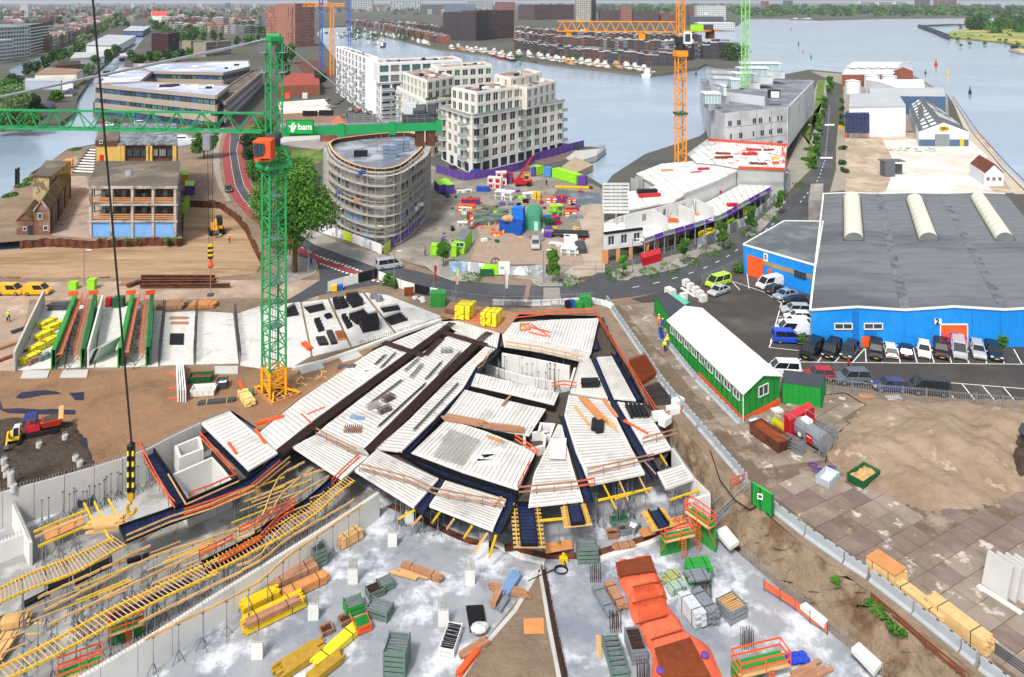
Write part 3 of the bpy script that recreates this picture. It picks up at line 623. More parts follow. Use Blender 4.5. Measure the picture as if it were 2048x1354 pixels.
def pack(la,px,size,rz,mat,z=FZ,n=None,strap=BLK,cat='beam pack',name='beam_pack',bearers=True,jit=.06):
 nx,nz=n or (4,3)
 o=P(*px,z);t=T(name,la,cat,o,None,rz);L,W,Hh=size;z0=.12 if bearers else 0;w=W/nx;h=Hh/nz
 b=B();b.box((0,0,0),(L,w*.94,h*.94));me=b.mesh('stick',mat)
 for j in rn(nz):
  for i in rn(nx):put('stick',me,t,(ru(-jit,jit)*3,(i+.5)*w-W/2,z0+j*h),ru(-.004,.004))
 if bearers:
  for e in (-.3,.3):
   pm('bearer',BX((0,0,0),(.12,W,.12)),WD2,t,(L*e,0,0))
 if strap:
  for e in (-.28,.28):
   pm('strap',BX((L*e,0,z0-.01),(.05,W+.03,Hh+.03)),strap,t)
 return t
def crate(la,px,size,rz,mat,z=FZ,tiers=3,fill=None,fmat=None,cat='crate',name='crate',open_=True):
 o=P(*px,z);t=T(name,la,cat,o,None,rz);L,W,Hh=size;h=Hh/tiers
 pm('floor',BX((0,0,.08),(L,W,.06)),mat,t)
 for sx in PM:
  for sy in PM:
   pm('post',BX((sx*L/2,sy*W/2,0),(.09,.09,Hh+.1)),mat,t)
 for j in rn(tiers):
  for sx,sy in ((1,0),(-1,0),(0,1),(0,-1)):
   pm('side',BX((sx*L/2,sy*W/2,j*h+.12),(.05 if sx else L,.05 if sy else W,h*.72)),mat,t)
 if fill:
  b=B();n=7
  for i in rn(n):
   for j in rn(2):b.beam((-L*.46+ru(0,.1),W*(i+.5)/n-W/2,Hh*.8+j*.12+ru(0,.08)),(L*.46,W*(i+.5)/n-W/2+ru(-.05,.05),Hh*.8+j*.12),.07)
  put(fill,b.mesh(fill,fmat or DST),t)
 return t
def bin_(la,px,size,rz,mat,z=0,inner=None,cat='skip',name='waste_skip',flare=.12,fill='rubble',fh=.6):
 o=P(*px,z);t=T(name,la,cat,o,None,rz);L,W,Hh=size;b=B();f=1-flare
 lo=[(-L/2*f,-W/2*f,.1),(L/2*f,-W/2*f,.1),(L/2*f,W/2*f,.1),(-L/2*f,W/2*f,.1)];hi=[(-L/2,-W/2,Hh),(L/2,-W/2,Hh),(L/2,W/2,Hh),(-L/2,W/2,Hh)]
 li=[(x*.94,y*.94,.16)for x,y,_ in lo];hi2=[(x*.95,y*.93,Hh)for x,y,_ in hi]
 b.add(lo+hi+li+hi2,[(i,(i+1)%4,(i+1)%4+4,i+4)for i in rn(4)]+[(i+12,(i+1)%4+12,(i+1)%4+8,i+8)for i in rn(4)]+[(i+4,(i+1)%4+4,(i+1)%4+12,i+12)for i in rn(4)]+[(3,2,1,0),(8,9,10,11)])
 pm('body',b,mat,t)
 for k in rn(5):
  for s in PM:
   b=B();x=(k/4-.5)*L*.92;b.beam((x,s*W/2*f,.1),(x,s*(W/2+.03),Hh),.08);pm('rib',b,mat,t)
 if inner:
  b=B();n=7;g=[[(-L*.45+L*.9*i/n,-W*.43+W*.86*j/n,Hh*fh+ru(-.12,.12))for i in rn(n+1)] for j in rn(n+1)]
  b.add([p for r in g for p in r],[(j*(n+1)+i,j*(n+1)+i+1,(j+1)*(n+1)+i+1,(j+1)*(n+1)+i)for j in rn(n)for i in rn(n)]);put(fill,b.mesh(fill,inner),t)
 return t
def board(la,quad,mat,z=FZ,th=.06,cat='board',name='plywood_sheet',lift=.02):
 b=B();b.prism(PP(z,*quad),z+lift,z+lift+th);return mk(name,b,mat,la=la,cat=cat)
pack('pale timber pack with dark end, beside pale inner wall',(699,1084),(2.3,1.2,.9),.75,WOD,n=(6,5))
crate('green and grey crate tower by pale inner wall',(637,1128),(1.2,1.1,1.7),.6,M('greygreen_metal','#5f756b',.6,.15,2),tiers=4,fill='clamp')
pack('dark brown beam pack lying closest to pale inner wall',(585,1162),(4.4,1.3,.8),.62,WD2,n=(6,4))
pack('light brown beam pack with rounded covers before dark brown one',(611,1180),(4,1,.7),.62,PLY,n=(5,3))
pack('short yellow beam pack at foot of inner wall',(520,1212),(3.2,1.2,.8),.65,YEL,n=(6,4))
pack('long yellow beam pack with brown timbers on top',(546,1234),(5.2,1.5,.7),.62,YEL,n=(8,3))
pack('brown timbers on long yellow pack',(544,1226),(4.6,.8,.3),.62,WD2,FZ+.8,n=(5,2),bearers=0,cat='timber',name='timber_stack')
pack('bright yellow beam pack lying alone on wet slab',(674,1298),(4.6,1,.5),.95,YLP,n=(6,2))
pack('fanned brown yellow beam pile at bottom left of slab',(600,1326),(3.6,1.5,.5),.75,M('brown_beam','#a9852c',.7,.2,2),n=(7,2),strap=0,jit=.15)
pack('brown yellow beam pile cut off by bottom edge',(644,1349),(3.2,1,.5),.85,M('brown_beam','#a9852c'),n=(5,2),strap=0,jit=.15)
GGM=M('greygreen_metal')
crate('grey crate filled with brown bars mid slab',(750,1190),(1.4,1,.7),.55,GGM,tiers=2,fill='bar',fmat=RST)
crate('grey green crate filled with steel clamps behind brown bar crate',(770,1176),(1.3,1,.7),.55,GGM,tiers=2,fill='clamp',fmat=STL)
crate('bright green ended crate of panels, left of tube crate',(707,1222),(1.5,1.2,.9),.45,GRN,tiers=2,fill='panel',fmat=STL)
crate('tube crate with one green end, right of other green crate',(760,1230),(2,1.2,.9),-.35,GGM,tiers=2,fill='tube',fmat=STL)
crate('orange and green panel crate before green crates',(723,1258),(1.3,1.2,.7),.5,ORG_,tiers=2,fill='panel',fmat=GRN)
bin_('small brown wooden bin, right one',(690,1245),(1,.9,.5),.6,WD2,FZ,RST,'bin','bin')
bin_('small brown wooden bin, left one',(653,1265),(1,.9,.5),.55,WD2,FZ,RST,'bin','bin')
pack('rust brown beam bundle mid slab with dark end',(844,1150),(4.2,.6,.45),-.42,WD2,n=(3,3))
pack('thin loose timbers beside rust brown bundle',(815,1152),(2.8,.8,.12),-.3,WOD,n=(4,1),strap=0,jit=.3)
board('black plywood sheets flat near sand wedge',Q(932,1217,966,1215,974,1262,940,1266),BL1,th=.25)
mk('rubble_bag',B().ball(P(958,1256,FZ+.5),.75,0,10,6,(1,.8,.45)).ball(P(967,1252,FZ+.5),.5,0,9,6,(1,.8,.5)),M('white_bag','#d4d4d4',.9,.15,3,bump=.6,bs=3),smooth=1,la='crumpled white bag on black plywood sheets',cat='bag')
crate('white framed tool crate with black lance on slab',(902,1288),(1.2,2.6,.7),-.2,WHT,tiers=2,fill='tool',fmat=BLK)
crate('tall grey crate tower at bottom edge left of sand wedge',(794,1335),(1.7,1.9,2),-.1,GGM,tiers=5,fill='bar',fmat=STL)
pack('blue grey steel bundle at tip of sand wedge',(1022,1172),(2.6,1,.4),1.1,M('bluish_steel','#6f8fb5',.5,.15,2),n=(7,2),strap=0)
pack('timber bundle just below blue steel bundle',(1020,1186),(3.2,.8,.3),-.3,WD2,n=(5,2),strap=0,jit=.2)
pack('brown channel lying left of timber bundle',(992,1204),(1.6,.6,.5),1.2,WD2,n=(2,2),strap=0)
pack('pale tubes beside brown channel',(1007,1212),(1.6,.5,.3),1.1,STL,n=(4,2),strap=0)
pack('brown boards at left edge of sand wedge',(948,1302),(2.6,.7,.3),.65,WD2,n=(3,2),strap=0)
pack('bright orange rail bundle at left edge of sand wedge',(937,1330),(2.7,.5,.35),1,ORG_,n=(4,2),strap=0)
flat('sand_wedge',PP(FZ+.03,1078,1140,1096,1200,1140,1370,905,1370,985,1262,1042,1190),FZ+.03,m_sand)
b=B();strip(b,PP(FZ+.06,1077,1139,1030,1220,960,1300,915,1365),.4,FZ+.06);strip(b,PP(FZ+.06,1080,1140,1098,1250,1120,1365),.35,FZ+.06);mk('edge_strip',b,CNC,kind=SR)
b=B();q=PP(FZ,1086,1140,1106,1250,1132,1365)
for p,a in along(q,.2):
 for s in (-.15,.15):b.beam(p+O(s,0,0),p+O(s+ru(-.05,.05),.1,ru(.5,.8)),.035,caps=0)
strip(b,[p+U(.05)for p in q],.5);t=T('starter_bar_row','dark row of starter bars along right side of sand wedge','starter bars',q[0]);mk('bar',b,RST,t,kind=SF)
board('ochre plywood sheet on sand wedge',Q(1047,1239,1087,1237,1089,1268,1048,1269),PLY)
board('orange brown plywood sheet below middle navy form',Q(1087,1098,1142,1091,1146,1108,1091,1118),PLY,lift=.5)
board('orange plywood sheet right of dark gutter, tilted',Q(1277,1072,1303,1064,1312,1080,1286,1087),PLY,lift=.6)
board('orange plywood sheet at edge behind green forms',Q(1338,1050,1366,1042,1374,1056,1347,1064),PLY,lift=.6)
board('small brown plywood sheet left of wide navy form',Q(1008,1098,1032,1092,1032,1108,1010,1112),SHP,lift=.4)
pack('stack of brown planks on near kerb of dark gutter',(1247,1098),(2,.8,.4),.2,WD2,n=(3,3))
crate('green grey crate tower before middle navy form',(1174,1118),(1.9,1.3,1.5),.05,GGM,tiers=4,fill='tube',fmat=STL)
bin_('grey steel bin with white rubble behind gutter',(1266,1062),(1.2,1,.8),.9,STL,FZ,WHT,'bin','bin')
bin_('grey steel bin left of rubble bin',(1247,1066),(1.1,1,.7),.2,STL,FZ,RST,'bin','bin')
crate('pallet of green tubes behind grey bins',(1239,1050),(1.8,.8,.7),.2,GGM,tiers=2,fill='tube',fmat=DGN)
bin_('brown bin at left end of grey bins',(1225,1074),(1.1,.8,.6),.1,WD2,FZ,RST,'bin','bin')
flat('gutter',PP(FZ+.04,1010,1100,1090,1118,1180,1118,1300,1080,1376,1044,1372,1036,1290,1070,1180,1104,1090,1104,1014,1090),FZ+.04,SHP)
b=B();
for a,c in (((986,1085),(1040,1112)),((1040,1112),(1090,1124)),((1200,1118),(1300,1086)),((1300,1086),(1380,1048))):b.beam(P(*a,FZ+.1),P(*c,FZ+.1),.5,.25)
mk('concrete_kerb',b,CNW,la='white concrete kerb along dark gutter below navy forms',cat='kerb')
b=B();strip(b,smooth_line(PP(FZ+.05,780,1010,850,1040,930,1078,1000,1092),5),.8,FZ+.05);mk('pit_step',b,SHP,kind=SR)
for i,(a,c)in en((((829,1020),(796,1038)),((846,1028),(824,1052)),((880,1024),(864,1046)),((908,1038),(894,1058)),((944,1052),(928,1076)),((975,1066),(946,1106)),((992,1070),(978,1116)),((1236,958),(1256,1000)),((1206,968),(1232,1018)),((1276,950),(1296,990)),((1318,905),(1334,930)),((1290,925),(1312,950)))):
 mk('formwork_beam',BB(P(*a,-.35),P(*c,FZ+1.2 if i<7 else -.4),.12,.2),WOD if i%2 else YEL,la='short beam sticking out under front edge of deck',cat='beam',group='beam ends under deck fronts')
for lab,a,c in (('long yellow beam across open bay below wedge deck',(1196,1001),(1304,976)),('second yellow beam across open bay, nearer',(1230,998),(1270,984)),('yellow beam in bay under lone small deck',(1340,1000),(1400,980)),('yellow beam between wide and middle navy forms',(1074,1042),(1138,1036))):
 joist(lab,[a,c],-.5,.12,.2,YEL,1.6,1,0,name='formwork_beam')
for k in rn(26):
 p=P(ru(1180,1390),ru(985,1060),FZ);prop(p.x,p.y,group='props of open bay at right corner',la='steel prop in open bay between hanging navy forms and right corner')
for k in rn(22):
 p=P(ru(780,1040),ru(1030,1075),FZ);prop(p.x,p.y,group='props under central tongues',la='steel prop under front edge of central deck tongues')
for k in rn(20):
 p=P(ru(960,1130),ru(755,790),FZ);prop(p.x,p.y,group='props in sunken opening',la='steel prop inside sunken opening')
for k in rn(24):
 f=rr();p=P(lerp(70,330,f)+ru(-10,10),lerp(1060,960,f)+ru(-6,14),FZ);prop(p.x,p.y,s=.9,group='free props by outer wall',la='freestanding steel prop on damp floor along outer basement wall')
for i,(x,y,lab)in en(((785,1092,'below left end of deck tongues'),(706,1166,'left of grey bar crates'),(940,1168,'right of rust brown beam bundle'),(887,1250,'behind white framed tool crate'),(627,1238,'in front of light brown beam pack'),(515,1316,'at left under yellow packs'),(968,1110,'under lowest central deck'),(819,1048,'under short navy trough'))):
 o=P(x,y,FZ);t=T('concrete_column','white concrete column stub with starter bars '+lab,'column',o);mk('shaft',BX((o.x,o.y,FZ),(.9,.35,1.3),.05),CNW,t)
 b=B()
 for k in rn(14):
  px=o.x-.4+.8*(k%7)/6;py=o.y+(-.12 if k<7 else .12);b.beam((px,py,FZ+1.3),(px+ru(-.08,.08),py,FZ+2.2),.035,caps=0)
 mk('starter_bar',b,LAT,t,kind=SF)
for x,y,lab in ((1191,1162,'behind top of orange net'),(1231,1262,'left of orange net, middle'),(1412,1200,'right of two tall panel packs'),(1494,1296,'right of grey ply crate'),(1287,1362,'at bottom edge beside crates')):
 o=P(x,y,FZ);t=T('starter_bars','cluster of tall dark starter bars '+lab,'rebar',o)
 for k in rn(12):
  px=o.x-.45+.9*(k%6)/5;py=o.y+(-.2 if k<6 else .2);mk('bar',BR((px,py,FZ),(px+ru(-.06,.06),py,FZ+1.5+ru(0,.2)),.03,5),RST,t)
ctr=Q(975,430,1030,560,1060,690,1105,800,1190,930,1260,1040,1400,1150,1400,1400)
lef=K(3,2,825,450,870,600,925,700,942,820,1000,950,1080,1080,1120,1180,1100,1400);rig=K(3,2,1112,400,1170,540,1222,660,1240,760,1325,860,1405,990,1560,1080,1700,1400)
Lw=smooth_line(PP(FZ+.5,*lef),7);Rw=smooth_line(PP(FZ+.5,*rig),7);t=T('reinforcement_bed','long rebar bed draped in orange net down wet slab','rebar bed',(Lw[0].x,Lw[0].y,FZ));b=B();vs=[];nn=16
for i,(a,c)in en(zip(Lw,Rw)):
 for k in rn(nn+1):
  f=k/nn;e=min(1,min(f,1-f)*7);p=a.lerp(c,f);bump_=.09*sin(i*.9)+ru(-.05,.05)
  vs.append((p.x+ru(-.06,.06),p.y+ru(-.06,.06),FZ+.05+e*(.55+bump_)))
b.add(vs,[(i*(nn+1)+k,i*(nn+1)+k+1,(i+1)*(nn+1)+k+1,(i+1)*(nn+1)+k)for i in rn(len(Lw)-1)for k in rn(nn)]);mk('net',b,m_orn,t,smooth=1)
def bars(quad,z,n,mat,rad=.035,cross=3):
 q=PP(z,*quad)
 for i in rn(n):
  b=B();f=(i+.5)/n;b.beam(q[0].lerp(q[1],f),q[3].lerp(q[2],f),rad*2);mk('bar',b,mat,t)
 for k in rn(cross):
  b=B();f=(k+.5)/cross;b.beam(q[0].lerp(q[3],f)-U(.1),q[1].lerp(q[2],f)-U(.1),.12);mk('bearer',b,RST,t)
bars(K(3,2,828,455,1105,402,1142,520,850,560),FZ+.78,30,RS2,.05)
bars(K(3,2,1135,1130,1415,1045,1580,1354,1190,1354),FZ+.8,36,RS2,.055)
bars(K(3,2,960,640,1120,600,1260,860,1010,930),FZ+.72,16,M('net_bar','#c9532d',.8,.1),.035,0)
for a,c in (((965,650),(1195,600)),((960,775),(1215,712)),((990,940),(1240,868)),((1108,1060),(1350,985))):
 p,q=KP(3,2,FZ+.74,a,c);mk('bearer',BB(p,q,.13,.05),RS2,t)
for p in KP(3,2,FZ+.8,1530,1180,1180,1300):mk('cable_coil',B().ball(p,.35,0,8,5,(1,1,.5)),PUR,t)
pack('tall pack of pale form panels, left of twin packs',(1384,1236),(2.6,1.1,1.3),1.95,M('pale_panel','#b9c0c4',.6,.12,2),n=(2,8))
pack('tall pack of grey form panels, right of twin packs',(1409,1230),(2.6,1.1,1.3),1.95,STL,n=(3,8))
pack('low pack of grey props left of orange net, grey one',(1207,1208),(3.2,.8,.5),1.9,STL,n=(6,3))
pack('low pack of rusty bars left of orange net, brown one',(1231,1198),(2.8,.9,.5),1.9,WD2,n=(4,3))
crate('grey crate with plywood lids at right of slab',(1463,1230),(1.9,1.7,1.2),.5,STL,tiers=3,fill='board',fmat=WOD)
crate('long tub of steel tubes low on slab',(1230,1326),(1.3,3.2,.9),.12,GGM,tiers=2,fill='tube',fmat=STL)
crate('stacked grey bins of brown clamps right of tube tub',(1271,1306),(1.2,2.2,1.2),.12,STL,tiers=4,fill='clamp',fmat=RST)
pack('stack of green, white and orange form panels below platforms',(1397,1158),(2.2,1.5,1.4),.15,GRN,n=(2,6))
pack('silver sheets piled on green panel stack',(1396,1152),(2,1.3,.2),.15,STL,FZ+1.55,n=(4,1),bearers=0)
pack('small yellow banded panel pallet, farther of two',(1343,1163),(1.5,1,.5),.5,M('yellowgreen_panel','#9aa36a',.6,.15),n=(3,3))
pack('small green banded panel pallet, nearer of two',(1351,1182),(1.5,1,.5),.4,M('mint_panel','#93aa9c',.6,.15),n=(3,3))
pack('two yellow laths on slab',(1198,1296),(2.2,.4,.06),1.5,WOD,n=(2,1),**NB)
def platform(la,px,L,W,hh,rz,z=FZ,dark=True):
 o=P(*px,z);t=T('formwork_platform',la,'formwork platform',o,None,rz)
 for k in rn(3):
  pm('form_panel',BX((-L/2+L*(k+.5)/3,W/2,0),(L/3-.03,.14,hh)),GRN,t)
 pm('form_face',BX((0,W/2+.1,.05),(L-.05,.05,hh-.1)),NVY,t)
 for k in rn(3):
  pm('floor_board',BX((0,-W/2+W*(k+.5)/3,hh-.12),(L,W/3-.03,.06)),GRN if k else WOD,t)
 for a,c in (((-L/2,-W/2),(L/2,-W/2)),((L/2,-W/2),(L/2,W/2)),((-L/2,-W/2),(-L/2,W/2)),((-L/2,W/2),(L/2,W/2))):
  for h in (.5,1.05):
   pm('rail_board',BB((*a,hh+h),(*c,hh+h),.04,.14),ORG_,t)
 for x in (-L/2,0,L/2):
  for y in (-W/2,W/2):
   pm('post',BR((x,y,hh-.1),(x,y,hh+1.15),.035,5),ORG_,t)
  pm('bracket',BB((x,-W/2,hh-.1),(x,W/2-.1,hh*.25),.07).beam((x,-W/2,hh-.1),(x,W/2,hh-.1),.07),ORG_,t)
 b=B()
 for s in (-.22,.22):b.beam((L*.1+s,-W/2-.05,.1),(L*.1+s,-W/2-.05,hh),.05)
 for k in rn(7):b.beam((L*.1-.22,-W/2-.05,.3+k*hh/8),(L*.1+.22,-W/2-.05,.3+k*hh/8),.04)
 pm('ladder',b,ORG_,t)
platform('green wall form with orange platform and ladder, left by slope',(1356,1112),3.2,1,2,.3)
platform('green wall form with orange platform turned towards earth slope',(1400,1092),3,1.1,2.8,-.95)
platform('orange railed green platform cut by bottom edge near blue bags',(1522,1358),4.4,1.4,1.2,.25)
platform('orange railed green form with black face in lower left bay',(252,1290),2.6,1,1.6,.5)
platform('orange railed green form at bottom edge, lower left',(160,1368),3,1.1,1.2,.5)
b=B()
for k in rn(6):b.ball(P(1580+k*6,1318+ru(-9,6),FZ+.3),.45,0,8,5,(1,.8,.6))
mk('rubbish_bag',b,M('blue_bag','#2747c8',.4,.2,3,bump=.5,bs=4),smooth=1,la='heap of shiny blue bags beside bottom orange platform',cat='bags')
pack('loose brown boards below blue bags',(1618,1350),(3,1.2,.2),.4,WD2,n=(4,1),strap=0,jit=.3)
b=B();b.box(P(744,1036,FZ),(1.2,.9,1.3),.6);o=mk('storage_box',b,ORG_,la='bright orange box at corner of pale inner wall',cat='box')
t=T('water_pump','yellow pump with black hose coil on wet slab','pump',P(1127,1124,FZ));o=ORG[t];mk('pump_body',BX(o,(.7,.5,.5),.3).rod(o+U(.5),o+U(.8),.15,8),YEL,t)
b=B();ring=[O(o.x-.3+.6*cos(i*.5),o.y-1.2+.5*sin(i*.5),FZ+.08+.01*i)for i in rn(20)];b.path([o+U(.3)]+ring,.06,5);b.path([ring[-1],o+O(-2,-1.6,.06),o+O(-3.4,-2.4,.06)],.06,5);mk('hose',b,BLK,t)
b=B();q=PP(FZ,1482,1112,1566,1186,1660,1266,1765,1356)
for k,(p,a)in en(along(q,.16)):b.beam((p.x,p.y,FZ-.1),(p.x+.06,p.y+.03,FZ+1.15+ru(-.1,.1)),.035,caps=0)
t=T('starter_bar_row','long comb of grey starter bars along right edge of wet slab','starter bars',(q[0].x,q[0].y,FZ));mk('bar',b,LAT,t,kind=SF)
for lab,quad in (('white sloping concrete block by rebar comb, nearest',Q(1702,1305,1718,1292,1764,1334,1748,1354)),('white rough concrete block at top of rebar comb',Q(1430,1068,1452,1058,1478,1090,1460,1102)),('small white block halfway along rebar comb',Q(1600,1218,1612,1212,1656,1248,1648,1258))):
 board(lab,quad,CNW,FZ+.8,.35,'concrete block','concrete_block')
t=T('safety_net','orange net strip along trench behind rebar comb','net',P(1530,1160,-2.4));b=B();q=PP(-2.3,1528,1160,1560,1180,1590,1200,1620,1225,1655,1248);
for a,c in zip(q,q[1:]):
 m=a.lerp(c,.5)+U(ru(-.15,.1));b.quad(a-U(.7),c-U(.7),c,a);
mk('net',b,m_orn,t);
for p in q:mk('stake',BR(p-U(.9),p+U(.15),.04,5),DST,t)
pack('grey prop bundle by upper basement wall at left',(75,1020),(2.2,.8,.5),.25,STL,n=(5,3))
bin_('green bin with white sacks by upper basement wall',(140,1005),(1.1,.9,.7),.2,DGN,FZ,WHT,'bin','bin')
bin_('dark steel bin right of green bin',(171,1010),(1.3,1.1,.9),.3,DST,FZ,RST,'bin','bin')
pack('stack of pale boards at left edge',(22,1252),(2.8,1.2,.6),.3,WOD,n=(4,4))
pack('stack of yellow boards in bottom left corner',(3,1305),(1.2,2.6,.6),.1,WOD,n=(3,4))
pack('criss cross pile of boards at end of small beam grid',(214,1052),(2.8,1.8,.5),.2,WOD,FZ+2.6,n=(6,3),**NB,jit=.2)
board('brown plywood sheet on upper basement wall',Q(86,1062,164,1032,168,1048,92,1082),PLY,FZ+1.2)
pack('yellow timber bundle on wedge deck, leftmost',(1164,832),(4.2,.35,.15),-1.25,WOD,.12,n=(4,2),**NB,jit=.1)
pack('largest timber bundle on wedge deck',(1186,822),(5,.9,.3),-1.2,PLY,.12,n=(6,2),strap=0,jit=.3)
pack('timber bundle right of black roll on wedge deck',(1214,843),(4.6,.7,.15),-1.1,WOD,.12,n=(5,1),**NB,jit=.3)
pack('short timber bundle by navy trough on wedge deck',(1220,818),(4,.4,.2),-1.3,PLY,.12,n=(3,2),strap=0)
t=T('membrane_roll','black plastic wrapped roll at foot of timber bundles','roll',P(1193,858,.12));o=ORG[t]
for dx,dy in ((0,0),(.4,.1),(-.4,.5)):mk('roll',BR(o+O(dx,dy-1,.3),o+O(dx+.3,dy+.9,.3),.32,10),BLK,t)
t=T('pipe_bundle','bundle of black ribbed pipes on narrow right-hand deck','pipes',P(1282,826,.12));o=ORG[t]
for k in rn(9):b=B();x=(k%5-2)*.5;b.rod(o+O(x-.3,-1.3+ru(-.2,.2),.25+.3*(k//5)),o+O(x-.6,1.2,.25+.3*(k//5)),.2,9);mk('pipe',b,BLK,t)
pack('black pallet stack on far deck above wedge',(1181,772),(2.2,1.2,.7),.05,BLK,.12,n=(3,5))
pack('brown board pile on left edge of raised deck',(931,846),(4.8,.9,.4),-.32,WD2,.3,n=(5,3),strap=0,jit=.2)
pack('brown board pile right of longer one, near rebar bundle',(1010,860),(3.6,.9,.35),-.2,WD2,.3,n=(5,3),strap=0,jit=.2)
pack('single brown board on largest deck',(992,880),(2,.5,.12),-.5,PLY,.3,n=(2,1),**NB)
pack('rust brown board across black edge between two raised decks',(1014,800),(2.6,.3,.1),1.15,WD2,.5,n=(1,1),**NB)
pack('rusty board on lowest central deck',(997,1003),(1.7,.3,.1),1.1,PLY,.12,n=(1,1),**NB)
pack('orange rail pair on pipe deck',(1272,855),(3.6,.35,.12),-.85,ORG_,.12,n=(2,1),**NB)
pack('orange rails on small ribbed deck, longer pair',(520,872),(3.6,.3,.12),-.95,ORG_,.12,n=(2,1),**NB)
pack('orange rails on small ribbed deck, near its left edge',(466,898),(2.8,.3,.1),-.9,ORG_,.12,n=(2,1),**NB)
pack('orange rail cross piece on outer deck',(634,821),(2.4,.2,.1),.75,ORG_,.13,n=(1,1),**NB)
pack('orange rail below cross piece on outer deck',(612,837),(2.8,.2,.1),-.85,ORG_,.13,n=(1,1),**NB)
pack('orange rails at sand edge near outer deck',(540,842),(3,.4,.3),.5,ORG_,.1,n=(3,2),**NB)
t=T('white_sheets','white insulation sheets on outer deck','panel',P(728,748,.14))
for x,y,a in ((728,746,.3),(738,737,.9),(722,756,.1)):
 mk('sheet',BX(P(x,y,.14),(1.9,1,.07),a),WHT,t)
t=T('white_sheets','white plastic sheet on right part of largest deck','panel',P(970,920,.32))
for x,y,a in ((965,916,.1),(985,905,.5),(978,926,-.1)):
 mk('sheet',BX(P(x,y,.34),(2.6,1.1,.05),a),WHT,t)
pack('blue grey sheets on wide deck above rust stirrups',(716,836),(1.8,.7,.1),-.25,M('bluish_steel'),.13,n=(3,1),**NB)
t=T('wooden_frame','small brown timber frame on farthest deck','frame',P(1046,655,.12));
for a,c in (((1040,648),(1058,648)),((1058,648),(1060,658)),((1060,658),(1040,660)),((1040,660),(1040,648)),((1040,648),(1060,658))):mk('frame_board',BB(P(*a,.3),P(*c,.3),.12,.3),PLY,t)
t=T('steel_angle','orange rails folded on farthest deck','rail',P(1078,660,.12))
for a,c in (((1060,654),(1100,664)),((1062,648),(1098,672)),((1058,664),(1092,672))):mk('rail_board',BB(P(*a,.3),P(*c,.3),.08,.16),ORG_,t)
for k in rn(44):
 x=ru(-10,560);p=P(x,lerp(1300,1000,x/560)+ru(-70,60),FZ+.03);mk('timber_offcut',BX(p,(ru(.5,2.4),.16,.06),ru(0,3)),WOD if k%3 else WD2,la='loose board end on damp floor under joists',cat='timber',group='board ends on damp floor')
for k in rn(34):
 x=ru(0,640);p=P(x,lerp(1290,985,x/640)+ru(-75,40),-.42);d=O(cos(.62),sin(.62),0)*ru(1,2.6);mk('timber_joist',BB(p-d,p+d,.07,.1),YEL if k%3==0 else WOD,la='short thin beam resting on props over open left bay',cat='joist',group='short beams over left bay')
 for q in (p-d*.8,p+d*.8):prop(q.x,q.y,FZ,1,'props of short beams','steel prop under short thin beam of left bay')
m_slabw=M('white_slab','#c8c6c0',.85,.07,.8,'#a8a49b',.35,.56,.68,'#d8d6d2',1.2,.55,.6)
def slab(pts,z=.1,lab=None):
 b=B();b.prism(PP(z,*pts),-.2,z);return mk('floor_slab',b,m_slabw,kind=SR)
for q in (Q(28,740,62,660,88,612,150,610,128,735),Q(131,735,152,610,200,612,188,734),Q(191,734,203,612,268,612,248,733),Q(251,733,270,612,326,622,316,732),Q(320,730,330,625,392,622,388,728),Q(392,728,396,622,466,626,477,726),Q(481,730,472,628,520,612,530,738),Q(533,738,524,612,600,604,622,712,585,734),Q(626,712,604,604,655,598,700,694),Q(704,693,660,597,725,586,790,668),Q(794,667,730,585,775,590,882,632,878,640)):slab(q)
t=T('concrete_wall','freestanding grey wall left of yellow packs','concrete wall',P(30,742));q=[P(28,744),P(60,672),P(88,612)]
for a,c in zip(q,q[1:]):
 mk('wall_panel',BB((a.x,a.y,1.35),(c.x,c.y,1.35),.28,2.7),CNC,t)
def wallform(la,a,c,h=2.7,side=1):
 p=P(*a);q=P(*c);d=(q-p);L=d.length;d.normalize();nn=O(-d.y,d.x,0);t=T('wall_form',la,'wall form',p);n=8
 for k in rn(n):
  for s in (-.25,.25):
   b=B();x=p+d*L*(k+.03)/n+nn*s;y=p+d*L*(k+.97)/n+nn*s;b.beam((x.x,x.y,h/2),(y.x,y.y,h/2),.14,h);mk('form_panel',b,GRN if (k+(s>0))%5 else DGN,t)
 b=B();x=p;y=q;b.beam((x.x,x.y,h+.03),(y.x,y.y,h+.03),.42,.06);mk('top_board',b,GRN if side<0 else DGN,t)
 for k in rn(n+1):
  x=p+d*L*k/n;o=nn*side
  mk('bracket',BB(x+o*.3+U(h-.7),x+o*1.1+U(h-.7),.06).rod(x+o*1.1+U(h-.8),x+o*1.1+U(h+.5),.03,4).beam(x+o*1.1+U(h-.7),x+o*.3+U(h-1.5),.05),ORG_,t)
  if k%2==0:mk('raking_strut',BR(x+o*.35+U(h*.75),x+o*2.0+U(.05),.045,5).rod(x+o*.35+U(.4),x+o*2.0+U(.05),.035,5),DST,t)
 for h2 in (h-.1,h+.4):
  b=B();o=nn*side*1.1;b.beam(p+o+U(h2),q+o+U(h2),.04,.12);mk('rail_board',b,ORG_,t)
 b=B();o=nn*side*.7;b.beam(p+o+U(h-.66),q+o+U(h-.66),.7,.05);mk('walkway',b,WD2,t)
 mk('end_gate',BB(q-nn*.5+U(h+.35),q+nn*.9+U(h+.35),.06,.7),ORG_,t)
wallform('dark green wall form with orange brackets beside yellow packs, leftmost of four',(107,740),(150,624),side=-1)
wallform('green topped wall form beside leaning white panels, second of four from left',(166,738),(190,622),side=1)
wallform('dark green wall form behind long hoist rope, third of four from left',(240,736),(265,622),side=-1)
wallform('bright green topped wall form, rightmost of four',(296,734),(304,622),side=1)
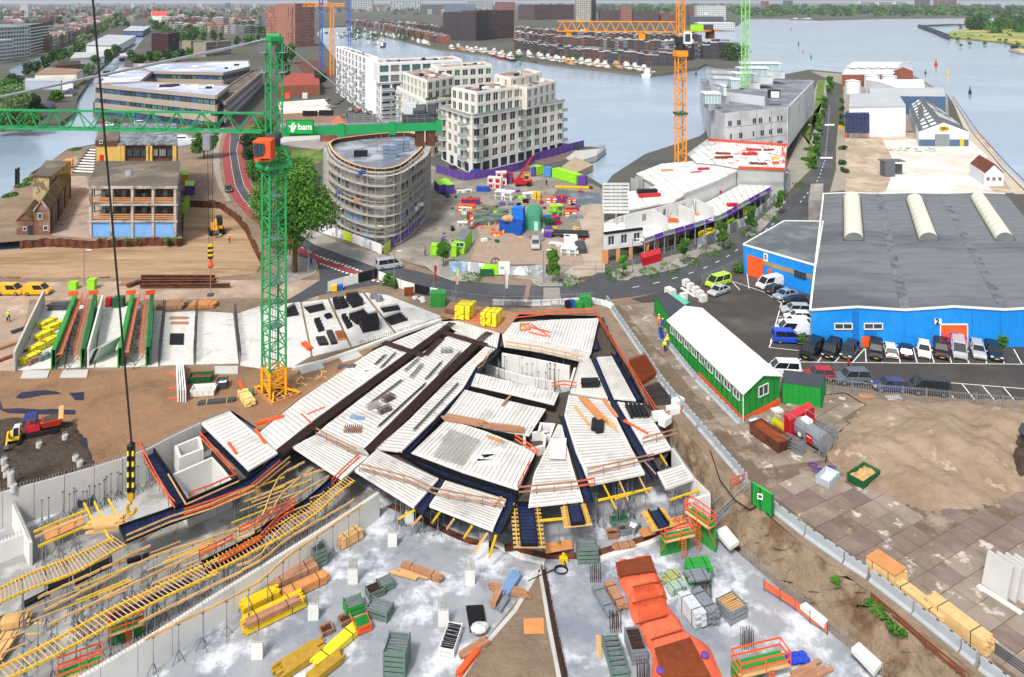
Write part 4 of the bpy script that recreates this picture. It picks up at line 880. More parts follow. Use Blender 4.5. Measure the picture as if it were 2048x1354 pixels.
b=B();a,c=P(176,735),P(205,622);b.beam((a.x,a.y,1.3),(c.x,c.y,1.3),.25,2.6);mk('concrete_wall',b,CNW,la='fresh white wall beside second green form',cat='concrete wall')
t=T('leaning_panels','white and blue black panels in row beside second green form','panels',P(182,726))
for k in rn(4):
 a=P(170+k*7,733-k*3);b=B();d=O(.25,1,0).normalized();p=a;q=a+d*3.4;u=O(1.1,-.3,2.3);b.add([p,q,q+u,p+u,p+O(.1,0,0),q+O(.1,0,0),q+u+O(.1,0,0),p+u+O(.1,0,0)],((0,3,2,1),(4,5,6,7),(0,1,5,4),(1,2,6,5),(2,3,7,6),(3,0,4,7)));mk('panel',b,(WHT,NVY,WHT,M('pale_panel'))[k],t)
for i,(x,y,lab)in en(((62,722,'nearest on the left'),(78,700,'second from near end on left'),(88,676,'third on the left'),(96,652,'farthest on the left'),(96,690,'middle of right row'),(106,660,'far end of right row'))):
 pack('yellow beam pack on white slab, '+lab,(x,y),(2.6,1.1,.8),1.25,YLP,.1,n=(5,4))
pack('rusty beams between nearest yellow packs',(70,725),(2,.5,.6),1.25,WD2,.1,n=(3,3))
pack('grey tube bundle wrapped on white slab near yellow packs',(88,719),(1.6,.7,.6),1.2,STL,.1,n=(5,4))
pack('long grey tube bundle at far end of yellow packs',(122,618),(3.4,1.4,.8),.05,DST,.1,n=(7,4))
pack('grey tubes outside freestanding wall',(48,660),(3.2,.5,.4),1,DST,0,n=(3,2))
pack('rust brown timbers outside freestanding wall',(28,690),(4,.6,.3),1,WD2,0,n=(4,2),strap=0)
pack('rust coloured laths at left edge',(4,722),(5,.7,.2),1.05,RS2,0,n=(4,1),strap=0,jit=.3)
def bar_row(la,a,c,h=2.4,step=.22,mat=DST):
 b=B();q=PP(.1,a,c);t=T('starter_bar_row',la,'starter bars',q[0])
 for p,an in along(q,step):
  for s in (-.12,.12):b.beam(p+O(s,0,0),p+O(s+ru(-.06,.06),ru(-.06,.06),h*ru(.85,1)),.035,caps=0)
 mk('bar',b,mat,t,kind=SF)
bar_row('row of dark starter bars left of white slabs with black mat',(318,729),(329,626))
bar_row('row of dark starter bars between two white slabs',(389,726),(394,622),1.9)
bar_row('row of dark starter bars at right end of white slabs',(480,726),(470,628),2)
bar_row('short starter bars along near edge of mesh field',(720,690),(880,640),.6,.3)
def mesh_pile(la,quad,h,mat=M('mesh_steel','#2c2d33',.6,.2,2),n=16,z=.12):
 w=PP(z,*quad);t=T('mesh_pile',la,'steel mesh',w[0]);layers=max(1,int(h/.22))
 for l in rn(layers):
  b=B();zz=U(.05+l*.22);f=layers>1
  for i in rn(n+1):b.beam(w[0].lerp(w[1],i/n)+zz,w[3].lerp(w[2],i/n)+zz,.06,caps=0)
  for i in rn(n+1):b.beam(w[0].lerp(w[3],i/n)+zz,w[1].lerp(w[2],i/n)+zz,.06,caps=0)
  mk('mesh_sheet',b,mat,t)
 b=B()
 for i in rn(n+1):
  for j in rn(0,n+1,2 if h>.5 else 5):
   p=w[0].lerp(w[1],i/n).lerp(w[3].lerp(w[2],i/n),j/n);b.beam(p,p+U(h+.12),.05,caps=0)
 mk('spacer',b,mat,t,kind=SF);return t
for lab,q,h in (('flat dark mesh pile beside green mast, leftmost on slabs',Q(240,1100,310,1060,345,1140,250,1155),.3),('flat dark mesh pile left of tall far stack',Q(385,1080,530,1050,552,1098,430,1125),.3),('loose dark mesh left half of far pair',Q(610,1030,650,1020,680,1090,630,1098),.5),('loose dark mesh right half of far pair',Q(655,1025,700,1018,735,1075,690,1092),.5),('tall dark mesh stack farthest from camera',Q(715,1020,800,1005,848,1060,770,1085),1.1),('spiky dark mesh pile on middle slab',Q(740,1165,850,1130,890,1175,800,1215),.9),('tall dark mesh stack nearest white kerb',Q(815,1215,955,1180,975,1255,850,1280),1.5),('loose dark mesh beside spiky pile',Q(680,1160,715,1155,765,1230,725,1250),.5),('faint grey mesh near far kerb',Q(985,1085,1120,1065,1140,1098,1010,1120),.3),('wide flat dark mesh with white scraps on it',Q(1015,1165,1140,1120,1200,1180,1070,1220),.35),('grey mesh heap left of boxes',Q(465,1190,510,1180,545,1260,500,1275),.4),('small dark mesh above formwork boxes',Q(545,1150,590,1138,608,1160,565,1172),.3)):
 mesh_pile(lab,K(1,1,*q),h)
for lab,q,m in (('black framed box of dark bars, left of two',Q(478,1305,548,1298,575,1354,505,1360),BL1),('black framed box of dark bars, right of two',Q(560,1258,605,1250,645,1345,600,1352),BL1),('orange plywood box with short bars on mesh field',Q(628,1262,690,1255,720,1310,655,1320),PLY)):
 w=PP(.5,*K(1,1,*q));b=B();b.prism(w,.1,.45);t=T('formwork_box',lab,'box',w[0]-U(.4));mk('box',b,m,t);b=B()
 for i in rn(9):b.beam(w[0].lerp(w[1],(i+.5)/9)+U(.0),w[3].lerp(w[2],(i+.5)/9),.05)
 mk('bar',b,DST if m is BL1 else RS2,t)
pack('orange rails on mesh field beside mast',(614,695),(2.4,.8,.3),-.9,ORG_,.1,n=(4,2),strap=0)
pack('grey block pallet by far kerb, left one',(748,597),(1,.8,.8),.1,STL,.1,n=(2,3))
pack('grey block pallet by far kerb, right one',(758,602),(1,.9,.8),.1,STL,.1,n=(2,3))
t=T('edge_beam','long white concrete edge beam between mesh field and decks','edge beam',P(585,735));
for a,c in (((585,738),(650,722)),((650,722),(720,698)),((720,698),(800,668)),((800,668),(882,640))):mk('beam_piece',BB(P(*a,.2),P(*c,.2),.5,.4),CNW,t)
for i,(lab,q)in en((('pair of grey concrete plates on brown sand, far left',Q(160,305,185,245,390,245,370,302)),('white concrete plate on brown sand, right of grey pair',Q(468,300,500,240,692,240,682,298)),('white concrete plate with bar on it near crane foot',Q(1685,212,1868,210,1868,270,1690,270)))):
 board(lab,K(2,0,*q),CNC,.05,.12,'concrete plate','concrete_plate')
for lab,q in (('pair of grey concrete plates beside crane mast',Q(330,215,510,168,545,225,368,272)),('pair of grey concrete plates below white edge beam',Q(645,125,800,90,852,138,690,182))):board(lab,K(2,1,*q),CNC,.05,.12,'concrete plate','concrete_plate')
m_foil=M('dark_blue_foil','#232a44',.5,.2,1.5,bump=.5,bs=2)
for lab,q in (('dark blue foil strip below sand bank at left',Q(0,470,20,540,150,535,330,545,420,540,590,550,590,582,300,580,60,570,0,545)),('torn dark blue foil patch above long strip',Q(120,450,170,410,350,392,450,405,480,420,330,430,170,460)),('torn dark blue foil scrap at end of patch',Q(540,415,660,408,655,470,590,470)),('crumpled dark blue foil at right side of dark earth',Q(585,690,600,740,680,770,690,850,720,900,715,950,690,940,600,830,590,770))):
 w=PP(.12,*K(2,0,*q));b=B();sheet(b,w,(),.12+.0);o=mk('ground_foil',b,m_foil,la=lab,cat='foil')
 b=B();
for i,(x,y,lab)in en(((151,925,'by the blue foil'),(160,935,'just right of first, by foil'),(8,930,'at left edge, farthest'),(10,945,'at left edge, second'),(13,958,'at left edge, third'),(22,975,'tallest, by outer wall'),(27,983,'nearest the outer wall'),(78,898,'alone in dark earth'),(130,882,'small, behind machine tracks'))):
 o=P(x,y,0);t=T('pile_head','pale round concrete pile head '+lab,'pile head',o);b=B();h=.7 if i!=5 else 1.6;b.rod(o,o+U(h),.32,12);mk('shaft',b,CNC,t);b=B()
 for k in rn(6):b.rod(o+O(.2*cos(k),.2*sin(k),h),o+O(.2*cos(k),.2*sin(k),h+.3),.03,4)
 mk('starter_bar',b,LAT,t)
t=T('panel_rack','rack of white ribbed wall panels on edge left of crane foot','panel rack',P(360,805));
for k in rn(4):
 a=P(353+k*4,738+k*2);c=P(356+k*5,806);mk('panel',BB((a.x,a.y,.85),(c.x,c.y,.85),.16,1.5),WHT,t)
for y in (748,775,795):mk('bearer',BB(P(338,y+1,.1),P(392,y-3,.1),.15,.12),ORG_,t)
bin_('old green skip full of rusty scrap left of crane foot',(402,762),(3,1.5,.9),.12,DGN,0,RS2)
bin_('white stained mixing skip with green base left of crane foot',(408,788),(3,1.7,.9),.12,WHT,0,CNC)
bin_('grey plastic tub beside mixing skip',(444,775),(1.3,1.6,1),.2,DST,0,WHT,'tub','tub')
pack('grey steel bars tied with yellow strap near crane foot',(434,806),(4.2,.7,.3),.2,DST,0,n=(6,2),strap=YLP)
pack('pale yellow timber pack right of grey bars',(493,803),(3.4,1.2,.7),-.95,M('pale_timber','#d9bd78',.75,.12),0,n=(5,4))
pack('orange boards behind pale timber pack',(483,775),(2.6,.4,.15),-1,ORG_,0,n=(2,1),strap=0)
for i,x in en((499,506)):
 o=P(x,795-i*2);t=T('gas_bottle','green gas bottle beside pale timber pack, '+('left one' if i==0 else 'right one'),'gas bottle',o);mk('bottle',BR(o,o+U(1),.14,8).rod(o+U(1),o+U(1.2),.06,6),M('teal','#1c7a5a',.5,.1),t)
for k in rn(14):
 o=P(ru(590,660),ru(742,775),.06);mk('timber_offcut',BX(o,(ru(.8,1.8),.15,.06),ru(0,3)),WOD,la='pale timber offcut scattered on sand right of crane mast',cat='timber',group='offcuts on the sand')
t=T('pipe_bundle','dark pipe bundle on sand near outer deck','pipes',P(693,736));o=ORG[t]
for k in rn(5):mk('pipe',BR(o+O(-1.2,-.3+k*.2,.15),o+O(1.2,-.1+k*.2,.15),.1,7),DST,t)
for i,(a,c,lab)in en((((282,556),(430,556),'farthest'),((282,562),(432,562),'second'),((284,567),(428,566),'third'),((280,574),(460,573),'nearest and longest'))):
 o=P(*a,.3);q=P(*c,.3);b=B();
 for dz,w_ in ((0,.5),(.5,.5)):b.beam(o+U(dz),q+U(dz),w_,.06)
 b.beam(o+U(.25),q+U(.25),.06,.46);mk('steel_beam',b,SHP,la='long rusty steel beam by excavation, '+lab,cat='steel beam')
pack('rusty sheet piles left of long beams',(268,571),(2.4,1,.5),1.1,SHP,0,n=(3,3),strap=0)
pack('second small rusty stack left of long beams',(250,570),(1.6,1,.4),.1,WD2,0,n=(3,2),strap=0)
pack('brown form boards behind white slabs, left half',(345,615),(4,2.4,.6),.05,WD2,0,n=(6,3))
pack('brown form boards behind white slabs, right half',(408,613),(4,2.2,.6),.02,PLY,0,n=(6,3))
for lab,x,y,m,sz in (('dark green storage box behind wall forms',238,614,DGN,(1.6,1.2,1.6)),('small red box left of dark green storage box',218,614,RED,(.8,.8,1.5)),('lime green box by near pile wall, left',147,578,LIM,(1.3,1,1.2)),('lime green cabinet by near pile wall, right',184,578,LIM,(1.2,1,1.7))):
 o=P(x,y);t=T('storage_box',lab,'box',o);mk('body',BX(o,sz,.1),m,t);mk('lid',BX(o+U(sz[2]),(sz[0]+.08,sz[1]+.08,.08),.1),m,t)
for k,(x,y,n)in en(((921,633,4),(930,634,4),(941,634,4))):pack('yellow plastic crate column at far kerb, left group, '+('left','middle','right')[k],(x,y),(2.6,.75,2),1.2,YLP,.3,n=(2,6))
for k,(x,y,n)in en(((972,646,4),(983,647,4),(994,648,4))):pack('yellow plastic crate column at far kerb, right group, '+('left','middle','right')[k],(x,y),(2.6,.75,1.9),1.2,YLP,.3,n=(2,6))
board('brown timber deck under yellow crate columns',Q(880,632,900,606,1040,628,1006,668),WD2,.1,.15,'deck','timber_deck')
for k in rn(3):pack('orange board bundle between yellow crate columns, '+('far','middle','near')[k],(956,630+k*6),(2.4,.2,.12),-.3,ORG_,.3,n=(1,1),**NB)
for lab,x,y,sz,m in (('bright green storage box behind yellow crates',876,611,(2.4,1.7,2.2),GRN),('bright green box by far kerb, right of flags',1170,612,(1.8,1.4,1.6),GRN),('smaller green box left of other at far kerb',1158,616,(1.2,1,1),GRN)):
 o=P(x,y);t=T('storage_box',lab,'box',o);mk('body',BX(o,sz,.02),m,t);mk('lid',BX(o+U(sz[2]),(sz[0]+.1,sz[1]+.1,.1),.02),m,t)
 for s in (-.3,.3):mk('rib',BX(o+O(sz[0]*s,-sz[1]/2-.02,.3),(.06,.05,sz[2]-.5),.02),DGN,t)
bar_row('dark vertical starter bars at far corner of decks',(1010,612),(1062,616),1,.2,RST)
bar_row('dark vertical starter bars left of yellow crates',(890,628),(915,634),1.1,.2,RST)
for k,(x,y)in en(((1136,608),(1144,607))):
 o=P(x,y,.6);t=T('cable_drum','blue cable drum at far kerb, '+('left one' if k==0 else 'right one'),'cable drum',o-U(.6));mk('core',BR(o-O(0,.3,0),o+O(0,.3,0),.3,12),BLU,t)
 for s in (-.35,.3):mk('flange',BR(o+O(0,s,0),o+O(0,s+.05,0),.6,14),BLK if k==0 else BLU,t)
for k in rn(7):
 a=P(1205+k*8,638+k*17);mk('black_profile',BB(a+U(.15),P(1210+k*8,655+k*17,.15),.3,.25),BLK,la='dark steel profile lying between orange rail and barrier',cat='steel profile',group='dark profiles by barrier')
mesh_pile('rust red mesh stack between orange rail and barrier',Q(1258,728,1290,716,1312,752,1282,772),.7,RS2,18)
mesh_pile('black mesh heap below rust red stack',Q(1286,776,1324,764,1348,806,1300,812),.25,M('mesh_steel'),14)
for i,(x,y)in en(Q(1318,838,1346,826,1356,810,1330,848)):
 mk('insulation_block',BX(P(x,y,0),(1.5,.9,.8),.2+i*.2),WHT,la='white insulation block at trench head, '+('leftmost','middle','farthest, by barrier','nearest')[i],cat='block')
rail('orange rail before white insulation blocks',[(1318,840),(1366,822)],0,ORG_,.7)
board('black sheet on white slab between starter bar rows',Q(340,668,368,668,367,690,339,690),BL1,.1,.1)
for k in rn(2):pack('brown board pile on white slab behind black sheet, '+('far','near')[k],(359,637+k*10),(2.6,.7,.2),0,WD2,.1,n=(3,1),**NB)
def text(s,size,mat,loc,rot_,parent=None,depth=.03,name='lettering',bold=False):
 cu=bpy.data.curves.new(name,'FONT');cu.body=s;cu.size=size;cu.extrude=depth;cu.align_x='CENTER';cu.align_y='CENTER';cu.offset=.03*size if bold else 0
 o=bpy.data.objects.new(name,cu);dg_=bpy.context.evaluated_depsgraph_get();COL.objects.link(o)
 me=bpy.data.meshes.new_from_object(o.evaluated_get(bpy.context.evaluated_depsgraph_get()));bpy.data.objects.remove(o);me.materials.clear();me.materials.append(mat)
 ob=bpy.data.objects.new(name,me);COL.objects.link(ob)
 if parent is not None:ob.parent=parent;ob.location=V(loc)-ORG[parent];ORG[ob]=ORG[parent]
 else:ob.location=loc
 ob.rotation_euler=rot_;return ob
WIN={}
def window_mesh(w,h,mull=1,frame=None,pane=None,fw=.08):
 key=(round(w,2),round(h,2),mull,frame.name,pane.name,fw)
 if key in WIN:return WIN[key]
 b=B();b.box((0,.02,0),(w-.02,.03,h-.02),0,1)
 for x in (-w/2+fw/2,w/2-fw/2):b.box((x,-.03,0),(fw,.1,h))
 for z in (0,h-fw):b.box((0,-.028,z),(w-2*fw,.1,fw))
 for k in rn(mull):b.box((-w/2+w*(k+1)/(mull+1),-.026,fw),(fw*.8,.09,h-2*fw))
 WIN[key]=b.mesh('window',[frame,pane]);return WIN[key]
FRM=M('window_frame_white','#d8d8d4',.6,.04,1);FRD=M('window_frame_dark','#2d3034',.6,.05,1)
GL2=M('teal_glass','#4f7472',.12,.15,.2,spec=.6);GL3=M('curtain_glass','#83847c',.3,.2,.5,spec=.5);GLB=M('bluish_glass','#3c5068',.1,.15,.2,spec=.6)
def facade(t,A,Z,z0,rows,fh,cols,ww,wh,sill,mat,frame=FRM,panes=(GLS,GLS,GL2,GL3),mull=1,th=.25,skip=0,marg=None,name='facade_frame',win='window'):
 A=O(A[0],A[1],0);Z=O(Z[0],Z[1],0);d=Z-A;L=d.length;d/=L;n=O(d.y,-d.x,0);rz=at2(d.y,d.x);b=B();o=n*th/2
 pitch=L/cols
 for r in rn(rows):
  z=z0+r*fh
  for lo,hi in ((z,z+sill),(z+sill+wh,z+fh)):
   if hi-lo>.02:b.beam(A+o+U((lo+hi)/2),Z+o+U((lo+hi)/2),th,hi-lo-.004)
  for c in rn(cols+1):
   x0=max(0,c*pitch-(pitch-ww)/2);x1=min(L,c*pitch+(pitch-ww)/2)
   if x1-x0>.02:b.beam(A+d*x0+o+U(z+sill+wh/2),A+d*x1+o+U(z+sill+wh/2),th-.006,wh)
  for c in rn(cols):
   if rr()<skip:continue
   p=A+d*pitch*(c+.5)+n*.05+U(z+sill);put(win,window_mesh(ww,wh,mull,frame,rc(panes)),t,p,rz,world=1)
 mk(name,b,mat,t)
def core(t,pts,z0,z1,mat,roof=None,name='core',inset=0):
 pts=[O(p[0],p[1],0)for p in pts]
 b=B();b.prism(pts,z0,z1,0,1 if roof else None);return mk(name,b,[mat]+([roof]if roof else []),t)
def parapet(t,pts,z,h=.5,th=.35,mat=None,name='parapet'):
 b=B();pts=ccw([O(p[0],p[1],0)for p in pts]);c=sum(pts,U(0))/len(pts)
 for p,q in zip(pts,pts[1:]+pts[:1]):
  d=nrm(q-p);n=O(-d.y,d.x,0)*th/2;b.beam(O(p.x,p.y,z+h/2)+n,O(q.x,q.y,z+h/2)+n,th,h)
 return mk(name,b,mat,t)
m_mud=M('mud_joint','#6e5f50',.97,.2,.6,'#8f8172',.3,.5,.6,bump=.4,bs=3)
heap=[P(*q)for q in ((1632,905),(1690,850),(1725,812),(1800,800),(1900,798),(2060,800),(2260,830),(2260,960),(2060,985),(1985,1010),(1880,1030),(1800,1010),(1700,960))]
def inside(p,poly):
 c=False
 for a,q in zip(poly,poly[1:]+poly[:1]):
  if (a.y>p.y)!=(q.y>p.y)and p.x<(q.x-a.x)*(p.y-a.y)/(q.y-a.y)+a.x:c=not c
 return c
flat('mud_road',PP(.035,1228,612,1300,600,1340,640,1490,850,1570,815,1640,810,1720,815,2300,1000,2600,1354,1980,1354,1760,1170,1545,1010,1400,850,1320,752),.035,m_mud)
PL=T('plate_road','stained square concrete plates paving site road beside grey barrier','plate paving',P(1400,760))
PLN=[0]
def plates(o,ang,nu,nv,su,sv,v0,region,steel=.06,stag=0):
 base=[ (lambda b:(b.prism([O(-su/2+.03,-sv/2+.03,0),O(su/2-.03,-sv/2+.03,0),O(su/2-.03,sv/2-.03,0),O(-su/2+.03,sv/2-.03,0)],0,.1),b.mesh('plate',m))[1])(B())for m in (m_plate,m_steelplate)]
 for i in rn(nu):
  for j in rn(nv):
   p=o+O(cos(ang),sin(ang),0)*(i+.5)*su+O(-sin(ang),cos(ang),0)*(v0+(j+.5)*sv)
   y=HY+F*H/p.y;x=CX+F*p.x/p.y
   if not region(x,y)or inside(p,heap)or rr()<.05:continue
   k=1 if (x>1850 and y<1090 or rr()<steel)else 0
   put('plate',base[k],PL,(p.x,p.y,.0+ru(-.02,.03)),(ru(-.008,.008),ru(-.008,.008),ang+ru(-.008,.008)),world=1);PLN[0]+=1
o1=P(1232,612);a1=yaw((1250,660),(1490,960));plates(o1,a1,22,4,2,2,.6,lambda x,y:y<965)
o2=P(1520,985);a2=yaw((1545,1018),(1958,1330));plates(o2,a2,14,12,2.1,2.1,.5,lambda x,y:x<2120 and y<1400 and y>900,.16)
plates(P(1568,812),a2+.15,5,4,2,2,.2,lambda x,y:x<1725 and y<905 and x>1560,.0)
def hfn(x,y):
 d=min(((O(x,y,0)-(a+(c-a)*max(0,min(1,((O(x,y,0)-a).dot(c-a))/(c-a).length_squared)))).length)for a,c in zip(heap,heap[1:]+heap[:1]))
 return (2.2+.5*sin(x*.21+y*.13))*(1-math.exp(-d/6))+(.4*sin(x*.55+y*.3)+.3*sin(y*.8-x*.5+sin(x*.3)*2)+.18*sin(x*1.7+y*1.3))*min(1,d/5)
lumpy('sand_heap',heap,-.15,.3,M('heap_sand','#95826e',.96,.14,.5,'#806c59',.1,.48,.62,'#b5a48f',.4,.58,.68,bump=.4,bs=1.8),66,'stuff',hfn)
lumpy('gravel_heap',[P(*q)for q in ((2025,930),(2042,880),(2120,870),(2120,980),(2040,968))],.5,.5,ERT,18,'stuff',lambda x,y:.8)
def barrier(la,pts,z=0,h=.95,L=4,name='concrete_barrier',mat=M('barrier_concrete','#9aa0a4',.8,.1,.8)):
 q=PP(0,*pts);t=T(name,la,'barrier',q[0]);r=along(q,L);ps=[p for p,a in r]+[q[-1]]
 for a,c in zip(ps,ps[1:]):
  d=(c-a);
  if d.length<.6:continue
  d.normalize();n=O(-d.y,d.x,0);a=a+d*.06;c=c-d*.06;b=B();sec=((-.42,0),(.42,0),(.42,.12),(.16,.3),(.1,h),(-.1,h),(-.16,.3),(-.42,.12));k=len(sec)
  b.add([p+n*x+U(zz)for p in (a,c)for x,zz in sec],[(i,i+k,(i+1)%k+k,(i+1)%k)for i in rn(k)]+[tuple(range(k)),tuple(range(2*k-1,k-1,-1))]);mk('barrier_element',b,mat,t)
  for f in (.2,.5,.8):
   b=B();p=a.lerp(c,f);b.box((p.x,p.y,h),(.25,.1,.03),at2(d.y,d.x));mk('lifting_slot',b,BLK,t)
 return t
barrier('grey barrier along trench head, first piece from road',Q(1214,602,1226,622,1250,657,1290,715,1318,757))
barrier('grey barrier opposite green site hut, second piece',Q(1320,762,1350,800,1397,853))
barrier('grey barrier down to green container',Q(1400,857,1450,915,1494,966))
barrier('long grey barrier below green container',Q(1546,1020,1600,1062,1660,1106,1738,1156))
barrier('grey barrier beside yellow timber packs',Q(1742,1160,1850,1243,1956,1330))
barrier('grey barrier leaving bottom right corner',[(1961,1336),(2060,1412)])
barrier('grey barrier along long green hut, far piece',[(1332,684),(1391,757)],h=.7)
barrier('grey barrier along long green hut, near piece',[(1394,761),(1482,850)],h=.7)
HUT=M('hut_green','#1f8a34',.5,.08,1.5);m_roofw=M('white_roof','#e9e9e8',.5,.04,.3)
A,Bc,Cc,Dd=P(1487,845),P(1560,808),P(1402,668),P(1338,690);Cc=Bc+(Dd-A);E_=3.5;RZ=4.6
t=T('site_hut','long green site hut with white pitched roof and orange base stripe','site hut',(A+Cc)/2)
m1=(A+Bc)/2;m2=(Dd+Cc)/2;core(t,[A,Bc,Cc,Dd],.15,E_,HUT,name='wall')
b=B();
for a,c,m in ((A,Bc,m1),(Dd,Cc,m2)):b.add([a+U(E_),c+U(E_),m+U(RZ)],[(0,1,2)])
mk('gable',b,HUT,t)
u=nrm(Bc-A);l=nrm(Dd-A)
for s,(e1,e2)in en(((A,Dd),(Bc,Cc))):
 b=B();o=u*(-.3 if s==0 else .3);p=[e1+o-l*.3+U(E_-.05),e2+o+l*.3+U(E_-.05),m2+l*.3+U(RZ+.06),m1-l*.3+U(RZ+.06)]
 b.add(p+[q+U(.12)for q in p],[(3,2,1,0),(4,5,6,7),(0,1,5,4),(1,2,6,5),(2,3,7,6),(3,0,4,7)]);mk('roof_slope',b,m_roofw,t)
n_=O(-l.y,l.x,0);n_=n_ if n_.x<0 else -n_
Lh=(Dd-A).length
for k in rn(9):
 p=A+l*(1.5+k*(Lh-3)/8)+n_*.06;pw((1.5,1,1,FRM,GLS,.05),t,p+U(2.15),at2(-l.y,-l.x))
 if k%2:mk('air_conditioner',BX(p+l*1.1+n_*.12+U(2.2),(.5,.3,.4),at2(l.y,l.x)),STL,t)
for k in rn(17):
 p=A+l*(k*Lh/16)+n_*.03;mk('panel_joint',BB(p+U(.3),p+U(E_),.06),DGN,t)
mk('orange_stripe',BB(A+n_*.04+U(.3),A+l*Lh*.55+n_*.04+U(.3),.06,.55).beam(A-l*.04+U(.3),Bc-l*.04+U(.45),.06,.7),ORG_,t)
pw((1.9,1.3,1,FRM,GLS),t,m1-l*.05+u*.2+U(2.1),at2(u.y,u.x))
for k in (1,2,3,4,5):b=B();p=A+u*((Bc-A).length*k/6)-l*.03;b.beam(p+U(.2),p+U(E_),.05);mk('panel_joint',b,DGN,t)
mk('downpipe',BR(A+n_*.1-l*.1,A+n_*.1-l*.1+U(E_),.06,6),WHT,t)
def hut(la,quad,z,wall,roof,name='container_hut',cat='container',ribs=8):
 w=ccw(PP(z,*quad));c=sum(w,U(0))/4;t=T(name,la,cat,(c.x,c.y,0));core(t,w,.1,z,wall,name='wall')
 b=B();q=[O(c.x,c.y,0)+(O(p.x,p.y,0)-O(c.x,c.y,0))*1.03 for p in w];b.prism(q,z,z+.12);mk('roof',b,roof,t);rb=B()
 for p,q in zip(w,w[1:]+w[:1]):
  n=max(2,int((q-p).length/.6));d=nrm(q-p);o=O(d.y,-d.x,0)*.03
  for k in rn(n+1):b=B();x=p.lerp(q,k/n)+o;b.beam((x.x,x.y,.15),(x.x,x.y,z),.06 if 0<k<n else .14);mk('rib',b,wall if 0<k<n else DGN if wall in(HUT,GRN)else wall,t)
 return t
RFD=M('dark_felt','#3d4248',.8,.15,.5)
hut('green site hut with flat dark roof behind long one',Q(1310,592,1334,586,1372,614,1340,634),2.8,HUT,RFD)
hut('green container with dark roof beside parking fence',Q(1569,742,1649,751,1643,775,1564,765),2.6,HUT,RFD)
hut('low teal container between far hut and bollards',Q(1343,592,1352,588,1378,606,1368,611),1.6,M('teal','#1c7a5a'),M('mint','#5fb79a',.6,.1))
t=hut('red ribbed tank container beside silver fuel tank',Q(1570,830,1617,806,1627,816,1580,842),2.4,M('container_red','#b01824',.5,.1,1),M('container_red2','#c22c36',.5,.1,1))
t=hut('bright green generator box at head of steel stair',Q(1504,965,1528,978,1545,990,1521,976),2.2,HUT,M('light_green_lid','#3fb04a',.6,.12,1))
for s in (.35,.6):put('vent',window_mesh(.5,.5,0,WHT,GLS),t,P(1512,1000,1)+O(s,-.15,.2),-.4,world=1)
t=T('steel_stair','grey galvanised steel stair leading down from barrier into pit','stair',P(1440,1020,-3));a,c=P(1492,975,.1),P(1424,1040,-3.3)
d=(c-a);n=O(d.y,-d.x,0).normalized()*.75
for s in PM:
 mk('stringer',BB(a+n*s,c+n*s,.08,.3),STL,t);mk('handrail',BR(a+n*s+U(1),c+n*s+U(1),.04,5).rod(a+n*s+U(.55),c+n*s+U(.55),.03,5),STL,t)
for k in rn(15):
 p=a.lerp(c,(k+.5)/15);mk('tread',BB(p-n,p+n,.28,.05),STL,t)
 if k%4==0:
  for s in PM:mk('post',BR(p+n*s,p+n*s+U(1),.03,5),STL,t)
t=T('fuel_tank','round silver fuel tank with red notice boards in frame','tank',P(1625,892));o=ORG[t];a=yaw((1600,862),(1645,892));dx=O(cos(a),sin(a),0)
mk('tank_body',BR(o-dx*1.9+U(1.35),o+dx*1.9+U(1.35),1.05,18),STL,t,smooth=False)
for s in (-1.2,1.2):mk('saddle',BX(o+dx*s,(.25,1.7,.5),a),DST,t)
mk('manhole',BX(o-dx*.8+U(2.35),(1,.8,.35),a),WHT,t)
nn=O(sin(a),-cos(a),0)
for s,m in ((.5,RED),(-.9,WHT)):mk('notice_board',BX(o+dx*s+nn*1.06+U(.9),(.9 if s>0 else .4,.05,1.0 if s>0 else .4),a),m,t)
text('GEVAAR',.17,WHT,o+dx*.5+nn*1.1+U(1.55),(R(90),0,a),t)
for s in (-2.1,0,2.1):
 for q in (-1.2,1.2):mk('frame_post',BR(o+dx*s-nn*q,o+dx*s-nn*q+U(2.9),.05,5),STL,t)
for q in (-1.2,1.2):
 for h in (.6,2,2.85):mk('frame_rail',BR(o-dx*2.1-nn*q+U(h),o+dx*2.1-nn*q+U(h),.04,5),STL,t)
m_rk=STL
def rack(la,px,n,rz,L=2.4,h=1.3,sp=.28,mat=m_rk,name='fence_rack'):
 o=P(*px);t=T(name,la,'fence rack',o,None,rz)
 for k in rn(n):
  b=B();y=(k-n/2)*sp
  for z in (.15,.5,.85,h):b.beam((-L/2,y,z),(L/2,y,z),.05)
  for x in rn(9):b.beam((-L/2+L*x/8,y,.1),(-L/2+L*x/8,y,h),.04)
  pm('rack_panel',b,mat,t)
 return t
rack('grey rack of fence panels left of silver tank',(1589,900),5,yaw((1573,892),(1605,908)))
rack('grey rack of fence panels right of silver tank',(1655,878),5,yaw((1650,868),(1668,885))+1.2,2)
rack('mixed green and grey fence panels below silver tank',(1650,903),4,yaw((1636,915),(1662,890)),2.4,1.2,.2)
bin_('rusty open skip filled with brown soil at hut corner',(1540,885),(4.6,2,1.4),yaw((1515,865),(1565,900)),SHP,0,RS2,fh=.8)
bin_('small tray of white scrap left of rusty skip',(1509,850),(1.6,1.2,.7),.6,STL,0,WHT,'tray','tray')
t=T('spool','yellow mesh drum with green ends beside red container','drum',P(1565,862));o=ORG[t];a=yaw((1555,852),(1578,868));dx=O(cos(a),sin(a),0);mk('drum_body',BR(o-dx*1.2+U(.5),o+dx*1.2+U(.5),.45,14),M('mesh_yellow','#b79a1c',.6,.3,6),t)
for s in (-1.2,1.2):mk('drum_end',BR(o+dx*s+U(.5),o+dx*(s+.1)+U(.5),.55,14),LIM,t)
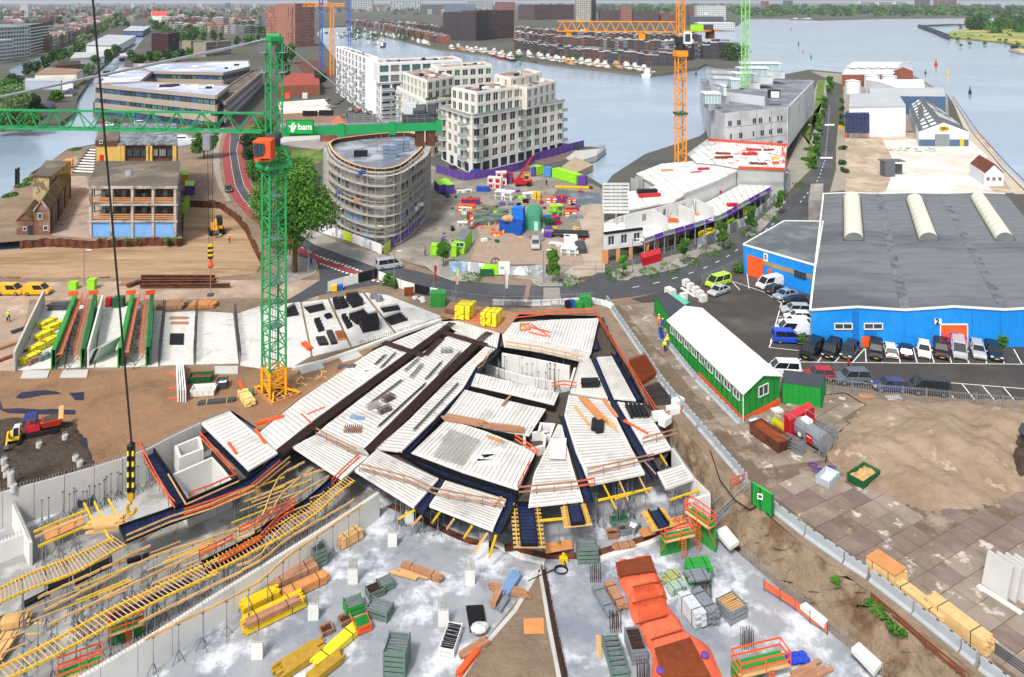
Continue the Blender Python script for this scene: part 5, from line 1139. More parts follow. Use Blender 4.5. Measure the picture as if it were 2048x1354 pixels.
mk('tyre_block',BX(P(1554,823),(1.2,.9,.3),.3),WHT,la='small white block before long hut gable',cat='block')
bin_('pale blue grey tipping bin with handle on muddy plates',(1655,965),(2.4,1.4,.9),yaw((1640,972),(1668,945)),M('pale_bin','#a9b4bd',.5,.1,1),0,WHT,'bin','tipping_bin')
bin_('green edged skip of scrap timber at foot of sand heap',(1727,962),(3.3,1.8,1),yaw((1705,970),(1750,940)),DGN,0,WOD,fh=.7)
b=B();w=PP(.14,1618,938,1658,922,1672,934,1636,955);sheet(b,w,(),.14);mk('steel_plate',b,m_steelplate,la='dark brown plate with purple straps beside tipping bin',cat='plate')
t=T('lifting_strap','purple lifting straps on dark brown plate','straps',P(1640,938,.16));
for k in rn(5):
 o=P(1626+k*9,932+ru(-4,10),.2);mk('strap',B().path([o+O(.5*cos(i*.9),.35*sin(i*.9),.05)for i in rn(7)],.06,5),PUR,t)
t=pack('big pine crate with brown plywood lid beside barrier',(1772,1158),(2.6,1.7,1.3),yaw((1750,1145),(1800,1180)),M('pine','#d0ad78',.75,.12,2),0,n=(6,1),strap=BLK)
pm('lid',BX((0,0,1.43),(2.65,1.75,.06)),PLY,t)
pack('long low pine timber pack beside barrier, middle',(1838,1210),(4.6,1.1,.7),yaw((1797,1175),(1880,1240)),M('pine'),0,n=(8,4))
pack('long high pine timber pack beside barrier, nearest',(1918,1262),(4.8,1.3,1.1),yaw((1880,1230),(1960,1292)),M('pine'),0,n=(8,6))
t=T('rail_bundle','dark steel rails on ground behind nearest barrier','rails',P(2005,1320))
for k in rn(4):mk('rail',BB(P(1968+k*4,1290-k*3,.1),P(2060+k*4,1356-k*3,.1),.14),DST,t)
t=T('panel_stack','stack of pale grey precast wall panels at right edge','precast panels',P(2000,1180))
w0=[P(1962,1170),P(2012,1206)]
for k in rn(4):
 d=nrm(w0[1]-w0[0]);n=O(-d.y,d.x,0);n=n if n.x>0 else -n;a=w0[0]+n*k*.55+d*k*.4;c=w0[1]+n*k*.55+d*k*.4;u=U(2.7)+n*.9;th=n*.22;mk('panel',B().add([a,c,c+u,a+u,a+th,c+th,c+u+th,a+u+th],[(0,1,2,3),(7,6,5,4),(0,4,5,1),(1,5,6,2),(2,6,7,3),(3,7,4,0)]),CNC,t)
mk('support_beam',BB(P(1956,1172,.1),P(2044,1228,.1),.5,.2),CNW,t)
for x,y,lab in ((1733,793,'left'),(1787,796,'right')):
 mk('concrete_plate',BX(P(x,y,.05),(1.9,1,.12),.05),CNC if lab=='right' else WD2,la='loose plate in sand by parking fence, '+lab+' one',cat='plate')
t=T('cable','dark cable snaking over plates round sand heap','cable',P(1700,800));mk('cable_run',B().path(PP(.1,1655,790,1690,785,1735,812,1700,845,1660,880,1650,930),.06,5),BLK,t)
t=T('cable','dark cable hanging down trench below green generator','cable',P(1500,1010));mk('cable_run',B().path([P(1420,900,.1),P(1440,960,.05),P(1470,1000,-.4),P(1500,1020,-.2),P(1530,1005,.1)],.06,5),BLK,t)
rail('rusty lath fence along trench below timber packs',Q(1742,1200,1800,1250,1860,1302,1930,1360),-.3,RS2,.7,2.5)
t=T('bar_fence','grey vertical bar fence along parking behind sand heap','fence',P(1652,790));q=PP(0,1650,782,1760,798,1900,812,2060,826)
for a,c in zip(q,q[1:]):
 n=int((c-a).length/2.5)
 for k in rn(n):
  p,r=a.lerp(c,k/n),a.lerp(c,(k+1)/n);b=B()
  for i in rn(11):x=p.lerp(r,(i+.5)/11);b.beam(x+U(.1),x+U(1.85),.06,.03,caps=0)
  for z in (.2,1.75):b.beam(p+U(z),r+U(z),.05)
  mk('fence_panel',b,STL,t);mk('post',BR(p,p+U(2),.05,6),STL,t)
t=T('bar_fence','grey bar fence between road bend and blue annex','fence',P(1440,560));q=PP(0,1404,572,1424,562,1466,543,1488,530)
for a,c in zip(q,q[1:]):
 n=max(1,int((c-a).length/2.5))
 for k in rn(n):
  p,r=a.lerp(c,k/n),a.lerp(c,(k+1)/n);b=B()
  for i in rn(9):x=p.lerp(r,(i+.5)/9);b.beam(x+U(.1),x+U(1.9),.07,.03,caps=0)
  b.beam(p+U(1.8),r+U(1.8),.05);mk('fence_panel',b,STL,t);mk('post',BR(p,p+U(2),.05,6),STL,t)
for i,(x,y)in en(Q(1372,572,1381,580,1392,587,1400,595,1406,603,1337,588,1344,592,1363,608,1367,600)):
 o=P(x,y);t=T('concrete_block','white concrete block at site gate, '+('farthest of bollard row','second of bollard row','middle of bollard row','fourth of bollard row','nearest of bollard row','by the far hut, left','by the far hut, right','beside teal container, near','beside teal container, far')[i],'block',o);mk('block',BX(o,(1.2,.8,1.1),.5).box(o+U(1.1),(1,.6,.1),.5),CNW,t)
BLW=M('warehouse_blue','#1b86d6',.5,.06,.8,'#2a93df',.1,.5,.7)
m_wroof=M('warehouse_roof','#6c7074',.75,.1,.5,'#55575c',.05,.46,.6,'#6f6e64',.07,.56,.7,stretch=(.35,1,1))
YF=108.5;zf=lambda y:ZAT(y,YF)
t=T('warehouse','huge bright blue warehouse numbered 2 with dark corrugated roof','warehouse',D(1830,YF,0))
prof=Q(1622,5.4,1714,5.85,1811,5.4,1908,5.9,2009,5.45,2110,5.9,2210,5.45)
back=Q(1648,388,1702,386,1757,388,1826,386,1883,388,1946,385.5,2010,388)
fr=[D(x,YF,z)for x,z in prof];bk=[]
for (x,y),(fx,z)in zip(back,prof):bk.append(P(x,y,z))
for k in rn(6):
 b=B();b.add([fr[k],fr[k+1],bk[k+1],bk[k]],[(0,1,2,3)]);
 n=26
 for i in rn(n):
  f=(i+.5)/n;b.beam(fr[k].lerp(bk[k],f)+U(.02),fr[k+1].lerp(bk[k+1],f)+U(.02),.08,.06,caps=0)
 mk('roof_slope',b,m_wroof,t)
 b=B();a,c=fr[k],fr[k+1];b.add([O(a.x,a.y,0),O(c.x,c.y,0),c,a],[(0,1,2,3)])
 n=int((c.x-a.x)/.42)
 for i in rn(n):x=a.lerp(c,(i+.5)/n);b.beam((x.x,x.y-.02,0),(x.x,x.y-.02,x.z-.02),.1,.06,caps=0)
 mk('cladding',b,BLW,t)
 mk('verge_trim',BB(a+O(0,-.1,.02),c+O(0,-.1,.02),.2,.28).beam(bk[k]+O(0,.1,.05),bk[k+1]+O(0,.1,.05),.2,.3),WHT,t)
mk('side_wall',B().add([O(fr[0].x,fr[0].y,0),O(bk[0].x,bk[0].y,0),bk[0],fr[0]],[(0,1,2,3)]),BLW,t)
mk('rear_wall',B().add([O(bk[0].x,bk[0].y,0),O(bk[-1].x,bk[-1].y,0),bk[-1],bk[-2],bk[-3],bk[-4],bk[-5],bk[-6],bk[-7]],[tuple(range(9))]),BLW,t)
mk('verge_trim',BB(fr[0]+O(-.1,0,.1),bk[0]+O(-.1,0,.1),.3,.35),WHT,t)
for k in (2,4):
 b=B();strip(b,[fr[k]+U(.1),bk[k]+U(.1)],1.3);mk('gutter',b,M('gutter_lead','#6a6f74',.6,.25,.4,'#4f5257',.5,.5,.6),t)
m_lightc=M('rooflight','#d9d7c0',.4,.06,.5)
for i,(f0,f1,b0,b1)in en((Q(1688,481,1727,481,1687,396,1720,396),Q(1838,481,1877,481,1813,400,1845,400),Q(1991,481,2030,481,1941,397,1971,397))):
 z=5.75;p0,p1,q0,q1=P(*f0,z),P(*f1,z),P(*b0,z),P(*b1,z);n=10;seg=10;
 for s in rn(seg):
  b=B();r=[]
  for f in (s/seg,(s+1)/seg-.004):
   a,c=p0.lerp(q0,f),p1.lerp(q1,f);m=(a+c)/2;h=(c-a)/2;r.append([m+h*cos(PI-PI*j/n)+U(1.5*sin(PI*j/n))for j in rn(n+1)])
  b.add(r[0]+r[1],[(j,j+1,j+n+2,j+n+1)for j in rn(n)]);mk('rooflight_bay',b,m_lightc,t)
 mk('rooflight_end',B().add([(p0+p1)/2+(p1-p0)/2*cos(PI-PI*j/n)*.98+O(0,-.02,1.46*sin(PI*j/n))for j in rn(n+1)],[tuple(range(n+1))]),M('rooflight_end_grey','#6f7574',.6),t)
 mk('kerb',BB(p0+O(-.1,0,-.1),q0+O(-.1,0,-.1),.25,.4).beam(p1+O(.1,0,-.1),q1+O(.1,0,-.1),.25,.4).beam(p0+O(0,-.1,-.1),p1+O(0,-.1,-.1),.25,.4),DST,t)
t2=t
def onfront(x0,y0,x1,y1,mat,name,out=.1,th=.12):
 b=B();a,c=D(x0,YF,zf(y1)),D(x1,YF,zf(y0));b.box(((a.x+c.x)/2,YF-out,a.z),(c.x-a.x,th,c.z-a.z));return mk(name,b,mat,t2)
f13=lambda x,y:(1528+x/3.925,340+y/3.925)
for x0,x1 in ((550,695),(783,933)):
 a=f13(x0,1250);c=f13(x1,1198);p=D((a[0]+c[0])/2,YF-.12,zf(a[1]));put('window',window_mesh((c[0]-a[0])/1500*YF,zf(c[1])-zf(a[1]),1,FRM,GLS,.14),t2,p,0,world=1)
a,c=f13(765,1305),f13(885,1400);onfront(a[0],a[1],c[0],694,ORG_,'small_door')
m_graf=M('graffiti_orange','#e0562a',.6,.08,1,'#2d3fae',1.1,.53,.55)
a,c=f13(1380,1212),f13(1592,1400);onfront(a[0],a[1],c[0],694,ORG_,'roller_door')
b=B();lo=D(a[0],YF-.19,0);hi=D(c[0],YF-.19,zf(f13(0,1275)[1]));b.box(((lo.x+hi.x)/2,YF-.19,.05),(hi.x-lo.x-.1,.04,hi.z));mk('graffiti',b,m_graf,t2)
for x in (a[0],c[0]):onfront(x-.9,a[1]-1,x+.9,694,WHT,'door_frame',.14,.16)
onfront(a[0]-.9,a[1]-2,c[0]+.9,a[1],WHT,'door_frame',.14,.16)
a,c=f13(1335,1165),f13(1390,1208);onfront(a[0],a[1],c[0],c[1],WHT,'number_plate',.14,.08)
text('2',1.05,BLK,D((a[0]+c[0])/2,YF-.2,(zf(a[1])+zf(c[1]))/2),(R(90),0,0),t2,.02,bold=True)
a,c=f13(690,1102),f13(745,1400);onfront(a[0],a[1],c[0],694,M('darker_blue_panel','#176fbe',.5,.06),'cladding_panel',.07,.05)
a,c=f13(785,1255),f13(885,1300);onfront(a[0],a[1],c[0],c[1],M('darker_blue_panel'),'cladding_panel',.07,.05)
a,c=f13(1325,1305),f13(1368,1400);onfront(a[0],a[1],c[0],694,DST,'grey_door',.1,.1)
for x in (1105,1640,1860):p=D(f13(x,0)[0],YF-.15,0);mk('downpipe',BR(p,p+U(5.2),.07,6),BLW,t2)
t=T('warehouse_annex','blue annex numbered 5 with orange door and grey lean roof','warehouse annex',P(1550,560));z=5.3
w=[P(1487,489,z),P(1632,531,z),P(1646,443,z),P(1569,442,z)];g=lambda p:O(p.x,p.y,0)
mk('roof',BP(w,z-.25,z),M('annex_roof','#5e6468',.75,.1,.3,'#6f7678',.2,.48,.6,brick=(4,3,.06,'#545a5e')),t)
b=B();
for a,c in zip(w,w[1:]+w[:1]):
 b.add([g(a),g(c),c-U(.25),a-U(.25)],[(0,1,2,3)]);n=int((c-a).length/.42);d=nrm(c-a);o=O(d.y,-d.x,0)*.02
 for i in rn(n):x=a.lerp(c,(i+.5)/n)+o;b.beam((x.x,x.y,0),(x.x,x.y,z-.3),.1,.06,caps=0)
mk('cladding',b,BLW,t);b=B()
for a,c in zip(w,w[1:]+w[:1]):b.beam(a,c,.25,.3)
mk('roof_edge',b,WHT,t)
d=nrm(w[1]-w[0]);o=O(d.y,-d.x,0);Lw_=(w[1]-w[0]).length;rzz=at2(d.y,d.x)
def onann(f0,f1,z0,z1,mat,name,out=.08,th=.1):
 a=g(w[0])+d*Lw_*f0+o*out;c=g(w[0])+d*Lw_*f1+o*out;b=B();b.beam(a+U((z0+z1)/2),c+U((z0+z1)/2),th,z1-z0);return mk(name,b,mat,t)
onann(.06,.29,0,3.7,ORG_,'roller_door');onann(.29,.98,2.7,3.5,M('tan_band','#9a8258',.7,.1),'tan_band',.06,.06);onann(.36,.41,.6,2.3,ORG_,'small_door');onann(.30,.36,3.5,4.9,WHT,'number_plate',.1,.08)
text('5',1.05,BLK,g(w[0])+d*Lw_*.33+o*.17+U(4.2),(R(90),0,rzz),t,.02,bold=True)
pw((2.2,1.1,1,FRD,GLS),t,g(w[0])+d*Lw_*.8+o*.12+U(2.4),rzz)
mk('gravel_roof_shed',BP(PP(0,1617,441,1645,441,1647,404,1622,404),0,4.6),m_grav,la='low shed with gravel roof behind blue annex',cat='shed')
t=T('excavator','yellow excavator arm with grey bucket reaching in over sand heap','excavator',P(2110,900));a=P(2052,850,3.2)
mk('arm',BB(a,a+O(2.6,1.5,2.4),.4,.5).beam(a+O(2.6,1.5,2.4),a+O(6,3,1.6),.45,.6),YEL,t)
b=B();q=[(0,0,0),(.9,0,-.4),(.8,0,-1.3),(-.1,0,-1.5),(-.5,0,-.9)];
b.loft([a+O(x,-.6,z)for x,_,z in q],[a+O(x,.6,z)for x,_,z in q]);mk('bucket',b,DST,t)
for k in rn(4):mk('tooth',BB(a+O(-.1,-.5+k*.33,-1.45),a+O(-.45,-.5+k*.33,-1.6),.12),DST,t)
b=B();o=P(2115,905,2.6);b.box(o,(3,2.4,1.6),.5);mk('cab',b,YEL,t);b=B();
for s in (-1.2,1.2):b.box(P(2115,905,1.7)+O(s*.5,s,0),(3.6,.6,.8),.5)
mk('track',b,BLK,t)
CRM=M('cream_render','#d9d5cb',.8,.05,.4);WHB=M('white_cladding','#dddfe0',.6,.04,.4);RFT=M('roof_terracotta','#8d6652',.9,.2,.5,'#b3b0aa',.25,.5,.56)
DRK=M('dark_recess','#2a2d31',.7,.1,.5);m_pv=M('solar_panel','#32456e',.25,.1,1,spec=.6);RFG=M('grey_roof','#6d7178',.8,.12,.2,'#858a92',.1,.48,.6)
m_rail=M('balcony_glass','#9aa3a3',.25,.1,1,spec=.5)
def roofstuff(t,pts,z,n=6,pv=8):
 pts=[O(p[0],p[1],0)for p in pts];c=sum(pts,U(0))/len(pts);a=at2((pts[1]-pts[0]).y,(pts[1]-pts[0]).x)
 rp=lambda:(lambda q:q+(c-q)*.25)(pts[0].lerp(pts[1],rr()).lerp(pts[3].lerp(pts[2],rr()),rr()))
 for k in rn(n):b=B();q=rp();b.box((q.x,q.y,z),(ru(.8,2.2),ru(.8,1.6),ru(.4,1.1)),a);mk('roof_unit',b,rc((WHB,STL,DRK)),t)
 for k in rn(pv):b=B();q=rp();b.box((q.x,q.y,z+.12),(1.9,1.1,.06),a);mk('solar_panel',b,m_pv,t)
def balcony(t,p,rz,L=3.2,W=1.5,mat=CRM):
 b=B();b.box((0,-W/2,0),(L,W,.22));o=pm('balcony',b,mat,t,p,rz,world=1);b=B();b.box((0,-W+.04,.22),(L,.05,.95));b.box((-L/2+.03,-W/2,.22),(.05,W-.1,.95));b.box((L/2-.03,-W/2,.22),(.05,W-.1,.95))
 r=pm('balustrade',b,m_rail,o,(0,0,0));r.location=(0,0,0)
def block(t,base,z0,z1,mat,roof,faces,fh=3.3,ww=1.7,wh=2.1,sill=.5,mull=1,par=True,frame=FRM,panes=(GLS,GLS,GL2,GL3)):
 core(t,base,z0,z1-.3,DRK if faces else mat,roof);rows=max(1,int(round((z1-z0)/fh)));n=len(base)
 for i in rn(n):
  a,c=base[i],base[(i+1)%n]
  if i in faces:facade(t,a,c,z0,rows,(z1-z0)/rows,faces[i],min(ww,(O(c[0],c[1],0)-O(a[0],a[1],0)).length/faces[i]*.8),wh,sill,mat,frame,panes,mull)
  else:
   b=B();d=nrm(O(c[0],c[1],0)-O(a[0],a[1],0));o=O(d.y,-d.x,0)*.12;b.beam(O(a[0],a[1],(z0+z1)/2)+o,O(c[0],c[1],(z0+z1)/2)+o,.24,z1-z0);mk('wall',b,mat,t)
 if par:parapet(t,base,z1-.3,.7,.4,mat)
def quadz(z,*px):return [O(p.x,p.y,0)for p in PP(z,*px)]
def ortho(L,Cn,Rr,back=None):
 return [L,Cn,Rr,L+(Rr-Cn)]
t=T('apartment_block','cream six storey apartment block with corner balconies by harbour','apartment block',P(955,352))
L_,C_,R_=quadz(16.5,(884,214),(943,234),(1126,203));base=ortho(L_,C_,R_);
core(t,[p+(sum(base,U(0))/4-p)*.02 for p in base],0,3.2,DRK,name='ground_floor')
facade(t,L_,C_,0,1,3.3,4,3,2.6,.2,WHB,FRD,(GLS,));facade(t,C_,R_,0,1,3.3,11,3,2.6,.2,WHB,FRD,(GLS,))
block(t,base,3.3,16.6,CRM,RFG,{0:5,1:11},3.3,2.5,2.3,.5)
d1=(C_-L_);d2=(R_-C_);r1=at2(d1.y,d1.x);r2=at2(d2.y,d2.x);n1=O(d1.y,-d1.x,0).normalized();n2=O(d2.y,-d2.x,0).normalized()
for f in rn(4):
 for fr_ in (.12,.82):balcony(t,L_+d1*fr_+n1*.2+U(3.3+f*3.32),r1,3.4,1.7)
 balcony(t,C_+d2*.04+n2*.2+U(3.3+f*3.32),r2,3,1.6)
 balcony(t,R_-d2*.03+n2*.2+U(3.3+f*3.32),r2,3.2,1.6)
 if f%1==0:balcony(t,C_+d2*.5+n2*.2+U(3.3+f*3.32),r2,2.6,.9)
balcony(t,L_+d1*.5+n1*.1+U(16.3),r1,d1.length,.8);balcony(t,C_+d2*.5+n2*.1+U(16.3),r2,d2.length,.7)
l2,c2,r2_=quadz(23.2,(904,176),(953,186),(1040,174));ph=ortho(l2,c2,r2_);block(t,ph,16.6,23.2,CRM,RFT,{0:4,1:6},3.3,2.3,2.4,.35);roofstuff(t,ph,23,4,14)
l3,c3,r3=quadz(23,(1012,168),(1052,178),(1110,163));ph=ortho(l3,c3,r3);block(t,ph,16.6,23,CRM,RFT,{0:2,1:5},3.3,2.3,2.4,.35);roofstuff(t,ph,22.8,3,8)
l4,c4,r4=quadz(25.5,(990,150),(1020,158),(1082,146));ph=ortho(l4,c4,r4);block(t,ph,16.6,25.5,CRM,RFT,{0:2,1:4},3,1.8,2,.4);roofstuff(t,ph,25.3,4,4)
t=T('apartment_block','cream terraced apartment block behind scaffolded one, left of harbour block','apartment block',P(851,317))
L_,C_,R_=quadz(18,(794,174),(851,204),(907,194));base=ortho(L_,C_,R_);block(t,base,0,18,CRM,RFG,{0:7,1:4},3.3,2.4,2.3,.45);d1=C_-L_;r1=at2(d1.y,d1.x);n1=O(d1.y,-d1.x,0).normalized()
for f in rn(5):balcony(t,L_+d1*.15+n1*.2+U(3.3+f*3),r1,3.4,1.6);balcony(t,L_+d1*.9+n1*.2+U(3.3+f*3),r1,3.4,1.6)
l2,c2,r2_=quadz(24.2,(807,146),(853,163),(907,153));ph=ortho(l2,c2,r2_);block(t,ph,18,24.2,CRM,RFT,{0:6,1:4},3.1,2.5,2.3,.3);roofstuff(t,ph,24,4,10)
l3,c3,r3=quadz(26,(862,130),(874,137),(984,131));ph=ortho(l3,c3,r3);block(t,ph,12,26,CRM,RFT,{0:1,1:7},3.3,2.3,2.2,.4);roofstuff(t,ph,25.8,4,10)
for k in rn(10):
 p=C_+(R_-C_)*rr()*.9+O(0,.8,18);mk('terrace_plant',B().ball(p+O(0,.3,.5),.7,0,7,5,(1.2,.8,.9)),M('plant_green','#3f5a2c',.9,.3,3,bump=.8,bs=4),t)
t=T('apartment_block','white and glass apartment block with wavy balcony bands, leftmost of harbour blocks','apartment block',P(732,230))
L_,C_,R_=quadz(25,(673,94),(733,115),(757,116));base=ortho(L_,C_,R_);block(t,base,0,25,WHB,RFT,{0:9},3.1,3.2,2.3,.4,1,1,FRD,(GLS,GLB,GL2));roofstuff(t,base,24.8,4,4)
d1=C_-L_;r1=at2(d1.y,d1.x);n1=O(d1.y,-d1.x,0).normalized()
for f in rn(6):
 for k in rn(4):balcony(t,L_+d1*(.12+.25*k+.06*(f%2))+n1*.2+U(1.5+f*3.1),r1,6.5,1.3,WHB)
L_,C_,R_=quadz(25,(749,120),(757,127),(924,120));base=ortho(L_,C_,R_);block(t,base,17,25,WHB,RFT,{1:8},3.6,4.4,2.6,.5,3,1,FRD,(GLS,GL2,GL3));roofstuff(t,base,24.8,6,16)
b2=[p+(sum(base,U(0))/4-p)*.05 for p in base];block(t,b2,0,17,WHB,RFG,{0:2,1:8},3.1,4.2,2.4,.3,2,0,FRD,(GLS,GL2,GLB))
d2=b2[2]-b2[1];r2=at2(d2.y,d2.x)
for f in rn(5):balcony(t,b2[1]+d2*.08+O(0,-.3,1.5+f*3.1),r2,5,1.8,WHB)
Z5=15.4
ring_px=K(0,1,585,1140,610,1195,660,1245,740,1290,850,1325,960,1340,1060,1335,1150,1305,1230,1245,1300,1180,1328,1120,1290,1082,1220,1055,1080,1055,900,1070,720,1092,620,1112)
rg=smooth_line([P(x,y,Z5)for x,y in ring_px+ring_px[:1]],3)[:-1];rg=[O(p.x,p.y,0)for p in rg];cen=sum(rg,U(0))/len(rg)
t=T('oval_building','oval unfinished apartment building wrapped in scaffolding with dark flat roof','building',(cen.x,cen.y,0))
m_blockw=M('sand_lime_wall','#a8a59e',.9,.12,.5,'#77756f',.4,.5,.6);m_bluep=M('light_blue_board','#6e9ad0',.7,.08,1)
mk('wall',BP(rg,0,Z5-.6,0,1),[m_blockw,M('wet_roof','#6a7078',.35,.1,.2,'#9aa1a9',.12,.5,.58)],t)
b=B();
for p,q in zip(rg,rg[1:]+rg[:1]):b.beam(p+U(Z5-.1),q+U(Z5-.1),.4,1.1)
mk('parapet',b,RST,t);b=B()
for p,q in zip(rg,rg[1:]+rg[:1]):b.beam(p+U(Z5+.47),q+U(Z5+.47),.45,.07)
mk('coping',b,WOD,t)
per=along(rg+rg[:1],2.6)
for (p,a),(q,_)in zip(per,per[1:]):
 m=(p+q)/2;out=nrm(m-cen)
 if out.y>.35:continue
 rz=at2((q-p).y,(q-p).x);
 for f in rn(5):
  z=.3+f*3.0;r=rr()
  if r<.52:pw((1.5,2,rc((0,1)),FRD,GLS),t,m+out*.08+U(z+.5),rz if (O(sin(rz),-cos(rz),0)).dot(out)>0 else rz+PI)
  elif f<2 and r<.8 or r<.6:mk('blue_board',BX(m+out*.08+U(z+.4),(1.7,.12,2.1),rz),m_bluep,t)
for f in rn(6):
 b=B()
 for p,q in zip(rg,rg[1:]+rg[:1]):
  o1=nrm(p-cen)*.25;o2=nrm(q-cen)*.25;b.beam(p+o1+U(f*3.0+.1),q+o2+U(f*3.0+.1),.6,.25)
 mk('floor_edge',b,CNC,t)
for x,y,s in ((1030,1230,1),(1080,1235,1),(1135,1190,1),(1190,1185,.9)):
 o=P(*K(0,1,(x,y))[0],Z5-.5);
 for k in rn(3):mk('pallet_stack',BX(o+U(.9*k),(1.4,1.2,.7),.3).box(o+U(.9*k+.72),(1.5,1.3,.1),.3),STL if k%2 else M('wrapped_blue','#7489a5',.5,.15,2),t)
o=P(*K(0,1,830,1225)[0],Z5-.5);mk('roof_box',BX(o,(3,1.2,1.3),.1),BLK,t)
for x,y in ((950,1120),(990,1110),(1050,1110),(1090,1130),(960,1195),(1170,1100)):
 o=P(*K(0,1,(x,y))[0],Z5-.6);mk('roof_vent',BR(o,o+U(1.6),.08,6).box(o+O(.8,.3,0),(1.6,.9,.25),.2),STL,t)
t=T('scaffolding','grey tube scaffolding with plank decks all round oval building','scaffolding',(cen.x,cen.y-16,0))
TUB=M('scaffold_tube','#a09d99',.6,.15,2);m_sdeck=M('scaffold_deck','#b3aca1',.85,.15,1)
out1=[p+nrm(p-cen)*.8 for p in rg];out2=[p+nrm(p-cen)*1.9 for p in rg]
pts2=along(out2+out2[:1],2);pr=B()
for i,(p,a)in en(pts2):
 if nrm(p-cen).y>.55:continue
 mk('standard',BR(p,p+U(Z5+ru(.6,1.6)),.05,5),TUB,t);n=nrm(cen-p);mk('standard',BR(p+n*1.1,p+n*1.1+U(Z5),.045,5),TUB,t)
 q=pts2[(i+1)%len(pts2)][0]
 if (q-p).length>3:continue
 for f in rn(8):
  z=.2+f*2.05;n2=nrm(cen-q);mk('deck_board',BP([p+n*.05,q+n2*.05,q+n2*1.05,p+n*1.05],z,z+.08),m_sdeck,t)
  for h in (.55,1.05):pr.beam(p+U(z+h),q+U(z+h),.045,caps=0)
  pr.beam(p+U(z),p+n*1.1+U(z),.045,caps=0)
  if (i+f)%5==0:pr.beam(p+U(z),q+U(z+2.05),.045,caps=0)
mk('ledger',pr,TUB,t,kind=SF)
for k in rn(9):
 i=random.randrange(len(rg));p=out2[i]
 if nrm(p-cen).y>.2:continue
 mk('material_stack',BX(p+nrm(cen-p)*.5+U(.3+2.05*random.randrange(8)),(1.4,.8,.7),rr()*3),rc((WHT,PLY,BLU)),t)
def hoarding(la,pts,mats,h=2,L=3.4,name='hoarding',cat='hoarding',gap=.05,bars=False):
 q=PP(0,*pts);t=T(name,la,cat,q[0]);r=along(q,L);ps=[p for p,a in r]+[q[-1]]
 for i,(a,c)in en(zip(ps,ps[1:])):
  if (c-a).length<.5:continue
  e=nrm(c-a)*gap;b=B();m=mats[i%len(mats)]
  if bars:
   for k in rn(12):x=a.lerp(c,(k+.5)/12);b.beam(x+U(.1),x+U(h),.025,caps=0)
   for z in (.12,h*.5,h):b.beam(a+U(z),c+U(z),.045)
  else:b.beam(O(a.x,a.y,h/2+.1)+e,O(c.x,c.y,h/2+.1)-e,.06,h-.1)
  mk('fence_panel' if bars else 'hoarding_panel',b,m,t);mk('post',BR(a,a+U(h+.15),.04,5).box(a,(.7,.25,.14),0),STL,t)
 return t
BAN=M('grey_banner','#a5abb0',.7,.3,.8,'#d9dadb',.7,.5,.54);m_banb=M('blue_banner','#7d9cb8',.7,.25,.8,'#b9c6d2',.5,.5,.56);m_yg=M('yellowgreen','#b7c83a',.6,.1,1)
hoarding('white and printed hoarding panels along oval building',Q(622,452,640,466,658,472,682,478,740,500,766,511),[WHT,BAN,WHT,BAN,m_yg])
hoarding('purple hoarding at right foot of scaffolding',Q(786,492,815,478,838,452,842,440),[PUR],2.4)
hoarding('yellow green hoarding corner with purple sheet by street',Q(768,512,785,497,790,492),[m_yg,PUR],2)
hoarding('printed hoarding along container yard by street',Q(898,545,930,545,962,549,996,552),[m_banb,BAN,LIM,BLK],2)
hoarding('grey printed hoarding before rusty steel in yard',Q(1020,552,1060,552,1092,548),[BAN],1.8)
hoarding('thin mesh fence along grey corner building and street',Q(1222,545,1290,524,1372,505,1400,492),[STL],1.9,3.2,'mesh_fence','fence',bars=True)
hoarding('mesh fence with graffiti sheets along precast site, farther up street',Q(1395,498,1440,478,1500,447,1560,395,1580,370),[BAN,STL,BAN],2,3.4,'mesh_fence','fence')
hoarding('white site hoarding with black panels along near side of road',Q(655,585,690,574,730,564,755,557),[WHT,WHT,BLK,BLK],1.8,3,gap=.03)
hoarding('white barrier panels below flag poles along road',Q(757,560,810,582,850,592,876,597),[WHT,WHT,WHT,BLK],1.6,3.2)
hoarding('mesh fence along near kerb between flags and gate',Q(876,597,915,606,1000,616,1090,614,1190,606),[STL],1.8,3,'mesh_fence','fence',bars=True)
hoarding('low white boards along near kerb behind blue drums',Q(985,612,1060,614,1120,612,1190,606,1228,622),[WHT,BAN],1.1,3.2)
hoarding('mesh gate across yard entrance beside street tree',Q(1148,540,1185,540,1222,540),[STL],1.6,4,'mesh_fence','gate',bars=True)
hoarding('purple hoarding along harbour promenade',Q(1070,322,1110,312,1150,300,1168,296),[PUR],2.6)
hoarding('purple hoarding behind green containers at back of yard',Q(872,344,930,362,980,355,1040,340,1070,325),[PUR],2.2)
m_cyel0=M('safety_yellow','#e0b51c',.5,.1,1)
PRE=M('precast_white','#c9cac8',.75,.05,.6);PRG=M('precast_grey','#a4a7a6',.8,.07,.6);m_prep=M('deck_white','#d6d4d0',.8,.06,.5,'#bfb7b0',.3,.55,.62)
t=T('precast_building','white precast building under construction round orange crane','building',P(1300,500))
def pslab(z,pts,th=.35,mat=m_prep,zb=None,wall=PRG,seams=6):
 w=PP(z,*pts);mk('floor_slab',BP(w,z-th,z),mat,t);
 q=[p for p in w];
 if seams and len(w)>=4:
  b=B();n=len(w)//2;A=resample(w[:n],seams)if n>1 else None;Zq=resample(w[n:][::-1],seams)
  for i in rn(1,seams):b.beam(A[i]+U(.01),Zq[i]+U(.01),.12,.02)
  mk('slab_seam',b,M('seam_dark','#6d675f',.9),t)
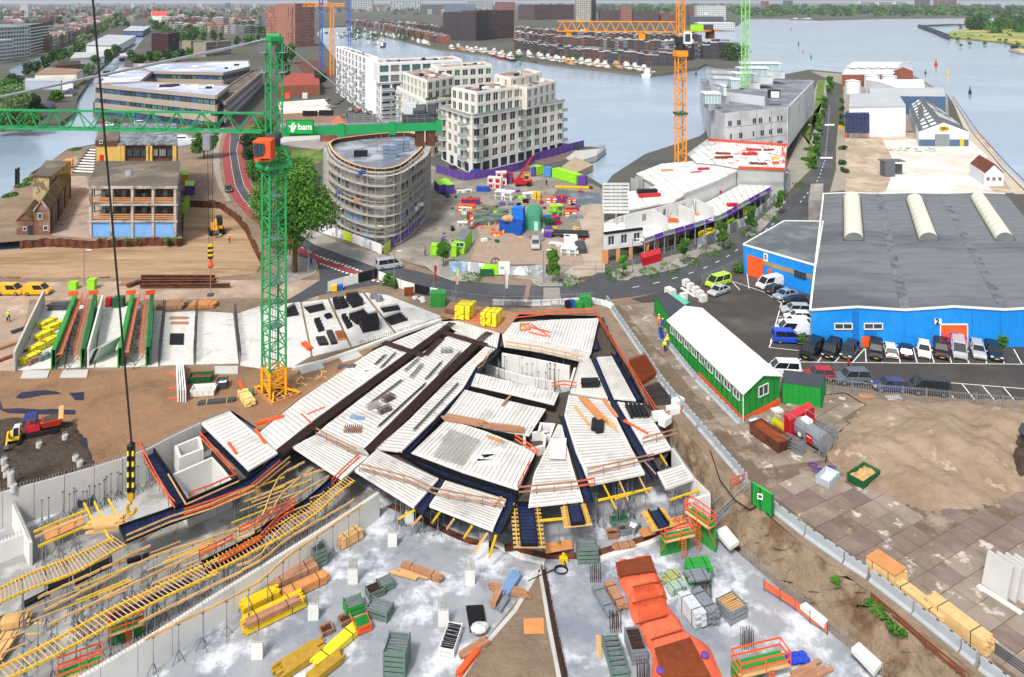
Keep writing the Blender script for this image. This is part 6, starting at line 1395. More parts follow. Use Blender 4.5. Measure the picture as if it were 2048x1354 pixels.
def pwall(a,c,z0,z1,mat=PRE,th=.25,hole=None):
 a=P(*a,z0);c=P(*c,z0);d=c-a
 if not hole:mk('precast_panel',BB(O(a.x,a.y,(z0+z1)/2),O(c.x,c.y,(z0+z1)/2),th,z1-z0),mat,t);return
 f0,f1,h0,h1=hole;b=B();h=z1-z0
 for g0,g1,k0,k1 in ((0,f0,0,1),(f1,1,0,1),(f0,f1,0,h0),(f0,f1,h1,1)):
  if g1>g0 and k1>k0:x=a+d*g0;y=a+d*g1;zc=z0+h*(k0+k1)/2;b.beam(O(x.x,x.y,zc),O(y.x,y.y,zc),th,h*(k1-k0))
 mk('precast_panel',b,mat,t)
fz=lambda *q:[(1200+x/2.604,160+y/2.604)for x,y in q]
def pblock(z,pts,zb=0,m=PRG,k=.03):
 w=gq0(PP(z,*pts));c=sum(w,U(0))/len(w);core(t,[p+(c-p)*k for p in w],zb,z-.36,m,name='precast_wall')
gq0=lambda w:[O(p.x,p.y,0)for p in w]
P1=fz((452,384),(560,306),(600,320),(975,334),(966,462),(715,452),(600,432),(500,424));P2=fz((190,486),(320,436),(490,420),(600,434),(716,470),(606,524),(430,592),(290,545));P3=fz((142,582),(245,568),(300,545),(440,596),(385,632),(150,672));P4=fz((20,790),(20,740),(130,700),(270,672),(480,622),(590,668),(592,718),(492,748),(228,832));P5=fz((545,642),(700,560),(792,510),(892,546),(880,562),(740,640),(622,706),(592,702))
pslab(8.4,P1,seams=9);pblock(8.4,P1);pslab(7.6,P2,seams=8);pblock(7.6,P2,m=PRE);pslab(7.3,P3,seams=4);pblock(7.3,P3);pslab(3.8,P4,seams=5);pslab(3.9,P5,seams=10)
pblock(3.8,fz((30,760),(140,690),(480,615),(560,660),(480,700),(240,780)));pblock(3.9,fz((560,640),(700,565),(792,512),(850,530),(720,600),(610,660)))
fw=lambda a,c,z0=3.8,z1=6.9,m=PRE,h=None:pwall(fz(a)[0],fz(c)[0],z0,z1,m,.22,h)
for a,c,h in (((128,786),(270,748),(.62,.8,.3,.8)),((274,748),(400,712),(.4,.55,.3,.8)),((400,712),(470,692),(.4,.7,.3,.8)),((274,748),(352,800),None),((412,722),(492,760),None),((486,690),(590,735),None),((490,690),(492,700),None)):fw(a,c,h=h)
for a,c in (((430,640),(520,606)),((520,606),(606,572))):fw(a,c,3.9,7.2)
fw((715,500),(790,503),4.5,8,PRG);fw((808,503),(900,508),4.5,8,PRG)
for k in rn(6):p=P(*fz((612+k*19,560-k*9))[0],3.9);mk('prop',BR(p,p+U(3.4),.09,5),STL,t)
for k in rn(9):
 x,y=520+k*42,790-k*24;a=P(*fz((x,y))[0]);mk('precast_panel',BB(O(a.x,a.y,1.8),O(a.x-1.5,a.y+6,1.8),.25,3.5),PRG,t)
a0,a1=(1208,527),(1285,516)
for k in rn(3):
 x0=lerp(a0[0],a1[0],k/3);x1=lerp(a0[0],a1[0],(k+1)/3);y0=lerp(a0[1],a1[1],k/3);y1=lerp(a0[1],a1[1],(k+1)/3)
 A_,C_=P(x0,y0),P(x1,y1);d=(C_-A_)
 b=B();
 for g0,g1,z0,z1 in ((0,.3,2.6,5.6),(.8,1,2.6,5.6),(.3,.8,2.6,3.3),(.3,.8,5.1,5.6)):b.beam(A_+d*g0+U((z0+z1)/2),A_+d*g1+U((z0+z1)/2),.3,z1-z0)
 mk('precast_panel',b,PRE,t);pw((d.length*.5,1.8,1,FRM,GLS),t,A_+d*.55+O(0,.1,3.3),at2(d.y,d.x))
 mk('boarded_pier',BB(A_+d*.08+U(0),A_+d*.08+U(2.6),1.2 if k==0 else .7,.3),PLY,t)
b=B();A_,C_=P(a0[0],a0[1]),P(a1[0],a1[1]);b.beam(A_+O(0,-.1,5.8),C_+O(0,-.1,5.8),.4,.4);mk('top_beam',b,BLK,t)
for k in rn(14):
 x=1295+k*20;y=513-k*10.5-(k*k)*.05;p=P(x,y);mk('column',BX(p,(.5,.5,3.5),0),PLY if k<4 else CNC,t)
 for s in rn(2):q=p+O(1.+s,1.5,0);mk('prop',BR(q,q+U(3.4),.06,5).rod(q,q+O(.9,.3,2.4),.05,5),STL,t)
for k in rn(14):
 x,y=ru(1240,1400),ru(420,446);p=P(x,y,3.8);mk('raking_prop',BR(p,p+O(ru(-1.5,1.5),ru(-.5,.5),2.6),.06,5),STL,t)
for x,y,z,m,s in ((375,735,3.9,ORG_,(2.6,1.6,.5)),(520,700,3.9,PLY,(2,1,.4)),(540,690,3.9,STL,(2,1,.4)),(258,606,7.4,RED,(5,1,.6)),(245,590,7.4,BLK,(4.5,1.4,.9)),(600,588,4,RED,(3,1.2,.6)),(690,655,4,RED,(2.4,1,.6)),(645,405,8.5,RS2,(5,1,.4)),(640,385,8.5,RS2,(4,.8,.4)),(780,388,8.5,RED,(4,1.4,.5)),(800,365,8.5,RED,(4,1,.4)),(880,365,8.5,RS2,(3,.8,.3)),(805,436,8.5,SHP,(2,1,.3)),(845,438,8.5,SHP,(2.4,1,.3)),(915,410,8.5,m_cyel0,(1.5,1,.5)),(915,435,8.5,ORG_,(1.5,1,.5)),(540,465,7.7,RED,(3,.8,.4)),(500,480,7.7,RED,(3,.3,.2)),(350,470,7.7,PLY,(3,1,.2))):
 mk('material_stack',BX(P(*fz((x,y))[0],z),s,ru(-.3,.3)),m,t)
b=B()
for k in rn(44):p=P(*fz((ru(560,965),ru(335,448)))[0],8.42);b.beam(p,p+O(ru(-2,2),ru(-1,3),.1),.14)
for k in rn(26):p=P(*fz((955+ru(-12,14),ru(345,450)))[0],8.42);b.beam(p,p+U(1),.12);
for a,c in ((fz((720,456)),fz((962,464))),(fz((962,464)),fz((976,338))),(fz((560,310)),fz((976,338)))):b.beam(P(*a[0],8.9),P(*c[0],8.9),.08,.7)
mk('red_formwork',b,M('deck_red','#c04a34',.8,.1),t,kind=SF)
pts=fz((228,836),(330,800),(490,755),(592,722),(625,712),(740,646),(885,566))
q=PP(3.9,*pts);
for a,c in zip(q,q[1:]):
 n=max(1,int((c-a).length/3))
 for k in rn(n):
  p,r=a.lerp(c,k/n),a.lerp(c,(k+.94)/n);mk('edge_screen',BB(p+O(0,-.4,.25),r+O(0,-.4,.25),.08,.6).beam(p+O(0,-.7,-.1),r+O(0,-.7,-.1),1,.08),PUR if (k%3)else STL,t);mk('scaffold_post',BR(p+O(0,-.5,-3.7),p+O(0,-.5,1),.05,5).rod(p+O(0,-1.2,-3.7),p+O(0,-1.2,.2),.05,5),TUB,t)
for i in rn(9):
 f=i/8;b=B();a=P(1206,lerp(424,368,f),6.4);c=P(1258,lerp(424,368,f),6.4);b.beam(a,c,.25,.5);mk('frame_beam',b,PRE,t)
 for p in (a,c,a.lerp(c,.5)):mk('frame_column',BB(p,O(p.x,p.y,0),.22),PRG,t)
for x in (1206,1223,1240,1258):mk('frame_beam',BB(P(x,424,6),P(x,368,6),.25,.4),PRG,t)
for k in rn(6):pwall((1262+k*9,384-k*3.4),(1276+k*9,390-k*3.2),3.7,7.2,PRG,.2)
hut('red open container with white panel at precast corner',Q(1282,506,1318,497,1322,507,1286,517),1.6,M('container_red'),M('container_red2'))
for i,(x,y)in en(Q(1412,478,1422,473,1500,430)):pack('yellow formwork pack on pavement below purple edge, '+('left','middle','far right')[i],(x,y),(3,2.2,1.5),.9,YLP,0,n=(4,5))
mk('lime_container',BX(P(1466,452),(2.6,1.6,1.4),.7),LIM,la='lime green container lid behind street trees',cat='container')
GCC=M('grey_concrete_block','#c0c3c5',.8,.06,.15,'#abacad',.1,.52,.64)
t=T('concrete_block_building','big pale grey concrete building with slot windows and stepped glass penthouses','building',P(1500,296))
L_,C_,R_=quadz(17,(1422,216),(1450,226),(1572,214));base=ortho(L_,C_,R_);far=P(1626,160,17);base=[L_,C_,R_,O(far.x,far.y,0),O(far.x-46,far.y+6,0)]
core(t,base,4,17,GCC,RFG);core(t,[p+(sum(base,U(0))/5-p)*.12 for p in base],0,4,DRK,name='undercroft')
for i in rn(6):
 p=C_.lerp(R_,(i+.3)/6);mk('column',BX((p.x,p.y+2,0),(.8,.8,4),0),GCC,t)
d=(R_-C_);n=O(d.y,-d.x,0).normalized()
for rw in rn(3):
 for f in ((.06,.09),(.2,.23,.26),(.45,.48),(.55,.58,.61),(.72,.75),(.86,.89,.92)):
  for g_ in f:
   if (rw+int(g_*100))%7==0:continue
   p=C_+d*g_+n*.03;put('slot_window',window_mesh(.5,1.5,0,FRD,GLS),t,p+U(5.2+rw*3.9),at2(d.y,d.x),world=1)
for f in (.25,.5,.75):b=B();p=C_+d*f+n*.02;b.beam(p+U(4),p+U(17),.06);mk('panel_joint',b,DST,t)
for z in (8.3,12.6):mk('panel_joint',BB(C_+n*.02+U(z),R_+n*.02+U(z),.05,.07),DST,t)
dl=(base[3]-R_);nl=O(dl.y,-dl.x,0).normalized()
for k in rn(9):
 p=R_+dl*(k+.5)/9+nl*.3;mk('side_bay',BX(p+U(4.2),(.4,dl.length/9-.6,12.6),at2(dl.y,dl.x)-PI/2),GCC,t)
for k in rn(6):
 f=k/6;a=L_.lerp(base[4],f*.9+.05);c=C_.lerp(base[3],f*.9+.05)+O(-6,0,0);z0=17+k*.7;bl=[a+O(4,0,0),O(c.x,c.y-.1,0),O(c.x,c.y+9,0),O(a.x+4,a.y+9,0)]
 core(t,bl,z0-1 if k else 16.9,z0+1.6,GCC,RFG,'terrace');g2=[O(lerp(bl[0].x,bl[1].x,.45),bl[1].y+3,0),O(bl[1].x-1,bl[1].y+3,0),O(bl[1].x-1,bl[1].y+8,0),O(lerp(bl[0].x,bl[1].x,.45),bl[1].y+8,0)]
 core(t,g2,z0+1.6,z0+4.6,M('penthouse_glass','#9db4b8',.15,.1,.3,spec=.6),WHB,'penthouse')
 for x in rn(6):b=B();p=g2[0].lerp(g2[1],x/5);b.beam(p+O(0,-.05,z0+1.6),p+O(0,-.05,z0+4.6),.12);mk('mullion',b,WHT,t)
 mk('penthouse_roof',BP([p+(p-sum(g2,U(0))/4)*.12 for p in g2],z0+4.6,z0+5),WHB,t)
core(t,[P(1432,181,20),P(1456,172,20),P(1540,180,20),P(1530,193,20)],17,20,GCC,RFG,'front_terrace')
b=B();p=P(1548,196,19.5);b.box(p,(3.4,2,2.6),0);mk('roof_cabin',b,DRK,t);mk('cabin_front',BX(p+O(0,-1.02,.2),(2.6,.05,2),0),WHT,t)
CFR=M('old_concrete_frame','#a9a299',.85,.15,.6,'#77695e',.4,.5,.62);m_felt=M('old_felt_roof','#5d554c',.92,.2,.3,'#7a6f62',.12,.48,.62,'#4b4f30',.4,.6,.68)
OBK=M('old_brick','#6b4d40',.9,.2,.6,'#8a6f5d',.4,.5,.6);m_ylw=M('yellow_render','#c3a052',.85,.12,.5,'#a8894a',.5,.55,.65);m_brown=M('brown_brick','#5b3b30',.9,.15,.6)
t=T('gutted_building','gutted three storey concrete frame with pale blue boards on ground floor','gutted building',P(270,476))
Yf=159;cols=Q(178,186,220,228,263,268,305,309,350,352);zt=10.7;depth=24
fx=[D((a+c)/2,Yf,0).x for a,c in cols];x0,x1=fx[0],fx[-1];bx0,bx1=P(200,324,zt).x,P(360,322,zt).x;yb=P(200,324,zt).y
sk=lambda x,f:lerp(x,lerp(bx0,bx1,(x-x0)/(x1-x0)),f)
fp=[O(x0-.6,Yf-.4,0),O(x1+.6,Yf-.4,0),O(bx1+.6,yb,0),O(bx0-.6,yb,0)]
mk('roof',BP(fp,zt-.3,zt+.3,0,1),[CFR,m_felt],t)
for z in (3.6,7.1):mk('floor_slab',BP(fp,z-.3,z),CFR,t)
for x in fx:
 for f in (0,.25,.5,.75,1):
  mk('column',BX((sk(x,f),lerp(Yf,yb-.5,f),0),(.55,.55,zt-.3)),CFR,t)
for i in rn(4):
 mk('blue_board',BX(((fx[i]+fx[i+1])/2,Yf+.05,.1),(fx[i+1]-fx[i]-.6,.1,3.1)),M('pale_blue_board','#6f9fd6',.7,.1,.6),t)
 for z in (3.6,7.1):
  for h in (.35,.75,1.15):mk('rail_board',BX(((fx[i]+fx[i+1])/2,Yf-.05,z+h),(fx[i+1]-fx[i]-.6,.06,.22)),PLY,t)
 for z in (3.6,7.1):
  mk('inner_wall',BX((sk((fx[i]+fx[i+1])/2,.6)+ru(-1,1),lerp(Yf,yb,.6),z),(fx[1]-fx[0]-.5,.2,3.2)),OBK,t)
  mk('debris',BX((sk((fx[i]+fx[i+1])/2,.25),lerp(Yf,yb,.25),z),(.8,1.6,ru(.6,1.6)),.4),CFR,t)
for i in rn(5):
 a=O(sk(x1,i/5),lerp(Yf,yb,i/5),0);c=O(sk(x1,(i+.9)/5),lerp(Yf,yb,(i+.9)/5),0)
 for z0,z1,m in ((0,2.4,OBK),(3.6,5.2,CFR),(7.1,8.4,OBK)):mk('side_wall',BB(a+U((z0+z1)/2),c+U((z0+z1)/2),.3,z1-z0),m,t)
for k in rn(3):b=B();o=P(258,345+k*4-k,zt+.3);b.ball(o,.9,0,8,5,(1,1,.6));mk('roof_dome',b,STL,t)
b=B()
for k in rn(14):b.ball(P(ru(190,352),ru(478,482)),ru(.3,.7),0,6,4)
mk('weeds',b,M('weed_green','#4a6a2a',.95,.3,2,bump=.8,bs=4),la='dark green weeds along foot of gutted concrete building',cat='weeds')
t=T('old_factory','old factory with yellow end, brown brick windows and patchy grey roof','factory',D(275,184,0));Y=184;zy=lambda y:ZAT(y,Y)
a,c=D(193,Y),D(237,Y);mk('yellow_wing',BP([a,c,D(240,205),D(200,205)],0,zy(292)),m_ylw,t);mk('brick_parapet',BP([a+O(-.2,-.2,0),c+O(.1,-.2,0),D(240,206),D(200,206)],zy(292),zy(281),0,1),[m_brown,m_felt],t)
a,c=D(237,Y+.5),D(356,Y+.5);mk('wall',BP([a,c,D(354,205),D(240,205)],0,zy(290)),m_brown,t)
w=[D(236,Y-.3),D(356,Y-.3),D(352,207),D(240,207)];mk('roof',BL([O(p.x,p.y,zy(290))for p in w],[O(p.x,p.y,zy(290)+(.4 if i<2 else 1.6))for i,p in en(w)],0),M('patchy_roof','#8d949c',.7,.25,.5,'#55585e',.6,.46,.56,brick=(1.4,2.2,.1,'#5b5f66')),t)
for x in (239,247,297,302,350):b=B();p=D(x,Y);b.box((p.x,p.y,0),(.9,.7,zy(291)));mk('pilaster',b,m_ylw,t)
for i,x in en((257,273,289,309,325,341)):pw((1.7,1.9,2,FRD,GL3 if i in(3,4)else GLS),t,D(x,Y+.2,zy(313)),0)
mk('red_door',BX(D(203,Y-.1,zy(326)),(.9,.1,2)),RED,t);pw((.8,.9,0,FRM,GLS),t,D(202,Y-.4,zy(287)),0)
t=T('derelict_house','derelict brick house with mossy sagging roof by water','house',P(80,470))
A,Bc=P(68,470),P(100,470);Dv=P(142,392)-P(100,470);Dv.z=0;Dl=O(Dv.x,Dv.y,0);fpz=[A,Bc,Bc+Dl,A+Dl];core(t,fpz,0,5.2,OBK,name='wall')
m_moss=M('mossy_roof','#5f5136',.95,.25,.5,'#77663f',.3,.46,.6)
m1=(A+Bc)/2;m2=m1+Dl
for s,(e1,e2)in en(((A,A+Dl),(Bc,Bc+Dl))):
 n=14;
 for k in rn(3):
  b=B();f0,f1=k/3,(k+1)/3;p=[lerp(e1,e2,f0)+U(5.1),lerp(e1,e2,f1)+U(5.1),lerp(m1,m2,f1)+U(7.3),lerp(m1,m2,f0)+U(7.3)];b.add(p+[q+U(.15)for q in p],[(3,2,1,0),(4,5,6,7),(0,4,5,1)]);mk('roof_slope',b,m_moss,t)
mk('gable',B().add([A+U(5.1),Bc+U(5.1),m1+U(7.3)],[(0,1,2)]),OBK,t)
for a_,c_ in ((A,m1),(Bc,m1)):mk('barge_board',BB(a_+O(0,-.2,5.2 if True else 0),c_+O(0,-.2,7.4),.25,.25),CFR,t)
pw((1,1.3,0,FRM,GLS),t,A.lerp(Bc,.4)+O(0,-.05,3.4),0);pw((1,1,0,FRM,GLS),t,A.lerp(Bc,.75)+O(0,-.05,1),0)
for k in rn(10):b=B();p=Bc+Dl*(k+.3)/10+O(.12,0,0);b.beam(p,p+U(5),.25 if k%2 else .15);mk('timber_stud',b,CFR if k%3 else m_brown,t)
L1,L2=P(33,470),P(67,470);Lm=(L1+L2)/2;core(t,[L1,L2,L2+Dl*.35,L1+Dl*.35],0,3.2,OBK,name='lean_to')
for e in (L1,L2):b=B();p=[e+O(0,-.2,3.1),e+Dl*.35+U(3.1),Lm+Dl*.35+U(4.8),Lm+O(0,-.2,4.8)];b.add(p,[(0,1,2,3)]);mk('roof_slope',b,m_moss,t)
mk('gable',B().add([L1+U(3.1),L2+U(3.1),Lm+U(4.8)],[(0,1,2)]),OBK,t)
pw((.8,.9,0,FRM,GLS),t,L1.lerp(L2,.5)+O(0,-.06,.9),0);mk('door',BX(L1.lerp(L2,.82)+O(0,-.05,0),(.9,.08,2)),DRK,t)
w=[P(66,425),P(98,428),P(142,388),P(92,386)];core(t,w,0,8.6,M('graffiti_wall','#a2936d',.9,.2,.5,'#6d604a',.6,.5,.56),m_felt,'tower_wing');b=B();q=U(0);b.beam(O(w[0].x,w[0].y,8.7),O(w[1].x,w[1].y,8.7),.4,.4);mk('eave',b,m_brown,t)
t=T('slipway','rusty rails with white cross beams running to water beside factory','slipway',P(160,345))
for a,c in (((146,344),(178,298)),((188,346),(193,299))):mk('rail',BB(P(*a,.35),P(*c,.35),.4,.5),SHP,t)
for k in rn(9):
 f=k/8;mk('cross_beam',BB(P(lerp(147,179,f),lerp(342,299,f),.5),P(lerp(189,193,f),lerp(344,300,f),.5),.7,.3),WHT,t)
t=T('tipper','orange yellow tipper body at bank beside rails','tipper',P(122,338));o=ORG[t];
mk('tipper_body',BX(o+U(.7),(4,2.2,1.6),.35),YEL,t);mk('cab',BX(o+O(1.6,1.4,.6),(2,2.2,2.1),.35),M('orange_yellow','#e09a1a',.5,.1),t)
for s in (-1.2,1.2):
 for q in PM:b=B();p=o+O(s,q,.5);b.rod(p-O(0,.15,0),p+O(0,.15,0),.5,10);mk('wheel',b,BLK,t)
for i,(x,y)in en(((32,377),(37,374))):b=B();p=P(x,y,-2);b.rod(p,p+U(5.5),.3,7);mk('mooring_post',b,BLK,la='dark mooring post in water by derelict house, '+('left' if i==0 else 'right')+' one',cat='post')
hut('lime and purple container right of gutted building',Q(370,362,389,362,388,372,370,372),2.4,PUR,LIM)
hut('dark site box with lime roof behind lime container',Q(364,342,376,342,377,350,364,350),2.4,YEL,LIM)
for k in rn(4):b=B();p=P(368+k*2.5,428-k*5);b.beam(O(p.x,p.y,0),O(p.x,p.y,2.6),.9,.15);mk('lime_screen',b,LIM,la='upright lime green panel at pit edge, '+('nearest','second','third','farthest')[k],cat='panel')
m_tan=M('tan_band_cladding','#9d8f80',.75,.06,.2);m_lav=M('pale_roof','#aab2cc',.7,.1,.1,'#c3c9da',.05,.48,.58,brick=(6,6,.25,'#97a0bb'));m_bluef=M('blue_office_wall','#3a5578',.6,.12,.3)
t=T('office_building','long beige banded office block with pale blue roofs round courtyard','office building',P(330,250))
ZO=13.
def wing(pts,z,faces,roof=m_lav,floors=3,z0=0):
 pts=[O(p.x,p.y,0)for p in pts];cc=sum(pts,U(0))/len(pts);core(t,[p+(cc-p)*.01 for p in pts],z0,z-.4,m_bluef,roof);n=len(pts);fh=(z-z0)/floors
 for i in rn(n):
  a,c=pts[i],pts[(i+1)%n];d=nrm(c-a);o=O(d.y,-d.x,0)*.15
  for f in rn(floors):
   zz=z0+f*fh;b=B();lo,hi=(zz+fh*.62,zz+fh*1.18)if f<floors-1 else (zz+fh*.72,zz+fh+.3);b.beam(a+o+U((lo+hi)/2),c+o+U((lo+hi)/2),.4,hi-lo);mk('band',b,m_tan,t)
   if i in faces:
    m=faces[i]
    for k in rn(m):
     if rr()<.82:pw(((c-a).length/m*.86,fh*.42,1,FRD,rc((GLS,GLB,GL2))),t,a+(c-a)*((k+.5)/m)+o*.5+U(zz+fh*.19),at2(d.y,d.x))
wing(PP(ZO,191,169,432,192,458,171,278,164),ZO,{0:22,1:4})
wing(PP(ZO+.01,278,164,303,143,236,133,192,168),ZO+.01,{},floors=3)
wing(PP(ZO,303,143,446,146,500,133,496,121,268,128),ZO,{0:14,1:5})
wing(PP(ZO-3,432,200,458,171,505,140,525,136,522,146,450,205),ZO-3,{5:14,0:3},m_felt)
d_=P(432,192,ZO)-P(191,169,ZO);text('24-50',2.2,WHT,P(414,203,ZO-1)+O(0,-.8,-4.4),(R(90),0,at2(d_.y,d_.x)),t,.05)
for k in rn(16):
 x,y=rc(((ru(210,270),ru(136,166)),(ru(285,430),ru(170,180)),(ru(320,480),ru(125,140))));mk('roof_unit',BX(P(x,y,ZO-.4),(ru(1.5,3.5),ru(1,2.5),ru(.6,1.4)),.4),rc((WHT,WHT,DRK)),t)
for k in rn(5):mk('orange_door',BX(P(300+k*28,164+k*.5,3),(1.6,.3,2.4),0),ORG_,t)
CGN=M('crane_green','#239152',.45,.08,1);COR=M('crane_orange','#e09026',.5,.1,1);m_clime=M('crane_lime','#8fd86a',.5,.08,1);m_cblue=M('crane_blue','#3f5fa8',.5,.1,1);ROP=M('wire_rope','#2e2a28',.6,.1,3);CYL=M('crane_yellow','#dd9a1c',.5,.1,1)
def mast(t,o,w,z0,z1,sec,mat,rz=.75,ch=.2,dg=.1,name='mast_section',ladder_=True):
 n=max(1,int(round((z1-z0)/sec)));h=(z1-z0)/n;c=[O(o.x+w/2*math.sqrt(2)*cos(rz+PI/4+k*PI/2),o.y+w/2*math.sqrt(2)*sin(rz+PI/4+k*PI/2),0)for k in rn(4)]
 for i in rn(n):
  b=B();z=z0+i*h
  for k in rn(4):
   p,q=c[k],c[(k+1)%4];b.beam(p+U(z),p+U(z+h-.02),ch);u=U(z);v=U(z+h/2);x=U(z+h)
   b.beam(p+u,q+v,dg,caps=0);b.beam(q+v,p+x,dg,caps=0);b.beam(p+x-U(.1),q+x-U(.1),dg,caps=0)
  mk(name,b,mat,t)
  if ladder_ and i%2==1:mk('rest_platform',BX((o.x,o.y,z+h*.9),(w*.9,w*.9,.06),rz),STL,t)
  if ladder_:
   b=B();p=O(o.x,o.y,0)
   for s in (-.2,.2):b.beam(p+O(s,0,z),p+O(s,0,z+h),.04,caps=0)
   for k in rn(8):b.beam(p+O(-.2,0,z+h*k/8),p+O(.2,0,z+h*k/8),.03,caps=0)
   mk('ladder',b,STL,t)
def jib(t,a,c,h,w,sec,mat,ch=.18,dg=.09,name='jib_section'):
 a=V(a);c=V(c);L=(c-a).length;n=max(1,int(L/sec));d=(c-a)/n;nn=d.normalized().cross(U(1))*w/2;up=U(h)
 for i in rn(n):
  p=a+d*i;q=p+d;b=B();m=p+d/2
  b.beam(p+nn,q+nn,ch);b.beam(p-nn,q-nn,ch);b.beam(p+up-d/2 if i else p+up,m+up+d*.0+(d/2 if i==n-1 else U(0)),ch*1.2)
  for s in (nn,-nn):b.beam(p+s,m+up,dg,caps=0);b.beam(m+up,q+s,dg,caps=0)
  b.beam(p+nn,p-nn,dg,caps=0);b.beam(p+nn,q-nn,dg*.8,caps=0);mk(name,b,mat,t)
Yc=95.3;o=P(548,790);jz=33.5
t=T('tower_crane','tall green tower crane with orange cab on orange base section','tower crane',o)
mast(t,o,2.15,0,3.6,1.8,CYL,.75,.32,.14,'base_section',0);mast(t,o,2.15,3.6,jz-5.2,2.9,CGN,.75,.24,.11)
b=B();fr=PP(.25,508,776,545,808,600,787,562,762)
for a,c in zip(fr,fr[1:]+fr[:1]):b.beam(a,c,.15,.4)
mk('base_shutter',b,PLY,t);b=B();sheet(b,[(p.x,p.y)for p in fr],(),.08);mk('base_pit',b,RST,t)
for k in rn(7):mk('shutter_brace',BB(fr[0].lerp(fr[1],k/6),fr[3].lerp(fr[2],k/6),.08,.12),WOD,t)
for k in rn(5):mk('shutter_brace',BB(fr[0].lerp(fr[3],k/4),fr[1].lerp(fr[2],k/4),.08,.12),WOD,t)
for p in fr:mk('base_strut',BB(O(o.x,o.y,1.4),p+U(.1),.2),CYL,t)
b=B();zz=jz-5.2
for k in rn(4):
 a=.75+PI/4+k*PI/2;a2=a+PI/2;p=lambda r,q,z:O(o.x+r*cos(q),o.y+r*sin(q),z);b.beam(p(1.55,a,zz),p(2.3,a,zz+.9),.25);b.beam(p(2.3,a,zz+.9),p(1.3,a,zz+3.2),.25);b.beam(p(2.3,a,zz+.9),p(2.3,a2,zz+.9),.2,.4);b.beam(p(1.3,a,zz+3.2),p(1.3,a2,zz+3.2),.25,.4);b.beam(p(2.3,a,zz+1.9),p(2.3,a2,zz+1.9),.05);b.beam(p(2.3,a,zz+.9),p(2.3,a,zz+2),.05)
mk('climbing_frame',b,CGN,t);mk('slewing_ring',BR((o.x,o.y,zz+3),(o.x,o.y,zz+4.4),.8,16).rod((o.x,o.y,zz+4.4),(o.x,o.y,zz+5),1.1,16),DST,t)
cb=o+O(-.55,-1.9,jz-3.2);mk('cab',BL([cb+V(q)for q in ((-1,-.9,0),(1,-.9,0),(1,1.1,0),(-1,1.1,0))],[cb+V(q)for q in ((-1.1,-1.2,2.5),(1.1,-1.2,2.5),(1,1.1,2.6),(-1.1,1.1,2.6))]),ORG_,t)
b=B();q=[(-.98,-1,.5),(.15,-1.02,.7),(.4,-1.14,1.3),(.35,-1.24,2.2),(-1,-1.24,2.3)];b.add([cb+V(p)+O(0,-.03,0)for p in q],[tuple(range(5))]);b.add([cb+V(p)for p in ((-1.06,-1,.5),(-1.12,-1.2,2.2),(-1.08,.6,2.2),(-1.02,.6,.6))],[(0,1,2,3)]);mk('cab_window',b,GLS,t)
for x in (-.5,-.05):mk('glazing_bar',BB(cb+O(x,-1.05,.6),cb+O(x,-1.28,2.25),.05),BLK,t)
text('LIEBHERR',.3,BLK,cb+O(.3,-.98,.22),(R(96),0,0),t,.01,bold=True)
mast(t,o,1.5,jz-.2,45,3,CGN,.75,.18,.09,'tower_top',0)
b=B();pk=O(o.x,o.y,45);b.box(pk,(1.8,1.8,.5),.75);b.rod(pk+O(-.8,0,.6),pk+O(.8,0,.6),.35,10);mk('peak_sheave',b,CGN,t)
b=B()
for s in PM:
 for z in (41,43.5):b.box((o.x+s*1.2,o.y-.3,z),(.9,1.2,.08));b.beam((o.x+s*1.6,o.y-.9,z),(o.x+s*1.6,o.y-.9,z+1),.05);b.beam((o.x+s*1.6,o.y+.3,z),(o.x+s*1.6,o.y+.3,z+1),.05);b.beam((o.x+s*1.6,o.y-.9,z+1),(o.x+s*1.6,o.y+.3,z+1),.05)
mk('service_platform',b,STL,t)
ja=O(o.x-1.2,o.y,jz);je=P(-60,254,jz);jd=nrm(je-ja)
jib(t,ja,je,2.3,1.6,3.1,CGN,.22,.11)
cj0=O(o.x+1,o.y+.1,jz);cj1=P(882,250,jz);cd=nrm(cj1-cj0);cn=O(-cd.y,cd.x,0);L=(cj1-cj0).length
for s in (-.75,.75):
 mk('counter_jib_beam',BB(cj0+cn*s,cj1+cn*s,.35,1.1),CGN,t)
for f in (.36,.68,.98):b=B();p=cj0.lerp(cj1,f);b.beam(p-cn*.8-cd*.4,p-cn*.8+cd*.4,.5,1.7);b.beam(p-cn*1,p+cn*1,.3,.9);mk('pin_joint',b,CGN,t)
mk('walkway',BB(cj0+U(.6),cj1+U(.6),1.3,.06),STL,t)
for s in (-.85,.85):
 b=B()
 for h in (1.1,1.65):b.beam(cj0+cn*s+U(h),cj1+cn*s+U(h),.045,caps=0)
 for k in rn(19):p=cj0.lerp(cj1,k/18)+cn*s;b.beam(p+U(.55),p+U(1.65),.045,caps=0)
 mk('handrail',b,STL,t)
p=cj0.lerp(cj1,.86);mk('hoist_winch',BX(p+U(.65),(4.6,1.6,1),at2(cd.y,cd.x)).rod(p+O(-.8,0,2),p+O(.8,0,2.1),.8,14).box(p+O(1.6,0,1.6),(1,1.2,1.3)),DST,t)
mk('winch_guard',BX(p+O(-1.2,0,1.6),(1.6,1.3,1.4)),M('winch_mesh','#b9bfc4',.5,.2,4),t)
for k in rn(2):b=B();p=cj0.lerp(cj1,.86+.07*k);b.box(p+U(-2.6),(1.1,1.5,2.6),at2(cd.y,cd.x));mk('counterweight',b,m_brown,t)
for k in rn(2):b=B();p=cj0.lerp(cj1,.16+.1*k);b.box(p+O(0,.7,1.7),(1.9,.1,.7));mk('resistor_box',b,BLK,t)
